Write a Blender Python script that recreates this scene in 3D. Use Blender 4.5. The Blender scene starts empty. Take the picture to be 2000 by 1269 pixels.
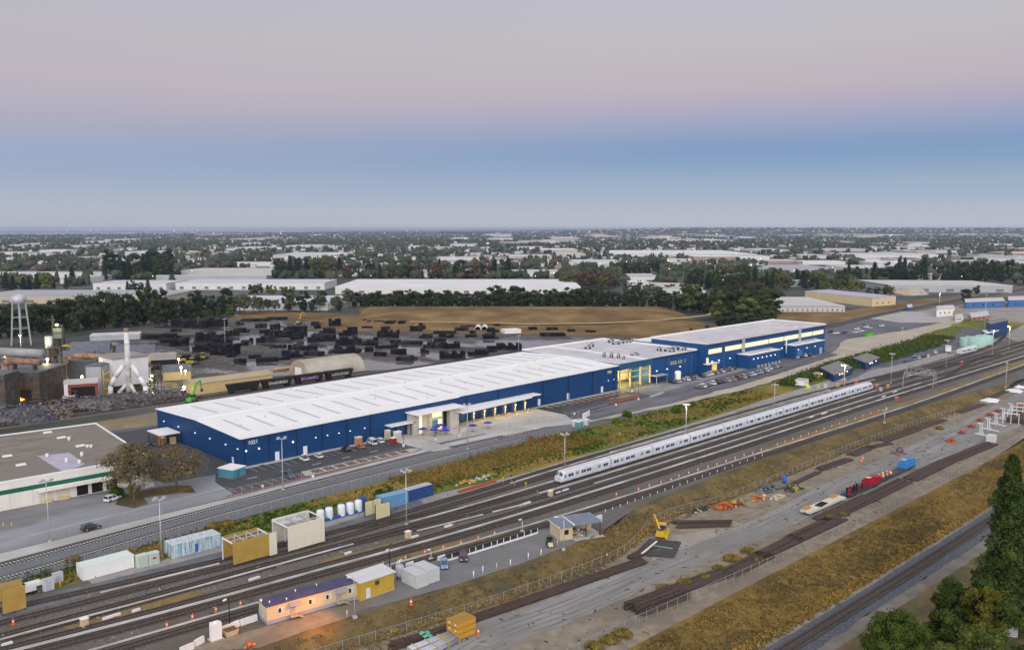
import bpy, bmesh, math, random
import numpy as np
from mathutils import Vector, Matrix, noise
rnd = random.Random(7)
S = bpy.context.scene
COL = S.collection
R = math.radians
# ---------------------------------------------------------------- camera
H, FPX, YH, CY = 74.0, 1700.0, 445.0, 634.5
PT = math.atan((CY - YH) / FPX)
AZ = R(44.5)
cam = bpy.data.cameras.new('camera'); co = bpy.data.objects.new('camera', cam); COL.objects.link(co)
co.location = (0, 0, H); co.rotation_euler = (math.pi / 2 - PT, 0, -AZ)
cam.sensor_width = 36; cam.lens = 36 * FPX / 2000; cam.clip_start = 1; cam.clip_end = 200000
S.camera = co
# ---------------------------------------------------------------- sky, light, exposure
S.view_settings.view_transform = 'Standard'; S.view_settings.look = 'None'
S.view_settings.exposure = 0.0; S.view_settings.gamma = 1.0
SUN_EL = R(4.0)
FW = Vector((math.sin(AZ), math.cos(AZ), 0))          # the way the camera looks, level
W = bpy.data.worlds.new("World"); S.world = W; W.use_nodes = True
nt = W.node_tree; N = nt.nodes; LK = nt.links; N.clear()
tc = N.new('ShaderNodeTexCoord'); sx = N.new('ShaderNodeSeparateXYZ'); LK.new(tc.outputs['Generated'], sx.inputs[0])
ramp = N.new('ShaderNodeValToRGB'); LK.new(sx.outputs['Z'], ramp.inputs[0])
def s2l(c): return tuple((x / 255 / 12.92 if x / 255 < .04045 else ((x / 255 + .055) / 1.055) ** 2.4) for x in c)
ZST = (0.0, .003, .015, .026, .038, .050, .061, .072, .084, .092, .112, .131, .150, .193, .24)
LEFT = ((170, 177, 191), (173, 180, 194), (174, 181, 197), (168, 179, 199), (160, 174, 198), (152, 168, 197), (148, 165, 197), (147, 163, 197), (152, 164, 195), (157, 164, 191), (169, 166, 187), (179, 171, 186), (184, 174, 186), (184, 178, 186), (180, 178, 193))
RGHT = ((178, 184, 196), (180, 186, 198), (175, 184, 200), (165, 179, 199), (153, 172, 198), (146, 168, 196), (134, 160, 194), (124, 154, 192), (119, 149, 191), (125, 149, 190), (149, 157, 191), (171, 164, 188), (184, 172, 184), (188, 182, 187), (186, 183, 196))
UP = ((.5, (190, 189, 200)), (1.0, (204, 204, 214)))
def fill(rp, cols):
    el = rp.color_ramp.elements; st = list(zip(ZST, cols)) + list(UP)
    while len(el) < len(st): el.new(.5)
    for e, (p, c) in zip(el, st): e.position = p; e.color = (*s2l(c), 1)
ramp2 = N.new('ShaderNodeValToRGB'); LK.new(sx.outputs['Z'], ramp2.inputs[0]); fill(ramp, LEFT); fill(ramp2, RGHT)
rd = N.new('ShaderNodeVectorMath'); rd.operation = 'DOT_PRODUCT'; LK.new(tc.outputs['Generated'], rd.inputs[0]); rd.inputs[1].default_value = (math.cos(AZ), -math.sin(AZ), 0)
rm = N.new('ShaderNodeMapRange'); LK.new(rd.outputs['Value'], rm.inputs[0]); rm.inputs[1].default_value = -.5; rm.inputs[2].default_value = .2
lr = N.new('ShaderNodeMix'); lr.data_type = 'RGBA'; LK.new(rm.outputs[0], lr.inputs[0]); LK.new(ramp.outputs[0], lr.inputs[6]); LK.new(ramp2.outputs[0], lr.inputs[7])
# the half of the sky behind the camera holds the brighter dawn glow
dt = N.new('ShaderNodeVectorMath'); dt.operation = 'DOT_PRODUCT'; LK.new(tc.outputs['Generated'], dt.inputs[0]); dt.inputs[1].default_value = tuple(-FW)
mr = N.new('ShaderNodeMapRange'); LK.new(dt.outputs['Value'], mr.inputs[0]); mr.inputs[1].default_value = -.25; mr.inputs[2].default_value = 1.0; mr.inputs[3].default_value = 0; mr.inputs[4].default_value = 1
gl = N.new('ShaderNodeMix'); gl.data_type = 'RGBA'; LK.new(mr.outputs[0], gl.inputs[0])
gl.inputs[6].default_value = (1, 1, 1, 1); gl.inputs[7].default_value = (3.75, 3.64, 3.38, 1)
ml = N.new('ShaderNodeMix'); ml.data_type = 'RGBA'; ml.blend_type = 'MULTIPLY'; ml.inputs[0].default_value = 1
LK.new(lr.outputs[2], ml.inputs[6]); LK.new(gl.outputs[2], ml.inputs[7])
sky = N.new('ShaderNodeTexSky'); sky.sky_type = 'NISHITA'; sky.sun_disc = False
sky.sun_elevation = SUN_EL; sky.sun_rotation = AZ + math.pi
b1 = N.new('ShaderNodeBackground'); LK.new(ml.outputs[2], b1.inputs[0]); b1.inputs[1].default_value = 1.0
b2 = N.new('ShaderNodeBackground'); LK.new(sky.outputs[0], b2.inputs[0]); b2.inputs[1].default_value = 0.014
ad = N.new('ShaderNodeAddShader'); LK.new(b1.outputs[0], ad.inputs[0]); LK.new(b2.outputs[0], ad.inputs[1])
wo = N.new('ShaderNodeOutputWorld'); LK.new(ad.outputs[0], wo.inputs[0])
sl = bpy.data.lights.new('sun', 'SUN'); sl.energy = 1.0; sl.angle = R(25); sl.color = (1, .95, .89)
so = bpy.data.objects.new('sun', sl); COL.objects.link(so)
sd = -(FW * math.cos(R(24)) - Vector((0, 0, 1)) * math.sin(R(24)))   # soft glow from above and behind the camera
so.rotation_euler = sd.to_track_quat('Z', 'Y').to_euler(); so.location = (0, -50, 120)
# ---------------------------------------------------------------- helpers
def g(x, y, z=0.0):
    """photo pixel -> the point of the level z it shows (world metres)"""
    d0, d2 = x - 1000.0, -(y - CY)
    Y = FPX * math.cos(PT) + d2 * math.sin(PT); Z = -FPX * math.sin(PT) + d2 * math.cos(PT)
    t = -(H - z) / Z; X = d0 * t; Y *= t
    return Vector((X * math.cos(AZ) + Y * math.sin(AZ), -X * math.sin(AZ) + Y * math.cos(AZ), z))
def depth(p): return p[0] * FW.x + p[1] * FW.y
def hpx(px, p): return px * depth(p) / FPX            # height in metres of px photo pixels at p

MATS = {}
def mat(name, c1, c2=None, sc=1.0, rough=.8, metal=0.0, spec=.3, det=5, lo=.35, hi=.65, c3=None, sc3=.05, bump=0.0, em=None, es=0, st=(1, 1, 1), alpha=1.0, wave=None, rot=0, leaf=0.0, obr=0.0):
    if name in MATS: return MATS[name]
    m = bpy.data.materials.new(name); m.use_nodes = True; n = m.node_tree.nodes; l = m.node_tree.links
    b = n['Principled BSDF']; b.inputs['Roughness'].default_value = rough; b.inputs['Metallic'].default_value = metal
    b.inputs['Specular IOR Level'].default_value = spec
    b.inputs['Base Color'].default_value = (*c1, 1)
    if c2 or wave or c3:
        t = n.new('ShaderNodeTexCoord'); mp = n.new('ShaderNodeMapping'); l.new(t.outputs['Object'], mp.inputs[0])
        mp.inputs['Scale'].default_value = st; mp.inputs['Rotation'].default_value = (0, 0, rot)
        out = None
        if c2:
            no = n.new('ShaderNodeTexNoise'); l.new(mp.outputs[0], no.inputs[0]); no.inputs['Scale'].default_value = sc; no.inputs['Detail'].default_value = det; no.inputs['Roughness'].default_value = .65
            r = n.new('ShaderNodeValToRGB'); l.new(no.outputs[0], r.inputs[0])
            r.color_ramp.elements[0].position = lo; r.color_ramp.elements[0].color = (*c1, 1); r.color_ramp.elements[1].position = hi; r.color_ramp.elements[1].color = (*c2, 1)
            out = r.outputs[0]
            if bump:
                bp = n.new('ShaderNodeBump'); bp.inputs['Strength'].default_value = bump; l.new(no.outputs[0], bp.inputs['Height']); l.new(bp.outputs[0], b.inputs['Normal'])
        if c3:
            n3 = n.new('ShaderNodeTexNoise'); l.new(t.outputs['Object'], n3.inputs[0]); n3.inputs['Scale'].default_value = sc3; n3.inputs['Detail'].default_value = 3
            r3 = n.new('ShaderNodeValToRGB'); l.new(n3.outputs[0], r3.inputs[0]); r3.color_ramp.elements[0].position = .47; r3.color_ramp.elements[1].position = .64
            mx = n.new('ShaderNodeMix'); mx.data_type = 'RGBA'; l.new(r3.outputs[0], mx.inputs[0])
            if out: l.new(out, mx.inputs[6])
            else: mx.inputs[6].default_value = (*c1, 1)
            mx.inputs[7].default_value = (*c3, 1); out = mx.outputs[2]
        if wave:                                       # corrugation: (scale, depth) along x
            wv = n.new('ShaderNodeTexWave'); l.new(t.outputs['Object'], wv.inputs[0]); wv.inputs['Scale'].default_value = wave[0]
            if len(wave) > 2: wv.bands_direction = wave[2]
            bp = n.new('ShaderNodeBump'); bp.inputs['Strength'].default_value = wave[1]; bp.inputs['Distance'].default_value = .1
            l.new(wv.outputs['Fac'], bp.inputs['Height']); l.new(bp.outputs[0], b.inputs['Normal'])
        if obr and out:
            oi = n.new('ShaderNodeObjectInfo'); hs = n.new('ShaderNodeHueSaturation'); l.new(out, hs.inputs['Color'])
            m1 = n.new('ShaderNodeMapRange'); l.new(oi.outputs['Random'], m1.inputs[0]); m1.inputs[3].default_value = 1 - obr; m1.inputs[4].default_value = 1 + obr
            l.new(m1.outputs[0], hs.inputs['Value'])
            m2 = n.new('ShaderNodeMapRange'); l.new(oi.outputs['Random'], m2.inputs[0]); m2.inputs[3].default_value = .5 + obr * .06; m2.inputs[4].default_value = .5 - obr * .06
            l.new(m2.outputs[0], hs.inputs['Hue']); out = hs.outputs[0]
        if out: l.new(out, b.inputs['Base Color'])
    if em: b.inputs['Emission Color'].default_value = (*em, 1); b.inputs['Emission Strength'].default_value = es
    if alpha < 1: b.inputs['Alpha'].default_value = alpha
    MATS[name] = m; return m

class MB:
    def __init__(s): s.v = []; s.f = []; s.m = []; s.cur = 0; s.sm = []; s.smooth = False
    def poly(s, pts):
        i = len(s.v); s.v += [tuple(p) for p in pts]; s.f.append(tuple(range(i, i + len(pts)))); s.m.append(s.cur); s.sm.append(s.smooth); return s
    def faces(s, vs, fs):
        i = len(s.v); s.v += [tuple(p) for p in vs]
        for f in fs: s.f.append(tuple(i + k for k in f)); s.m.append(s.cur); s.sm.append(s.smooth)
        return s
    def hexa(s, p):                                   # 4 bottom then 4 top, counter-clockwise from above
        return s.faces(p, [(3, 2, 1, 0), (4, 5, 6, 7), (0, 1, 5, 4), (1, 2, 6, 5), (2, 3, 7, 6), (3, 0, 4, 7)])
    def box(s, x0, y0, z0, x1, y1, z1):
        return s.hexa([(x0, y0, z0), (x1, y0, z0), (x1, y1, z0), (x0, y1, z0), (x0, y0, z1), (x1, y0, z1), (x1, y1, z1), (x0, y1, z1)])
    def cbox(s, cx, cy, cz, dx, dy, dz, rz=0, tilt=None):
        M = Matrix.Translation((cx, cy, cz)) @ Matrix.Rotation(rz, 4, 'Z')
        if tilt: M = M @ Matrix.Rotation(tilt[0], 4, tilt[1])
        q = [(-1, -1, -1), (1, -1, -1), (1, 1, -1), (-1, 1, -1), (-1, -1, 1), (1, -1, 1), (1, 1, 1), (-1, 1, 1)]
        return s.hexa([M @ Vector((a * dx / 2, b * dy / 2, c * dz / 2)) for a, b, c in q])
    def prism(s, pts, z0, z1):
        n = len(pts); z0 = z0 if isinstance(z0, (list, tuple)) else [z0] * n; z1 = z1 if isinstance(z1, (list, tuple)) else [z1] * n
        vs = [(p[0], p[1], z) for p, z in zip(pts, z0)] + [(p[0], p[1], z) for p, z in zip(pts, z1)]
        return s.faces(vs, [tuple(range(n - 1, -1, -1)), tuple(range(n, 2 * n))] + [(i, (i + 1) % n, n + (i + 1) % n, n + i) for i in range(n)])
    def extr(s, prof, x0, x1, ax='x'):                # a (y,z) outline run along x (or (x,z) along y)
        n = len(prof)
        if ax == 'x': vs = [(x0, a, b) for a, b in prof] + [(x1, a, b) for a, b in prof]
        else: vs = [(a, x0, b) for a, b in prof] + [(a, x1, b) for a, b in prof]
        return s.faces(vs, [tuple(range(n - 1, -1, -1)), tuple(range(n, 2 * n))] + [(i, (i + 1) % n, n + (i + 1) % n, n + i) for i in range(n)])
    def cyl(s, p0, p1, r0, r1=None, n=8, cap=True):
        r1 = r0 if r1 is None else r1; p0 = Vector(p0); p1 = Vector(p1); d = (p1 - p0).normalized()
        a = d.cross(Vector((0, 0, 1)) if abs(d.z) < .9 else Vector((1, 0, 0))).normalized(); b = d.cross(a)
        vs = []
        for p, r in ((p0, r0), (p1, r1)):
            for k in range(n): t = 2 * math.pi * k / n; vs.append(p + (a * math.cos(t) + b * math.sin(t)) * r)
        fs = [(i, (i + 1) % n, n + (i + 1) % n, n + i) for i in range(n)]
        if cap: fs += [tuple(range(n - 1, -1, -1)), tuple(range(n, 2 * n))]
        o = s.smooth; s.smooth = n > 5; s.faces(vs, fs); s.smooth = o; return s
    def tube(s, pts, r, n=6):
        for a, b in zip(pts[:-1], pts[1:]): s.cyl(a, b, r, r, n)
        return s
    def beam(s, p0, p1, w, h=None):
        h = h or w; p0 = Vector(p0); p1 = Vector(p1); d = (p1 - p0).normalized()
        a = d.cross(Vector((0, 0, 1)) if abs(d.z) < .95 else Vector((1, 0, 0))).normalized() * w / 2; b = d.cross(a).normalized() * h / 2
        vs = [p0 - a - b, p0 + a - b, p0 + a + b, p0 - a + b, p1 - a - b, p1 + a - b, p1 + a + b, p1 - a + b]
        return s.faces(vs, [(3, 2, 1, 0), (4, 5, 6, 7), (0, 1, 5, 4), (1, 2, 6, 5), (2, 3, 7, 6), (3, 0, 4, 7)])
    def lathe(s, prof, n=16, c=(0, 0, 0)):
        vs = []; fs = []
        for r, z in prof:
            for k in range(n): t = 2 * math.pi * k / n; vs.append((c[0] + r * math.cos(t), c[1] + r * math.sin(t), c[2] + z))
        for j in range(len(prof) - 1):
            for k in range(n): fs.append((j * n + k, j * n + (k + 1) % n, (j + 1) * n + (k + 1) % n, (j + 1) * n + k))
        o = s.smooth; s.smooth = True; s.faces(vs, fs); s.smooth = o; return s
    def blob(s, c, rad, seed=0, sub=2, j=.25, flat=0):
        vs, fs = ICO[sub]; vv = []
        for v in vs:
            k = 1 + j * noise.noise(Vector(v) * 1.7 + Vector((seed * 3.1, seed * 1.7, 0))) * 2
            vv.append((c[0] + v[0] * rad[0] * k, c[1] + v[1] * rad[1] * k, c[2] + v[2] * rad[2] * k))
        return s.faces(vv, fs)
    def leaf(s, c, sz, rg):
        a = Vector((rg.gauss(0, 1), rg.gauss(0, 1), rg.gauss(0, 1))).normalized(); b = a.orthogonal().normalized(); b.rotate(Matrix.Rotation(rg.random() * 6.28, 3, a)); d = a.cross(b)
        c = Vector(c); b *= sz * rg.uniform(.6, 1.2); d *= sz * rg.uniform(.5, 1)
        i = len(s.v); s.v += [tuple(c - b), tuple(c + d * .8), tuple(c + b), tuple(c - d * .8)]; s.f.append((i, i + 1, i + 2, i + 3)); s.m.append(s.cur); s.sm.append(False)
    def mesh(s, name, mats):
        me = bpy.data.meshes.new(name); me.from_pydata(s.v, [], s.f)
        for m in (mats if isinstance(mats, (list, tuple)) else [mats]): me.materials.append(m)
        if any(s.m): me.polygons.foreach_set('material_index', s.m)
        if any(s.sm): me.polygons.foreach_set('use_smooth', s.sm)
        me.update(); return me
    def build(s, name, mats, parent=None, loc=(0, 0, 0), rz=0):
        o = bpy.data.objects.new(name, s.mesh(name, mats)); COL.objects.link(o); o.location = loc; o.rotation_euler = (0, 0, rz)
        if parent: o.parent = parent
        return o
def _ico(n):
    b = bmesh.new(); bmesh.ops.create_icosphere(b, subdivisions=n, radius=1); r = ([tuple(v.co) for v in b.verts], [tuple(v.index for v in f.verts) for f in b.faces]); b.free(); return r
ICO = {1: _ico(1), 2: _ico(2), 3: _ico(3)}
def tag(o, label, cat, group=None):
    o['label'] = label; o['category'] = cat
    if group: o['group'] = group
    return o
def thing(name, label, cat, loc=(0, 0, 0), rz=0, group=None):
    o = bpy.data.objects.new(name, None); COL.objects.link(o); o.location = loc; o.rotation_euler = (0, 0, rz); o.empty_display_size = .3
    return tag(o, label, cat, group)
def struct(o): o['kind'] = 'structure'; return o
def stuff(o): o['kind'] = 'stuff'; return o
def dup(root, loc, rz=None, label=None, group=None, sc=None):
    def cp(o, par):
        c = o.copy(); COL.objects.link(c); c.parent = par
        for ch in KIDS.get(o.name) or list(o.children): cp(ch, c)
        return c
    r = cp(root, None); r.location = loc
    if rz is not None: r.rotation_euler = (0, 0, rz)
    if label: r['label'] = label
    if group: r['group'] = group
    if sc: r.scale = sc if isinstance(sc, tuple) else (sc, sc, sc)
    return r
KIDS = {}
def lerp(a, b, t): return a + (b - a) * t
def terp(x, tab):
    if x <= tab[0][0]: return tab[0][1]
    for (a, p), (b, q) in zip(tab[:-1], tab[1:]):
        if x <= b: return p + (q - p) * (x - a) / (b - a)
    return tab[-1][1]
def smooth(pts, step=3.0):
    pts = [Vector((p[0], p[1], 0)) for p in pts]; q = [pts[0] * 2 - pts[1]] + pts + [pts[-1] * 2 - pts[-2]]; out = []
    for i in range(1, len(q) - 2):
        a, b, c, d = q[i - 1:i + 3]; n = max(1, int((c - b).length / step))
        for k in range(n):
            t = k / n; out.append(.5 * (2 * b + (c - a) * t + (2 * a - 5 * b + 4 * c - d) * t * t + (-a + 3 * b - 3 * c + d) * t ** 3))
    out.append(pts[-1]); return out
# ---------------------------------------------------------------- terrain heights
ZS = -2.5                                              # storage strip lies below the rail yard
TB = [(-200, 141), (60, 137), (89, 135.6), (129, 131), (165, 131.5), (180, 137.5), (254, 139.0), (400, 133.5), (477, 125), (700, 118), (1200, 110)]
TF = sorted((p.x, p.y) for p in (g(x, y, ZS) for x, y in ((420, 1345), (680, 1268), (1000, 1168), (1210, 1085), (1290, 1015), (1450, 965), (1700, 862), (1870, 802), (1995, 747))))
TF = [(-200, TF[0][1])] + TF + [(1200, TF[-1][1])]
def tz(u, v):
    a = terp(u, TB); b = min(terp(u, TF), a - 3)
    if v >= a: z = 0.0
    elif v <= b: z = ZS
    else:
        t = (v - b) / (a - b); z = ZS * (1 - t * t * (3 - 2 * t)) + .35 * math.sin(t * math.pi) * noise.noise(Vector((u * .15, v * .2, 0)))
    if 77 < v < 92: z += .5 * min(1, (92 - v) / 4) * min(1, (v - 77) / 4) * (noise.noise(Vector((u * .06, v * .08, 3))) + .6)
    return z
# ---------------------------------------------------------------- setting
GR = {}
def jit(pts, amt, step, sd=0):
    out = []
    for (a, b) in zip(pts, pts[1:] + pts[:1]):
        a = Vector((a[0], a[1])); b = Vector((b[0], b[1])); L = (b - a).length; n = max(1, int(L / step)); nr = Vector((-(b - a).y, (b - a).x)) / max(L, 1e-6)
        for k in range(n):
            t = k / n; p = a.lerp(b, t); w = min(1, 4 * t * (1 - t) + .15)
            out.append(p + nr * amt * w * noise.noise(Vector((p.x * .9 / step, p.y * .9 / step, sd * 7.7))) * 2)
    return out
def sheet(name, pts, m, dz, amt=0, step=4, grid=0, flat=None):
    pts = [Vector((p[0], p[1])) for p in pts]
    if flat == 0: pts = [Vector((p.x, max(p.y, terp(p.x, TB) + .1))) for p in pts]
    if amt: pts = jit(pts, amt, step, len(pts) + dz * 100)
    b = bmesh.new(); f = b.faces.new([b.verts.new((p.x, p.y, 0)) for p in pts]); f.normal_update()
    if f.normal.z < 0: f.normal_flip()
    bmesh.ops.triangulate(b, faces=b.faces[:])
    if grid:
        x0 = min(p.x for p in pts); x1 = max(p.x for p in pts); y0 = min(p.y for p in pts); y1 = max(p.y for p in pts)
        for ax, lo, hi in ((0, x0, x1), (1, y0, y1)):
            k = lo + grid * (1 if ax else 2)
            while k < hi:
                bmesh.ops.bisect_plane(b, geom=b.verts[:] + b.edges[:] + b.faces[:], plane_co=(k, k, 0), plane_no=(1, 0, 0) if ax == 0 else (0, 1, 0)); k += grid * (1 if ax else 2)
    for v in b.verts: v.co.z = (tz(v.co.x, v.co.y) if flat is None else flat) + dz
    me = bpy.data.meshes.new(name); b.to_mesh(me); b.free(); me.materials.append(m)
    o = bpy.data.objects.new(name, me); COL.objects.link(o); return struct(o)
M_city = mat('city_ground', (.025, .035, .025), (.07, .075, .06), .02, c3=(.11, .11, .11), sc3=.008, det=10)
M_grass = mat('dry_grass', (.14, .093, .03), (.235, .155, .046), .3, rough=.95, spec=.1, c3=(.105, .075, .028), sc3=.10, det=10, bump=.6)
M_slope = mat('slope_grass', (.105, .08, .036), (.185, .135, .06), .3, rough=.95, spec=.1, c3=(.085, .075, .042), sc3=.09, det=10, bump=.6)
M_field = mat('field_grass', (.135, .09, .042), (.265, .18, .085), .045, rough=.95, spec=.05, c3=(.13, .082, .04), sc3=.02, det=15, st=(1, 1, 1))
M_bank = mat('bank_grass', (.05, .085, .015), (.15, .17, .035), .25, rough=.95, spec=.1, c3=(.26, .18, .05), sc3=.028, det=8, bump=.5)
M_ball = mat('ballast', (.075, .07, .064), (.18, .17, .155), 1.6, rough=.95, spec=.15, c3=(.115, .10, .08), sc3=.05, det=12, bump=.4)
M_bal2 = mat('grey_ballast', (.10, .107, .118), (.20, .21, .225), 1.8, rough=.95, spec=.15, c3=(.14, .147, .157), sc3=.08, det=12, bump=.4)
M_dirt = mat('dirt', (.155, .13, .095), (.30, .26, .195), .35, rough=.95, spec=.1, c3=(.18, .155, .12), sc3=.07, det=15, lo=.3, hi=.7)
M_grav = mat('gravel_road', (.165, .162, .155), (.30, .295, .28), .16, rough=.9, spec=.15, c3=(.20, .19, .17), sc3=.05, det=15, st=(.35, 2.2, 1), lo=.3, hi=.7)
M_asph = mat('asphalt', (.045, .047, .052), (.085, .087, .092), .12, rough=.75, spec=.25, c3=(.06, .062, .068), sc3=.04, det=12)
M_asph2 = mat('worn_asphalt', (.16, .165, .175), (.27, .275, .285), .11, rough=.85, spec=.2, c3=(.15, .145, .135), sc3=.035, det=12, st=(.5, 1.4, 1))
M_asph3 = mat('road_asphalt', (.085, .09, .105), (.15, .155, .175), .1, rough=.75, spec=.25, c3=(.09, .095, .11), sc3=.03, det=12, st=(.4, 1.6, 1))
M_conc = mat('concrete', (.36, .345, .31), (.52, .50, .46), .12, rough=.85, c3=(.40, .385, .35), sc3=.06, det=10)
M_sand = mat('sandy_lot', (.33, .29, .22), (.46, .41, .33), .06, rough=.95, spec=.1, c3=(.37, .335, .28), sc3=.02, det=10)
M_plant = mat('plant_dirt', (.09, .08, .065), (.22, .19, .15), .12, rough=.9, c3=(.07, .065, .06), sc3=.04, det=10)
M_white = mat('road_paint', (.72, .72, .70), (.5, .5, .48), 2.0, rough=.7)
M_redp = mat('red_kerb_paint', (.36, .05, .045), (.24, .06, .05), 1.0, rough=.7)
# wet storage yard: damp asphalt whose puddles mirror the sky
def wet():
    m = mat('wet_asphalt', (.055, .053, .05), (.12, .112, .10), .05, spec=.5, det=8); n = m.node_tree.nodes; l = m.node_tree.links; b = n['Principled BSDF']
    t = n.new('ShaderNodeTexCoord'); mp = n.new('ShaderNodeMapping'); l.new(t.outputs['Object'], mp.inputs[0]); mp.inputs['Scale'].default_value = (1.5, .6, 1); mp.inputs['Rotation'].default_value = (0, 0, .5)
    no = n.new('ShaderNodeTexNoise'); l.new(mp.outputs[0], no.inputs[0]); no.inputs['Scale'].default_value = .018; no.inputs['Detail'].default_value = 6
    r = n.new('ShaderNodeMapRange'); l.new(no.outputs[0], r.inputs[0]); r.inputs[1].default_value = .47; r.inputs[2].default_value = .53; r.inputs[3].default_value = .05; r.inputs[4].default_value = .8; l.new(r.outputs[0], b.inputs['Roughness'])
    r2 = n.new('ShaderNodeMapRange'); l.new(no.outputs[0], r2.inputs[0]); r2.inputs[1].default_value = .47; r2.inputs[2].default_value = .53; r2.inputs[3].default_value = 1; r2.inputs[4].default_value = .12; l.new(r2.outputs[0], b.inputs['Specular IOR Level'])
    return m
M_wet = wet()
# the ground: one sheet to the horizon, finely stepped where it slopes
us = [-30000, -6000, -900, -200] + list(range(-60, 700, 12)) + [760, 900, 1200, 2500, 8000, 30000]
vs_ = [-30000, -3000, -400, -60, 0, 30, 50] + [60 + 2.5 * k for k in range(37)] + [170, 220, 400, 900, 3000, 9000, 30000]
mb = MB(); nv = len(vs_)
for u in us:
    for v in vs_: mb.v.append((u, v, tz(u, v) - (.9 if v < 150 and -60 <= u <= 760 else .03)))
for i in range(len(us) - 1):
    for j in range(nv - 1): mb.f.append((i * nv + j, (i + 1) * nv + j, (i + 1) * nv + j + 1, i * nv + j + 1)); mb.m.append(0); mb.sm.append(True)
struct(mb.build('ground', M_city))
Q = lambda *p: [(v.x, v.y) for v in p]
def P(z, *xy): return [tuple(g(x, y, z)[:2]) for x, y in xy]
# bay water and mud flats at the skyline
M_wat = mat('bay_water', (.12, .15, .2), rough=.12, spec=.6)
sheet('bay_water', P(0, (-300, 449.2), (1080, 449.4), (1040, 450.4), (600, 451), (700, 453.2), (470, 454.2), (300, 457.2), (-300, 460)), M_wat, .3)
sheet('mud_flat', P(0, (-300, 454.2), (260, 451.8), (620, 451.4), (460, 452.6), (-300, 456.2)), mat('mud', (.09, .08, .08), (.16, .14, .14), .002), .6)
def HZ(a_, zz):
    hh = terp(zz, [(10500, 0), (11500, .5), (12500, 1), (13500, 1), (15000, 0)]); k_ = min(1, max(0, (a_ + .02) / .22)); return hh * (k_ * 62 + 4) + (5 * noise.noise(Vector((a_ * 60, zz * .001, 0))) + 3 * noise.noise(Vector((a_ * 190, 0, 5)))) * (1 if hh else 0) - 1
mb = MB(); nx = 160
for j, (zz, hh) in enumerate(((10500, 0), (11500, .5), (12500, 1), (13500, 1), (15000, 0))):
    for i in range(nx + 1): a_ = -.15 + .95 * i / nx; X = a_ * zz; mb.v.append((X * math.cos(AZ) + zz * FW.x, -X * math.sin(AZ) + zz * FW.y, HZ(a_, zz)))
for j in range(4):
    for i in range(nx): q_ = j * (nx + 1) + i; mb.f.append((q_, q_ + 1, q_ + nx + 2, q_ + nx + 1)); mb.m.append(0); mb.sm.append(False)
struct(mb.build('far_hills', mat('wooded_rise', (.018, .026, .022), (.05, .06, .05), .004, det=8)))
# --- rail yard
YB = [(-60, 190), (0, 189.5), (98.7, 189), (178, 181.4), (225, 182.4), (296, 185), (353, 189), (420, 192), (520, 186), (640, 186), (760, 200)]
sheet('rail_yard_ballast', [(-60, 139)] + [(u, terp(u, TB) + .3) for u in range(-50, 760, 15)] + list(reversed(YB)), M_ball, .0, grid=40)
sheet('yard_gravel_path', [(60, 184.5), (100, 183), (140, 179.8), (178, 178), (225, 180.4), (296, 182.2), (360, 183.4), (420, 180), (480, 178), (560, 178), (640, 180), (640, 187), (520, 187), (440, 194), (400, 195), (353, 191.5), (296, 187), (225, 184.6), (178, 184), (140, 185.5), (98.7, 190), (60, 189.5)], mat('yard_gravel', (.20, .195, .185), (.33, .32, .305), .3, rough=.95, det=12, c3=(.26, .25, .24), sc3=.1), .012, .6, 5)
sheet('wash_road', P(0, (-120, 1225), (60, 1165), (200, 1135), (430, 1077), (560, 1045), (640, 1028), (700, 1010), (820, 975), (830, 985), (700, 1025), (640, 1045), (440, 1095), (270, 1138), (60, 1192), (-120, 1250)), mat('wash_asphalt', (.085, .09, .10), (.15, .155, .165), .2, det=10), .02)
sheet('paved_strip', P(0, (690, 1190), (742, 1182), (900, 1140), (1060, 1090), (1130, 1060), (1150, 1035), (1046, 1034), (960, 1058), (860, 1085), (770, 1112), (690, 1150)), mat('strip_asphalt', (.135, .137, .14), (.20, .20, .20), .15, det=12, c3=(.165, .16, .15), sc3=.06), .02, .25, 4, flat=0)
sheet('dirt_shoulder', P(0, (330, 1275), (500, 1228), (600, 1200), (700, 1170), (760, 1160), (700, 1212), (640, 1230), (520, 1275)), M_dirt, .035, .3, 4, flat=0)
gp = mat('yard_weeds', (.24, .16, .055), (.15, .12, .05), .5, rough=.95, det=10)
for k, q in enumerate([((620, 1095), (760, 1060), (960, 1012), (1000, 1012), (800, 1068), (660, 1108)), ((1240, 880), (1400, 832), (1420, 834), (1260, 886)), ((760, 1078), (980, 1040), (990, 1046), (780, 1094)), ((1490, 876), (1700, 806), (1900, 742), (2000, 700), (2010, 714), (1800, 780), (1600, 848), (1500, 884)),
    ((120, 1225), (300, 1172), (420, 1148), (330, 1180), (160, 1232)), ((1400, 818), (1480, 792), (1480, 800), (1410, 826))]):
    sheet('dry_weeds', P(0, *q), gp, .006 + .002 * k, 1.0, 5)
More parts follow.
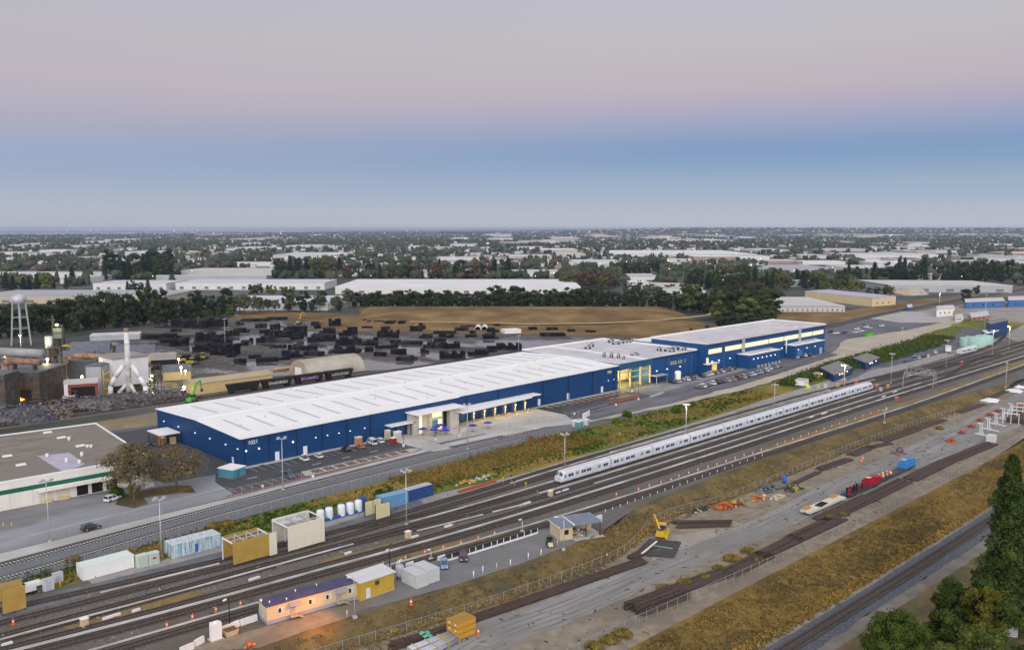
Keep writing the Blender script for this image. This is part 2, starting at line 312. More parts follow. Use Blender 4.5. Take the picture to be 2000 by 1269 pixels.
# --- bank between yard and road
BT = [(-60, 214), (0, 205), (40, 200.5), (76, 200), (130, 205), (180, 206.5), (215, 206), (250, 207), (300, 207), (353, 205.5), (420, 211), (490, 219), (560, 222), (640, 232), (760, 252)]
sheet('grass_bank', [(u, v) for u, v in YB] + list(reversed(BT)), M_bank, .016, grid=40)
sheet('spur_ballast', [(-60, 199), (0, 196), (46, 198), (110, 203.5), (180, 205.5), (236, 208.5), (243, 214.5), (229, 220), (184, 221.6), (123, 218.3), (50, 212.8), (0, 210), (-60, 209)], M_bal2, .03, .3, 5)
sheet('concrete_verge', [(-60, 209.5), (0, 211), (50, 213.3), (123, 218.8), (184, 222.3), (229, 220.7), (243, 215), (254, 214), (256, 219), (250, 220.8), (223, 226.2), (190, 226), (156, 223), (114, 221), (50, 219), (-60, 215)], mat('verge_concrete', (.36, .355, .34), (.47, .46, .44), .15, det=10, c3=(.33, .32, .30), sc3=.05), .05)
# --- warehouse level
sheet('paved_yard', [(-60, 213), (50, 217), (114, 219.5), (156, 221), (190, 223), (235, 222), (256, 220.5), (256, 262), (100, 262), (100, 345), (76, 345), (58, 250), (-60, 255)], M_asph2, .015)
sheet('left_road', [(-60, 216), (50, 219.5), (112, 222), (118, 238), (84, 237), (56, 234.5), (-60, 226)], mat('left_road_asphalt', (.20, .21, .23), (.29, .30, .32), .1, det=10, st=(.4, 1.5, 1), c3=(.23, .235, .24), sc3=.03), .024)
sheet('side_yard', [(101, 247), (120, 245), (126, 247), (126, 314), (140, 322), (98, 322), (100, 262)], M_asph, .026, .2, 5)
sheet('parking_lot', [(110.5, 223.5), (150, 224.2), (176, 225), (180, 230), (180, 246), (116, 246), (112, 238)], M_asph, .032)
sheet('patio_lot', [(187.5, 218.5), (212, 218), (209.6, 226.3), (196, 228), (188, 228)], M_asph3, .036)
sheet('concrete_ramp', [(180, 220.5), (187.4, 219), (188, 228), (189, 246.3), (179.4, 246.3), (179, 232)], M_conc, .04)
sheet('dock_apron', [(189, 246.3), (188.4, 228.4), (196, 228.4), (209.6, 227), (213, 218), (249.3, 220.5), (254, 228), (254, 246.3)], M_conc, .044)
sheet('sidewalk', [(124, 244.6), (180, 244.6), (180, 247), (124, 247)], M_conc, .12)
sheet('sidewalk_right', [(254, 244.8), (312, 245), (312, 247.4), (254, 247)], M_conc, .12)
sheet('side_lot', [(254.5, 244.6), (309, 244.8), (309, 227.6), (280, 228), (252, 224), (250, 222), (254, 229)], M_asph, .034)
sheet('access_road', [(249, 226.6), (247, 216), (299, 212.6), (365, 215), (435, 222.3), (497, 228.6), (530, 233), (560, 245), (590, 270), (605, 300), (590, 330), (570, 330), (560, 290), (525, 262), (505, 244), (310, 246), (310, 227.6)], M_asph3, .028, .15, 8)
sheet('front_parking', [(312, 229), (365, 233), (430, 238), (432, 243), (420, 246), (312, 243.8)], M_asph2, .036)
sheet('road_verge', [(243, 214), (299, 208.5), (353, 206.8), (420, 212), (490, 220.5), (560, 224), (640, 233), (640, 245), (600, 270), (560, 244), (530, 232), (497, 227.6), (435, 221.3), (365, 214.3), (299, 211.9), (247, 215.3)], M_sand, .024, .8, 5)
sheet('sandy_lot', P(0, (1622, 690), (1690, 697), (1730, 682), (1800, 655), (1880, 628), (1850, 622), (1780, 630), (1720, 648), (1650, 664), (1640, 676)), M_sand, .034, 3, 12)
sheet('gravel_lot', P(0, (1700, 622), (1760, 606), (1830, 612), (1868, 622), (1840, 630), (1760, 632)), mat('far_gravel', (.30, .29, .27), (.40, .39, .36), .05, det=8), .03, 2, 10)
sheet('far_parking', P(0, (1590, 655), (1615, 640), (1700, 622), (1760, 630), (1840, 630), (1790, 641), (1700, 656), (1640, 664)), M_asph3, .038, 1, 12)
sheet('strip_car_park', P(0, (1655, 745), (1700, 722), (1740, 716), (1800, 700), (1880, 676), (1960, 655), (1950, 640), (1880, 642), (1860, 655), (1800, 676), (1750, 695), (1700, 712), (1650, 730)), M_asph3, .040, .8, 8)
sheet('railway_corridor', P(0, (1440, 668), (1600, 636), (1760, 600), (2000, 552), (2200, 520), (2200, 542), (2000, 576), (1800, 606), (1640, 646), (1500, 680)), mat('old_ballast', (.07, .065, .06), (.14, .13, .12), .1, det=8, c3=(.17, .13, .07), sc3=.03), .02, 2, 15)
sheet('dry_verge', P(0, (1480, 636), (1500, 610), (1660, 606), (1760, 590), (2000, 560), (2000, 552), (1770, 600), (1600, 634)), M_field, .012, 3, 15)
sheet('far_yard', P(0, (1700, 650), (1790, 600), (1880, 588), (2100, 590), (2100, 700), (1900, 640)), mat('far_yard_ground', (.2, .18, .15), (.33, .31, .28), .06, det=8), .006, 3, 15)
# --- pipe yard, plant and the strip behind the warehouse
sheet('plant_yard', [(20, 365), (165, 372), (172, 395), (170, 500), (130, 640), (40, 640)], M_plant, .006)
sheet('pipe_yard', P(0, (300, 780), (420, 775), (520, 735), (760, 722), (1010, 690), (1080, 672), (1240, 654), (1000, 645), (640, 626), (470, 614), (330, 632), (180, 664), (260, 700)), M_wet, .02, 3, 15)
sheet('back_strip', [(20, 318), (440, 326), (440, 356), (300, 352), (100, 346), (20, 346)], mat('back_grass', (.17, .13, .06), (.27, .22, .13), .12, det=8, c3=(.12, .11, .09), sc3=.03), .008, .8, 8)
sheet('back_road', [(20, 340.5), (98, 333), (126, 325), (330, 329), (330, 322.5), (126, 314), (100, 322), (20, 330)], M_asph3, .014)
sheet('back_ballast', [(20, 357), (300, 358.5), (420, 368), (420, 374), (300, 368), (20, 367)], M_ball, .016, .4, 6)
# the flat-topped grassed mound beyond the pipe yard
mb = MB(); rows = []
for k in range(13):
    t = k / 12; y = lerp(646, 598.5, t); xl = lerp(560, 700, min(1, t * 1.3)) + 40 * (1 - t) * t; xr = lerp(1440, 1310, t ** .7)
    z = 7.0 * (t * t * (3 - 2 * t)); row = []
    for i in range(41):
        s = i / 40; x = lerp(xl, xr, s); e = min(1, 10 * s * (1 - s)) ** .7; zz = z * e
        row.append(g(x, lerp(y, y + 3 * (1 - e), 1), zz + .5 * noise.noise(Vector((x * .02, y * .1, 0)))))
    rows.append(row)
bk = [p + Vector((FW.x, FW.y, 0)) * 60 for p in rows[-1]]
for p in bk: p.z = -.2
for p in rows[0]: p.z = -.05
rows.append(bk); n = len(rows[0])
for r in rows: mb.v += [tuple(p) for p in r]
for j in range(len(rows) - 1):
    for i in range(n - 1): mb.f.append((j * n + i, j * n + i + 1, (j + 1) * n + i + 1, (j + 1) * n + i)); mb.m.append(0); mb.sm.append(True)
struct(mb.build('grassy_mound', M_field))
sheet('field_edge_grass', P(0, (440, 626), (560, 620), (760, 648), (1010, 652), (1240, 660), (1420, 645), (1440, 632), (1300, 640), (1000, 636), (640, 612), (480, 606)), M_field, .03, 3, 14)
# footpath over the mound
mb = MB(); pp = [(1420, 617.5, 1.6), (1408, 612, 3.0), (1385, 607.5, 4.6), (1395, 611, 3.6), (1380, 615.5, 3.4), (1340, 620, 3.0), (1280, 625.5, 2.3), (1180, 630.5, 1.8), (1050, 632.5, 1.6), (900, 629.5, 1.9), (760, 627, 2.0)]
pp = [g(x, y, z + .35) for x, y, z in pp[3:]]
for a, b in zip(pp[:-1], pp[1:]): mb.poly([a - Vector((0, 2.2, .1)), b - Vector((0, 2.2, .1)), b + Vector((0, 2.2, .2)), a + Vector((0, 2.2, .2))])
struct(mb.build('path', mat('path_dirt', (.36, .26, .13), (.42, .31, .17), .1)))
# --- lower storage strip, field and freight line
def PZ(*xy): return P(ZS, *xy)
sheet('yard_slope', [(-60, 141.5)] + [(u, terp(u, TB) + .2) for u in range(-50, 760, 8)] + [(u, terp(u, TF) - .8) for u in range(750, -60, -8)], M_slope, .01, grid=1.6)
sheet('storage_ground', [(u, terp(u, TF) - .6) for u in range(-40, 620, 8)] + [(620, 93), (400, 93), (300, 89.4), (190, 91.6), (118, 93), (-40, 95)], M_dirt, .016, flat=ZS)
def band(name, L, R_, m, dz, amt=.5):
    L = smooth(L, 4); R_ = smooth(R_, 4); n = 120; mb = MB()
    def pt(pl_, t): k = t * (len(pl_) - 1); i = min(int(k), len(pl_) - 2); return pl_[i].lerp(pl_[i + 1], k - i)
    for i in range(n + 1):
        a_, b_ = pt(L, i / n), pt(R_, i / n); d = (a_ - b_).normalized()
        for p in (a_ + d * amt * noise.noise(a_ * .2) * 2, b_ + d * amt * noise.noise(b_ * .2) * 2): mb.v.append((p.x, p.y, ZS + dz))
    for i in range(n): mb.f.append((2 * i + 1, 2 * i + 3, 2 * i + 2, 2 * i)); mb.m.append(0); mb.sm.append(False)
    return struct(mb.build(name, m))
band('gravel_road', PZ((700, 1330), (900, 1226), (1100, 1160), (1250, 1102), (1400, 1046), (1500, 1002), (1600, 950), (1700, 905), (1800, 860), (1900, 812), (1960, 782), (2060, 732)), PZ((860, 1360), (1010, 1256), (1110, 1216), (1250, 1152), (1400, 1087), (1500, 1046), (1600, 1000), (1700, 958), (1800, 918), (1900, 878), (1960, 848), (2060, 800)), M_grav, .034, .7)
M_rut = mat('rut', (.13, .127, .12), (.24, .235, .22), .3, rough=.95, det=12, st=(.3, 1, 1))
for k, (f0, f1) in enumerate(((.22, .27), (.40, .44), (.58, .64), (.74, .78), (.86, .9))):
    Lp = PZ((700, 1330), (900, 1226), (1100, 1160), (1250, 1102), (1400, 1046), (1500, 1002), (1600, 950), (1700, 905), (1800, 860), (1900, 812), (1960, 782), (2060, 732)); Rp = PZ((860, 1360), (1010, 1256), (1110, 1216), (1250, 1152), (1400, 1087), (1500, 1046), (1600, 1000), (1700, 958), (1800, 918), (1900, 878), (1960, 848), (2060, 800))
    mixp = lambda f: [(lerp(a[0], b[0], f + .04 * math.sin(i * 1.3 + k)), lerp(a[1], b[1], f + .04 * math.sin(i * 1.3 + k))) for i, (a, b) in enumerate(zip(Lp, Rp))]
    band('tyre_track', mixp(f0), mixp(f1), M_rut, .040 + .004 * k, .12)
sheet('gravel_apron', PZ((1275, 1100), (1300, 1045), (1440, 1030), (1500, 1000), (1560, 985), (1500, 1030), (1320, 1095)), mat('apron_dirt', (.24, .21, .17), (.33, .30, .26), .2, det=10), .024, 1.2, 4, flat=ZS)
sheet('dry_field', [(-60, 96), (118, 93.4), (190, 92.2), (300, 89.8), (420, 90), (640, 88), (640, 66), (236, 74), (184, 75.2), (133, 77), (-60, 84)], M_grass, .02, grid=2.5)
sheet('dirt_path', [(-60, 83), (80, 79), (141, 77.2), (184, 75.6), (227, 74.6), (640, 66.5), (640, 64), (227, 73.2), (176, 74.2), (141, 75.4), (80, 77), (-60, 81)], M_dirt, .05, .25, 3, grid=3)
M_bal3 = mat('dark_ballast', (.055, .06, .072), (.125, .135, .155), 1.6, rough=.95, spec=.15, det=12, bump=.5)
sheet('freight_ballast', [(-60, 81.4), (80, 77.2), (141, 75.6), (176, 74.4), (227, 73.4), (640, 64.4), (640, 57), (227, 66.4), (176, 68.2), (141, 69.2), (80, 71), (-60, 75.4)], M_bal3, .10, .25, 3, grid=3)
sheet('track_road', [(-60, 76), (80, 71.4), (141, 69.5), (176, 68.5), (227, 66.8), (640, 57.4), (640, 52), (227, 63.4), (176, 65.6), (141, 66.8), (80, 68.8), (-60, 73)], mat('track_dirt', (.125, .112, .092), (.20, .18, .15), .25, det=10), .08, .3, 3, grid=3)
sheet('garden_ground', [(-60, 73.2), (80, 69), (141, 67), (176, 65.8), (227, 63.6), (640, 52.2), (640, -60), (-60, -60)], mat('garden_soil', (.09, .07, .03), (.17, .12, .05), .3, det=10, c3=(.05, .06, .02), sc3=.1), .06, grid=6)

# ---------------------------------------------------------------- tracks
M_rail = mat('rail_steel', (.13, .105, .09), (.07, .055, .045), .6, rough=.4, metal=.6)
M_tie = mat('tie_wood', (.045, .036, .03), (.09, .07, .056), 1.2, rough=.9)
M_tiec = mat('tie_concrete', (.36, .35, .33), (.48, .47, .45), .8, rough=.9)
M_bed = mat('track_bed', (.055, .047, .042), (.115, .10, .09), 2.0, rough=.95, det=8)
M_cov = mat('cover_board', (.38, .375, .36), (.58, .575, .55), .5, rough=.6, st=(.15, 1, 1), c3=(.33, .31, .28), sc3=.12)
def offs(pl, o):
    r = []
    for i, p in enumerate(pl):
        d = (pl[min(i + 1, len(pl) - 1)] - pl[max(i - 1, 0)]).normalized(); r.append(p + Vector((-d.y, d.x, 0)) * o)
    return r
def ribbon(mb, pl, o, w, z0, z1):
    a = offs(pl, o - w / 2); b = offs(pl, o + w / 2); n = len(pl)
    vs = []
    for p, q in zip(a, b): vs += [(p.x, p.y, z0), (q.x, q.y, z0), (q.x, q.y, z1), (p.x, p.y, z1)]
    fs = []
    for i in range(n - 1):
        k = 4 * i
        for x, y in ((1, 2), (2, 3), (3, 0)): fs.append((k + x, k + 4 + x, k + 4 + y, k + y)[::-1])
    fs += [(0, 1, 2, 3), (4 * n - 1, 4 * n - 2, 4 * n - 3, 4 * n - 4)]
    return mb.faces(vs, fs)
def track(label, pts, z=0.0, gauge=1.66, tie=M_tie, bed=M_bed, bw=3.0, covers=(), pitch=.8, group='rail yard tracks', far=300):
    pl = smooth(pts); t = thing('railway_track', label, 'railway track', (0, 0, 0), 0, group)
    if bed: ribbon(MB(), pl, 0, bw, z - .05, z + .06).build('track_bed', bed, t)
    mb = MB(); acc = 0
    for i in range(len(pl) - 1):
        d = pl[i + 1] - pl[i]; L = d.length; d.normalize(); an = math.atan2(d.y, d.x)
        while acc < L:
            p = pl[i] + d * acc; mb.cbox(p.x, p.y, z + .08, .26, 2.5, .12, an + rnd.uniform(-.02, .02)); acc += pitch if depth(p) < far else pitch * 2
        acc -= L
    stuff(mb.build('sleepers', tie, t))
    for s in (-1, 1): ribbon(MB(), pl, s * gauge / 2, .11, z + .14, z + .30).build('rail', M_rail, t)
    for o, i0, i1 in covers:
        k0 = min(range(len(pl)), key=lambda k: abs(pl[k].x - i0)); k1 = min(range(len(pl)), key=lambda k: abs(pl[k].x - i1))
        if k1 - k0 > 1: ribbon(MB(), pl[k0:k1 + 1], o, .42, z + .28, z + .52).build('third_rail_cover', M_cov, t)
    return t
CB = [(-60, 177), (0, 170.6), (40, 165.4), (65, 162.3), (97.6, 159.4), (139, 156), (193, 154.3), (278, 153.4), (360, 153.0), (440, 151.4), (564, 148.7), (760, 146)]
o_ = lambda d, a=-60, b=760: [(u, v + d) for u, v in CB if a <= u <= b]
track('yard track nearest the grass slope with a pale cover board on its far side', [(-60, 163), (0, 157.6), (60, 152.6), (80, 150.9), (109, 148.4), (142, 145.6), (182, 143.0), (258, 139.9 + .6), (381, 136.6), (525, 136.2), (760, 134)], covers=[(2.2, -60, 760)])
track('yard track just this side of the long wide grey cover board', o_(-2.6), covers=[(2.35, -60, 760), (2.0, -60, 760)])
track('yard track just beyond the long wide grey cover board', o_(1.9), covers=[(2.4, 190, 430)])
track('curving yard track beside the standing train, on its near side', [(40, 171.2), (68, 170), (102, 168.2), (113, 167.2), (131, 165.2), (145, 163.6), (165, 161.6), (190, 160.6), (280, 160.5), (393, 160.4), (480, 158), (600, 157), (760, 154)], covers=[(2.3, 172, 393), (-2.2, 150, 160), (-2.2, 128, 148)])
track('yard track on which the silver commuter train stands', [(-60, 180), (0, 175.4), (40, 173.4), (68, 171.5), (102, 169.6), (133, 167.6), (150, 166.9), (183, 166.6), (394, 166.2), (480, 165), (600, 163), (760, 161)], covers=[(2.1, 131, 183), (-2.1, -60, 112), (2.1, 440, 470)])
track('yard track directly beyond the standing train', [(-60, 189), (0, 184.3), (41, 179.3), (71, 176.6), (106, 173.4), (137, 173.4), (170, 173.6), (220, 174.6), (390, 174.2), (440, 171.5), (520, 168.5), (620, 168.5), (760, 172)], covers=[(2.3, 172, 420), (2.2, 60, 85)])
track('farthest yard track, beside the gravel path below the bank', [(-60, 197), (0, 190.5), (41, 185.8), (71, 181.6), (109, 177.9), (137, 177.2), (170, 178), (220, 179.7), (330, 180.6), (390, 180), (440, 177), (500, 173), (570, 174.5), (640, 183), (720, 205), (780, 240)], covers=[(-1.9, 220, 380)])
track('crossover track slanting through the switches beyond the train', [(400, 179.6), (440, 174), (480, 168), (520, 164), (560, 160)], bed=None)
track('crossover track slanting through the switches left of the train', [(115, 177.6), (133, 173), (150, 169), (165, 166.8)], bed=None)
track('second crossover in the switches between the train and the blue tower', [(430, 151.5), (470, 156), (510, 161.5), (550, 165)], bed=None)
SP = [(-60, 207.8), (0, 208.6), (49, 210.6), (114, 216.2), (180, 217.8), (226, 217.6)]
track('grey storage spur with concrete sleepers nearest the concrete verge', SP, .06, tie=M_tiec, bed=None, group='storage spurs by the warehouse')
track('grey storage spur with concrete sleepers nearest the grass bank', [(-60, 200.4), (0, 201), (46, 202.6), (110, 209.6), (176, 211.6), (229, 211.8)], .06, tie=M_tiec, bed=None, group='storage spurs by the warehouse')
track('single freight track along the dry field at the bottom right', [(-60, 78.6), (40, 75.6), (140.6, 72.7), (176, 71.6), (215, 70.6), (400, 66.2), (640, 61)], ZS + .3, gauge=1.45, tie=M_tie, bed=M_bed, bw=2.8, group='freight line')
track('siding behind the white roofed warehouse where hopper cars stand', [(20, 362), (180, 362.6), (250, 362.8), (330, 366), (420, 371)], .05, group='back siding')
for dv in (0, 5): track('main line railway passing the far parking lot, %s of its two tracks' % ('nearer' if dv == 0 else 'farther'), [tuple(Vector(g(x, y)[:2]) + Vector((0, dv))) for x, y in ((1470, 670), (1610, 642), (1770, 606), (2000, 566), (2200, 534))], .05, pitch=2.4, group='main line')
# ---------------------------------------------------------------- large buildings
M_blue = mat('blue_panel', (.006, .043, .135), (.009, .052, .155), .25, rough=.5, wave=(3.2, .12), spec=.25, c3=(.007, .046, .14), sc3=.06)
M_blue2 = mat('blue_panel_end', (.006, .043, .135), (.009, .052, .155), .25, rough=.5, wave=(3.2, .12, 'Y'), spec=.25)
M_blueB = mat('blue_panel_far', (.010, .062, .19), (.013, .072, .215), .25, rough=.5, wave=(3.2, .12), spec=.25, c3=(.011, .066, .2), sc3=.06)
M_bdark = mat('dark_blue_trim', (.012, .025, .08), rough=.5)
M_teal = mat('teal_fascia', (.015, .075, .16), (.022, .09, .18), .3, rough=.5)
M_roofw = mat('white_roof_membrane', (.68, .69, .68), (.79, .80, .79), .10, rough=.75, det=12, c3=(.72, .72, .69), sc3=.06, lo=.3, hi=.7, st=(1.6, .4, 1))
M_roofg = mat('grey_roof_membrane', (.43, .42, .44), (.55, .535, .55), .12, rough=.8, det=10, c3=(.56, .53, .53), sc3=.06)
M_sky = mat('skylight_panel', (.46, .46, .45), (.54, .54, .53), .5, rough=.5)
M_trim = mat('white_trim', (.78, .78, .76), (.70, .70, .68), 1.5, rough=.6)
M_dkroof = mat('brown_roof', (.155, .135, .11), (.235, .21, .175), .14, rough=.9, det=12, c3=(.19, .175, .15), sc3=.05, st=(.6, 1.5, 1))
M_cream = mat('cream_wall', (.66, .63, .55), (.74, .72, .65), .3, rough=.85, st=(1, 1, .3))
M_green = mat('green_stripe', (.01, .10, .06), (.015, .13, .08), .6, rough=.7)
M_glass = mat('dark_glass', (.02, .025, .03), rough=.12, spec=.6)
M_blk = mat('black_void', (.012, .012, .013), rough=.9)
M_steel = mat('galvanised_steel', (.42, .43, .44), (.52, .53, .54), 2.0, rough=.5, metal=.35)
M_dsteel = mat('dark_steel', (.05, .05, .055), (.08, .08, .085), 1.0, rough=.5, metal=.3)
M_yel = mat('yellow_paint', (.62, .42, .03), (.52, .34, .03), 1.2, rough=.6)
M_litw = mat('lit_window', (.6, .55, .35), em=(1.0, .88, .50), es=.62, rough=.4)
M_litw2 = mat('warm_lit_glass', (.6, .5, .3), em=(1.0, .80, .36), es=1.3, rough=.4)
M_lamp = mat('lamp_glow', (.9, .9, .9), em=(1, .96, .9), es=9)
M_lampy = mat('warm_lamp_glow', (.9, .8, .6), em=(1, .72, .32), es=8)
M_lampb = mat('wall_lamp_glow', (.8, .85, .9), em=(.62, .80, 1.0), es=1.5)
M_door = mat('pale_door', (.66, .69, .72), rough=.6)
def text(s, size, m, parent, loc, rot, depth_=.06, name='sign_numbers'):
    c = bpy.data.curves.new('t', 'FONT'); c.body = s; c.size = size; c.extrude = depth_; c.align_x = 'LEFT'
    o = bpy.data.objects.new('t', c); COL.objects.link(o); bpy.context.view_layer.update()
    me = bpy.data.meshes.new_from_object(o.evaluated_get(bpy.context.evaluated_depsgraph_get())); bpy.data.objects.remove(o); me.materials.clear(); me.materials.append(m)
    r = bpy.data.objects.new(name, me); COL.objects.link(r); r.parent = parent; r.location = loc; r.rotation_euler = rot; return r
def pl(loc, col, e, r=.3):
    l = bpy.data.lights.new('lamp', 'POINT'); l.energy = e; l.color = col; l.shadow_soft_size = r
    o = bpy.data.objects.new('lamp_light', l); COL.objects.link(o); o.location = loc; return o
FR = (math.pi / 2, 0, 0)                              # lettering on a wall that faces -Y

# --- long white-roofed warehouse
t = thing('warehouse', 'very long blue warehouse, white roof with grey skylight strips, number 1021 on the wall', 'warehouse', (0, 0, 0))
ez = lambda u: 9.0 + 1.9 * (u - 125) / 187
U0, U1, US = 125, 312, 213.5
fv = lambda u: 247.0 if u <= US else 248.0
mb = MB(); mb.prism([(U0, 247), (US, 247), (US, 248), (U1, 248), (U1, 310), (U0, 310)], 0, [ez(U0), ez(US), ez(US), ez(U1), ez(U1), ez(U0)])
mb.faces([(U0, 247, ez(U0)), (U0, 278, ez(U0) + 1.1), (U0, 310, ez(U0))], [(0, 2, 1)]); mb.faces([(U1, 247.5, ez(U1)), (U1, 278, ez(U1) + 1.1), (U1, 310, ez(U1))], [(0, 1, 2)])
mb.build('wall', M_blue, t)
def roofslab(mb, u0, u1, v0, v1, o=.45, th=.28):
    rg = 278.5
    for (a, b, za, zb) in ((v0 - o, rg, 0, 1.1), (rg, v1 + o, 1.1, 0)):
        mb.hexa([(u0, a, ez(u0) + za + .06), (u1, a, ez(u1) + za + .06), (u1, b, ez(u1) + zb + .06), (u0, b, ez(u0) + zb + .06), (u0, a, ez(u0) + za + th), (u1, a, ez(u1) + za + th), (u1, b, ez(u1) + zb + th), (u0, b, ez(u0) + zb + th)])
mb = MB(); roofslab(mb, U0 - .5, US + .9, 247, 310); roofslab(mb, US + .902, U1 + .6, 248, 310); rf = mb.build('roof', M_roofw, t)
mb = MB()
for i in range(2): mb.box(U0, 278.2, ez(U0) + 1.36, U0 + 1, 278.8, ez(U0) + 1.5)
mb.faces([(U0, 278.1, ez(U0) + 1.35), (U1, 278.1, ez(U1) + 1.35), (U1, 278.9, ez(U1) + 1.35), (U0, 278.9, ez(U0) + 1.35), (U0, 278.3, ez(U0) + 1.55), (U1, 278.3, ez(U1) + 1.55), (U1, 278.7, ez(U1) + 1.55), (U0, 278.7, ez(U0) + 1.55)], [(4, 5, 6, 7), (0, 1, 5, 4), (2, 3, 7, 6)])
mb.build('ridge_cap', M_trim, rf)
rz = lambda u, v: ez(u) + 1.1 * (1 - abs(v - 278.5) / 31.5) + .30
for side in (0, 1):
    for k in range(21):
        u = 131.5 + 8.5 * k + (3.6 if side else 0); a, b = (253.5, 271.5) if not side else (283.5, 303)
        w = 1.15; q = [(u - w / 2, a), (u + w / 2, a), (u + w / 2, b), (u - w / 2, b)]
        MB().faces([(x, y, rz(x, y) - .05) for x, y in q] + [(x, y, rz(x, y) + .10) for x, y in q], [(4, 5, 6, 7), (0, 1, 5, 4), (1, 2, 6, 5), (2, 3, 7, 6), (3, 0, 4, 7)]).build('skylight', M_sky, rf)
rr = random.Random(3)
for k in range(26):
    u = rr.uniform(130, 308); v = rr.choice([rr.uniform(250, 276), rr.uniform(281, 306), 279.5]); z = rz(u, v)
    MB().cyl((u, v, z - .1), (u, v, z + rr.uniform(.3, .7)), rr.uniform(.15, .4), n=8).build('roof_vent', M_steel, rf)
mb = MB()
for v0, a, b in ((246.7, U0, US), (247.7, US + 1.2, U1)):
    n = int((b - a) / 3)
    for k in range(n + 1): u = a + (b - a) * k / n; mb.box(u - .03, v0, ez(u) + .25, u + .03, v0 + .06, ez(u) + 1.35)
    for h in (.8, 1.33): mb.beam((a, v0 + .03, ez(a) + h), (b, v0 + .03, ez(b) + h), .05)
for k in range(21): v = 247 + 3.1 * k; z = rz(U0, v); mb.box(U0 - .3, v, z - .05, U0 - .24, v + .06, z + 1.0)
mb.build('roof_railing', M_trim, t)
for u in (126.2, 134.5, 144.4, 154, 163.8, 173.5, 219, 236, 262, 278, 294, 309): MB().box(u - .12, fv(u) - .22, .3, u + .12, fv(u) - .002, ez(u) - .1).build('downpipe', M_bdark, t)
for u in (137.3, 147.5, 259.6, 277.8, 300.7): MB().box(u - .75, fv(u) - .06, .12, u + .75, fv(u) - .003, 2.9).build('door', M_door, t)
MB().box(U0 - .06, 252, 0, U0 - .003, 253.2, 2.4).build('door', M_door, t)
for v in (249, 257, 268, 279, 292, 304): MB().box(U0 - .3, v - .2, 5.5, U0 - .004, v + .2, 5.75).build('wall_light', M_lampb, t)
for u in (126.6, 131, 143, 151.5, 156, 160.5, 165, 171, 305, 309): MB().box(u - .16, fv(u) - .3, 4.95, u + .16, fv(u) - .004, 5.2).build('wall_light', M_lampb if u > 150 else M_lamp, t)
text('1021', 1.75, M_trim, t, (127.3, 246.93, 6.9), FR); text('1021', 1.75, M_trim, t, (304.2, 247.93, 8.3), FR)
# side canopy with stored goods
c = thing('loading_canopy', 'small flat white canopy on posts against the blue end wall of the warehouse', 'canopy', (0, 0, 0))
MB().box(117.2, 289.5, 3.9, 124.4, 300, 4.25).build('roof', M_trim, c)
for x, y in ((117.6, 290), (117.6, 299.6), (124, 290), (124, 299.6)): MB().box(x - .12, y - .12, 0, x + .12, y + .12, 3.9).build('post', M_dsteel, c)
for k, (x, y, w, h, m) in enumerate(((119, 293, 1.4, 2.2, (.55, .2, .06)), (121, 296, 1.8, 1.8, (.6, .5, .3)), (122.6, 291.6, 1.6, 2.4, (.55, .42, .2)), (121.6, 298.4, 1.5, 1.3, (.5, .33, .15)))):
    tag(MB().box(x - w / 2, y - w / 2, .04, x + w / 2, y + w / 2, h).box(x - w / 2 - .05, y - w / 2 - .05, h, x + w / 2 + .05, y + w / 2 + .05, h + .12).build('pallet_load', mat('goods_%d' % k, m, tuple(.6 * q for q in m), 3)), ('orange wrapped', 'pale tan', 'tall light brown', 'low dark tan')[k] + ' pallet load under the canopy at the warehouse end wall', 'pallet load')
pl((120, 295, 3.5), (1, .8, .5), 120)
# entrance block with canopies, docks
e = thing('entrance_block', 'pale concrete entrance block with lit windows on the front of the long warehouse', 'entrance', (0, 0, 0))
M_pc = mat('pale_concrete_panel', (.42, .40, .36), (.50, .48, .44), .4, rough=.85)
MB().box(189.5, 243.2, 0, 195.4, 246.94, 7.6).box(197.2, 243.6, 0, 203.6, 246.94, 7.6).box(206.2, 242.6, 0, 210.6, 246.94, 7.4).build('wall', M_pc, e)
MB().box(195.42, 245.6, .1, 197.18, 246.9, 7.5).build('glazing', M_litw2, e)
MB().box(203.62, 244.6, .1, 206.18, 246.9, 7.5).build('glazing', M_blk, e)
MB().box(198.6, 243.5, 5.0, 202.8, 243.596, 7.1).build('window', M_litw2, e); MB().box(198.4, 243.5, 1.4, 201, 243.596, 4.0).build('window', mat('teal_glass', (.05, .16, .17), em=(.15, .4, .38), es=.25), e); MB().box(201.2, 243.5, .2, 202.8, 243.596, 4.0).build('window', M_litw2, e)
MB().box(192, 243.1, .2, 193.4, 243.196, 6.8).build('window', M_litw, e)
MB().box(188.6, 239.8, 7.7, 211.6, 247.6 - .7, 8.1).build('canopy_roof', M_trim, e)
d = thing('dock_canopy', 'long white dock canopy on posts over lit loading doors, beside the entrance block', 'canopy', (0, 0, 0))
MB().prism([(209, 238.3), (249, 241.6), (249, 243.4), (256, 243.4), (256, 247.8), (209, 246.9)], 5.7, 6.1).build('roof', M_trim, d)
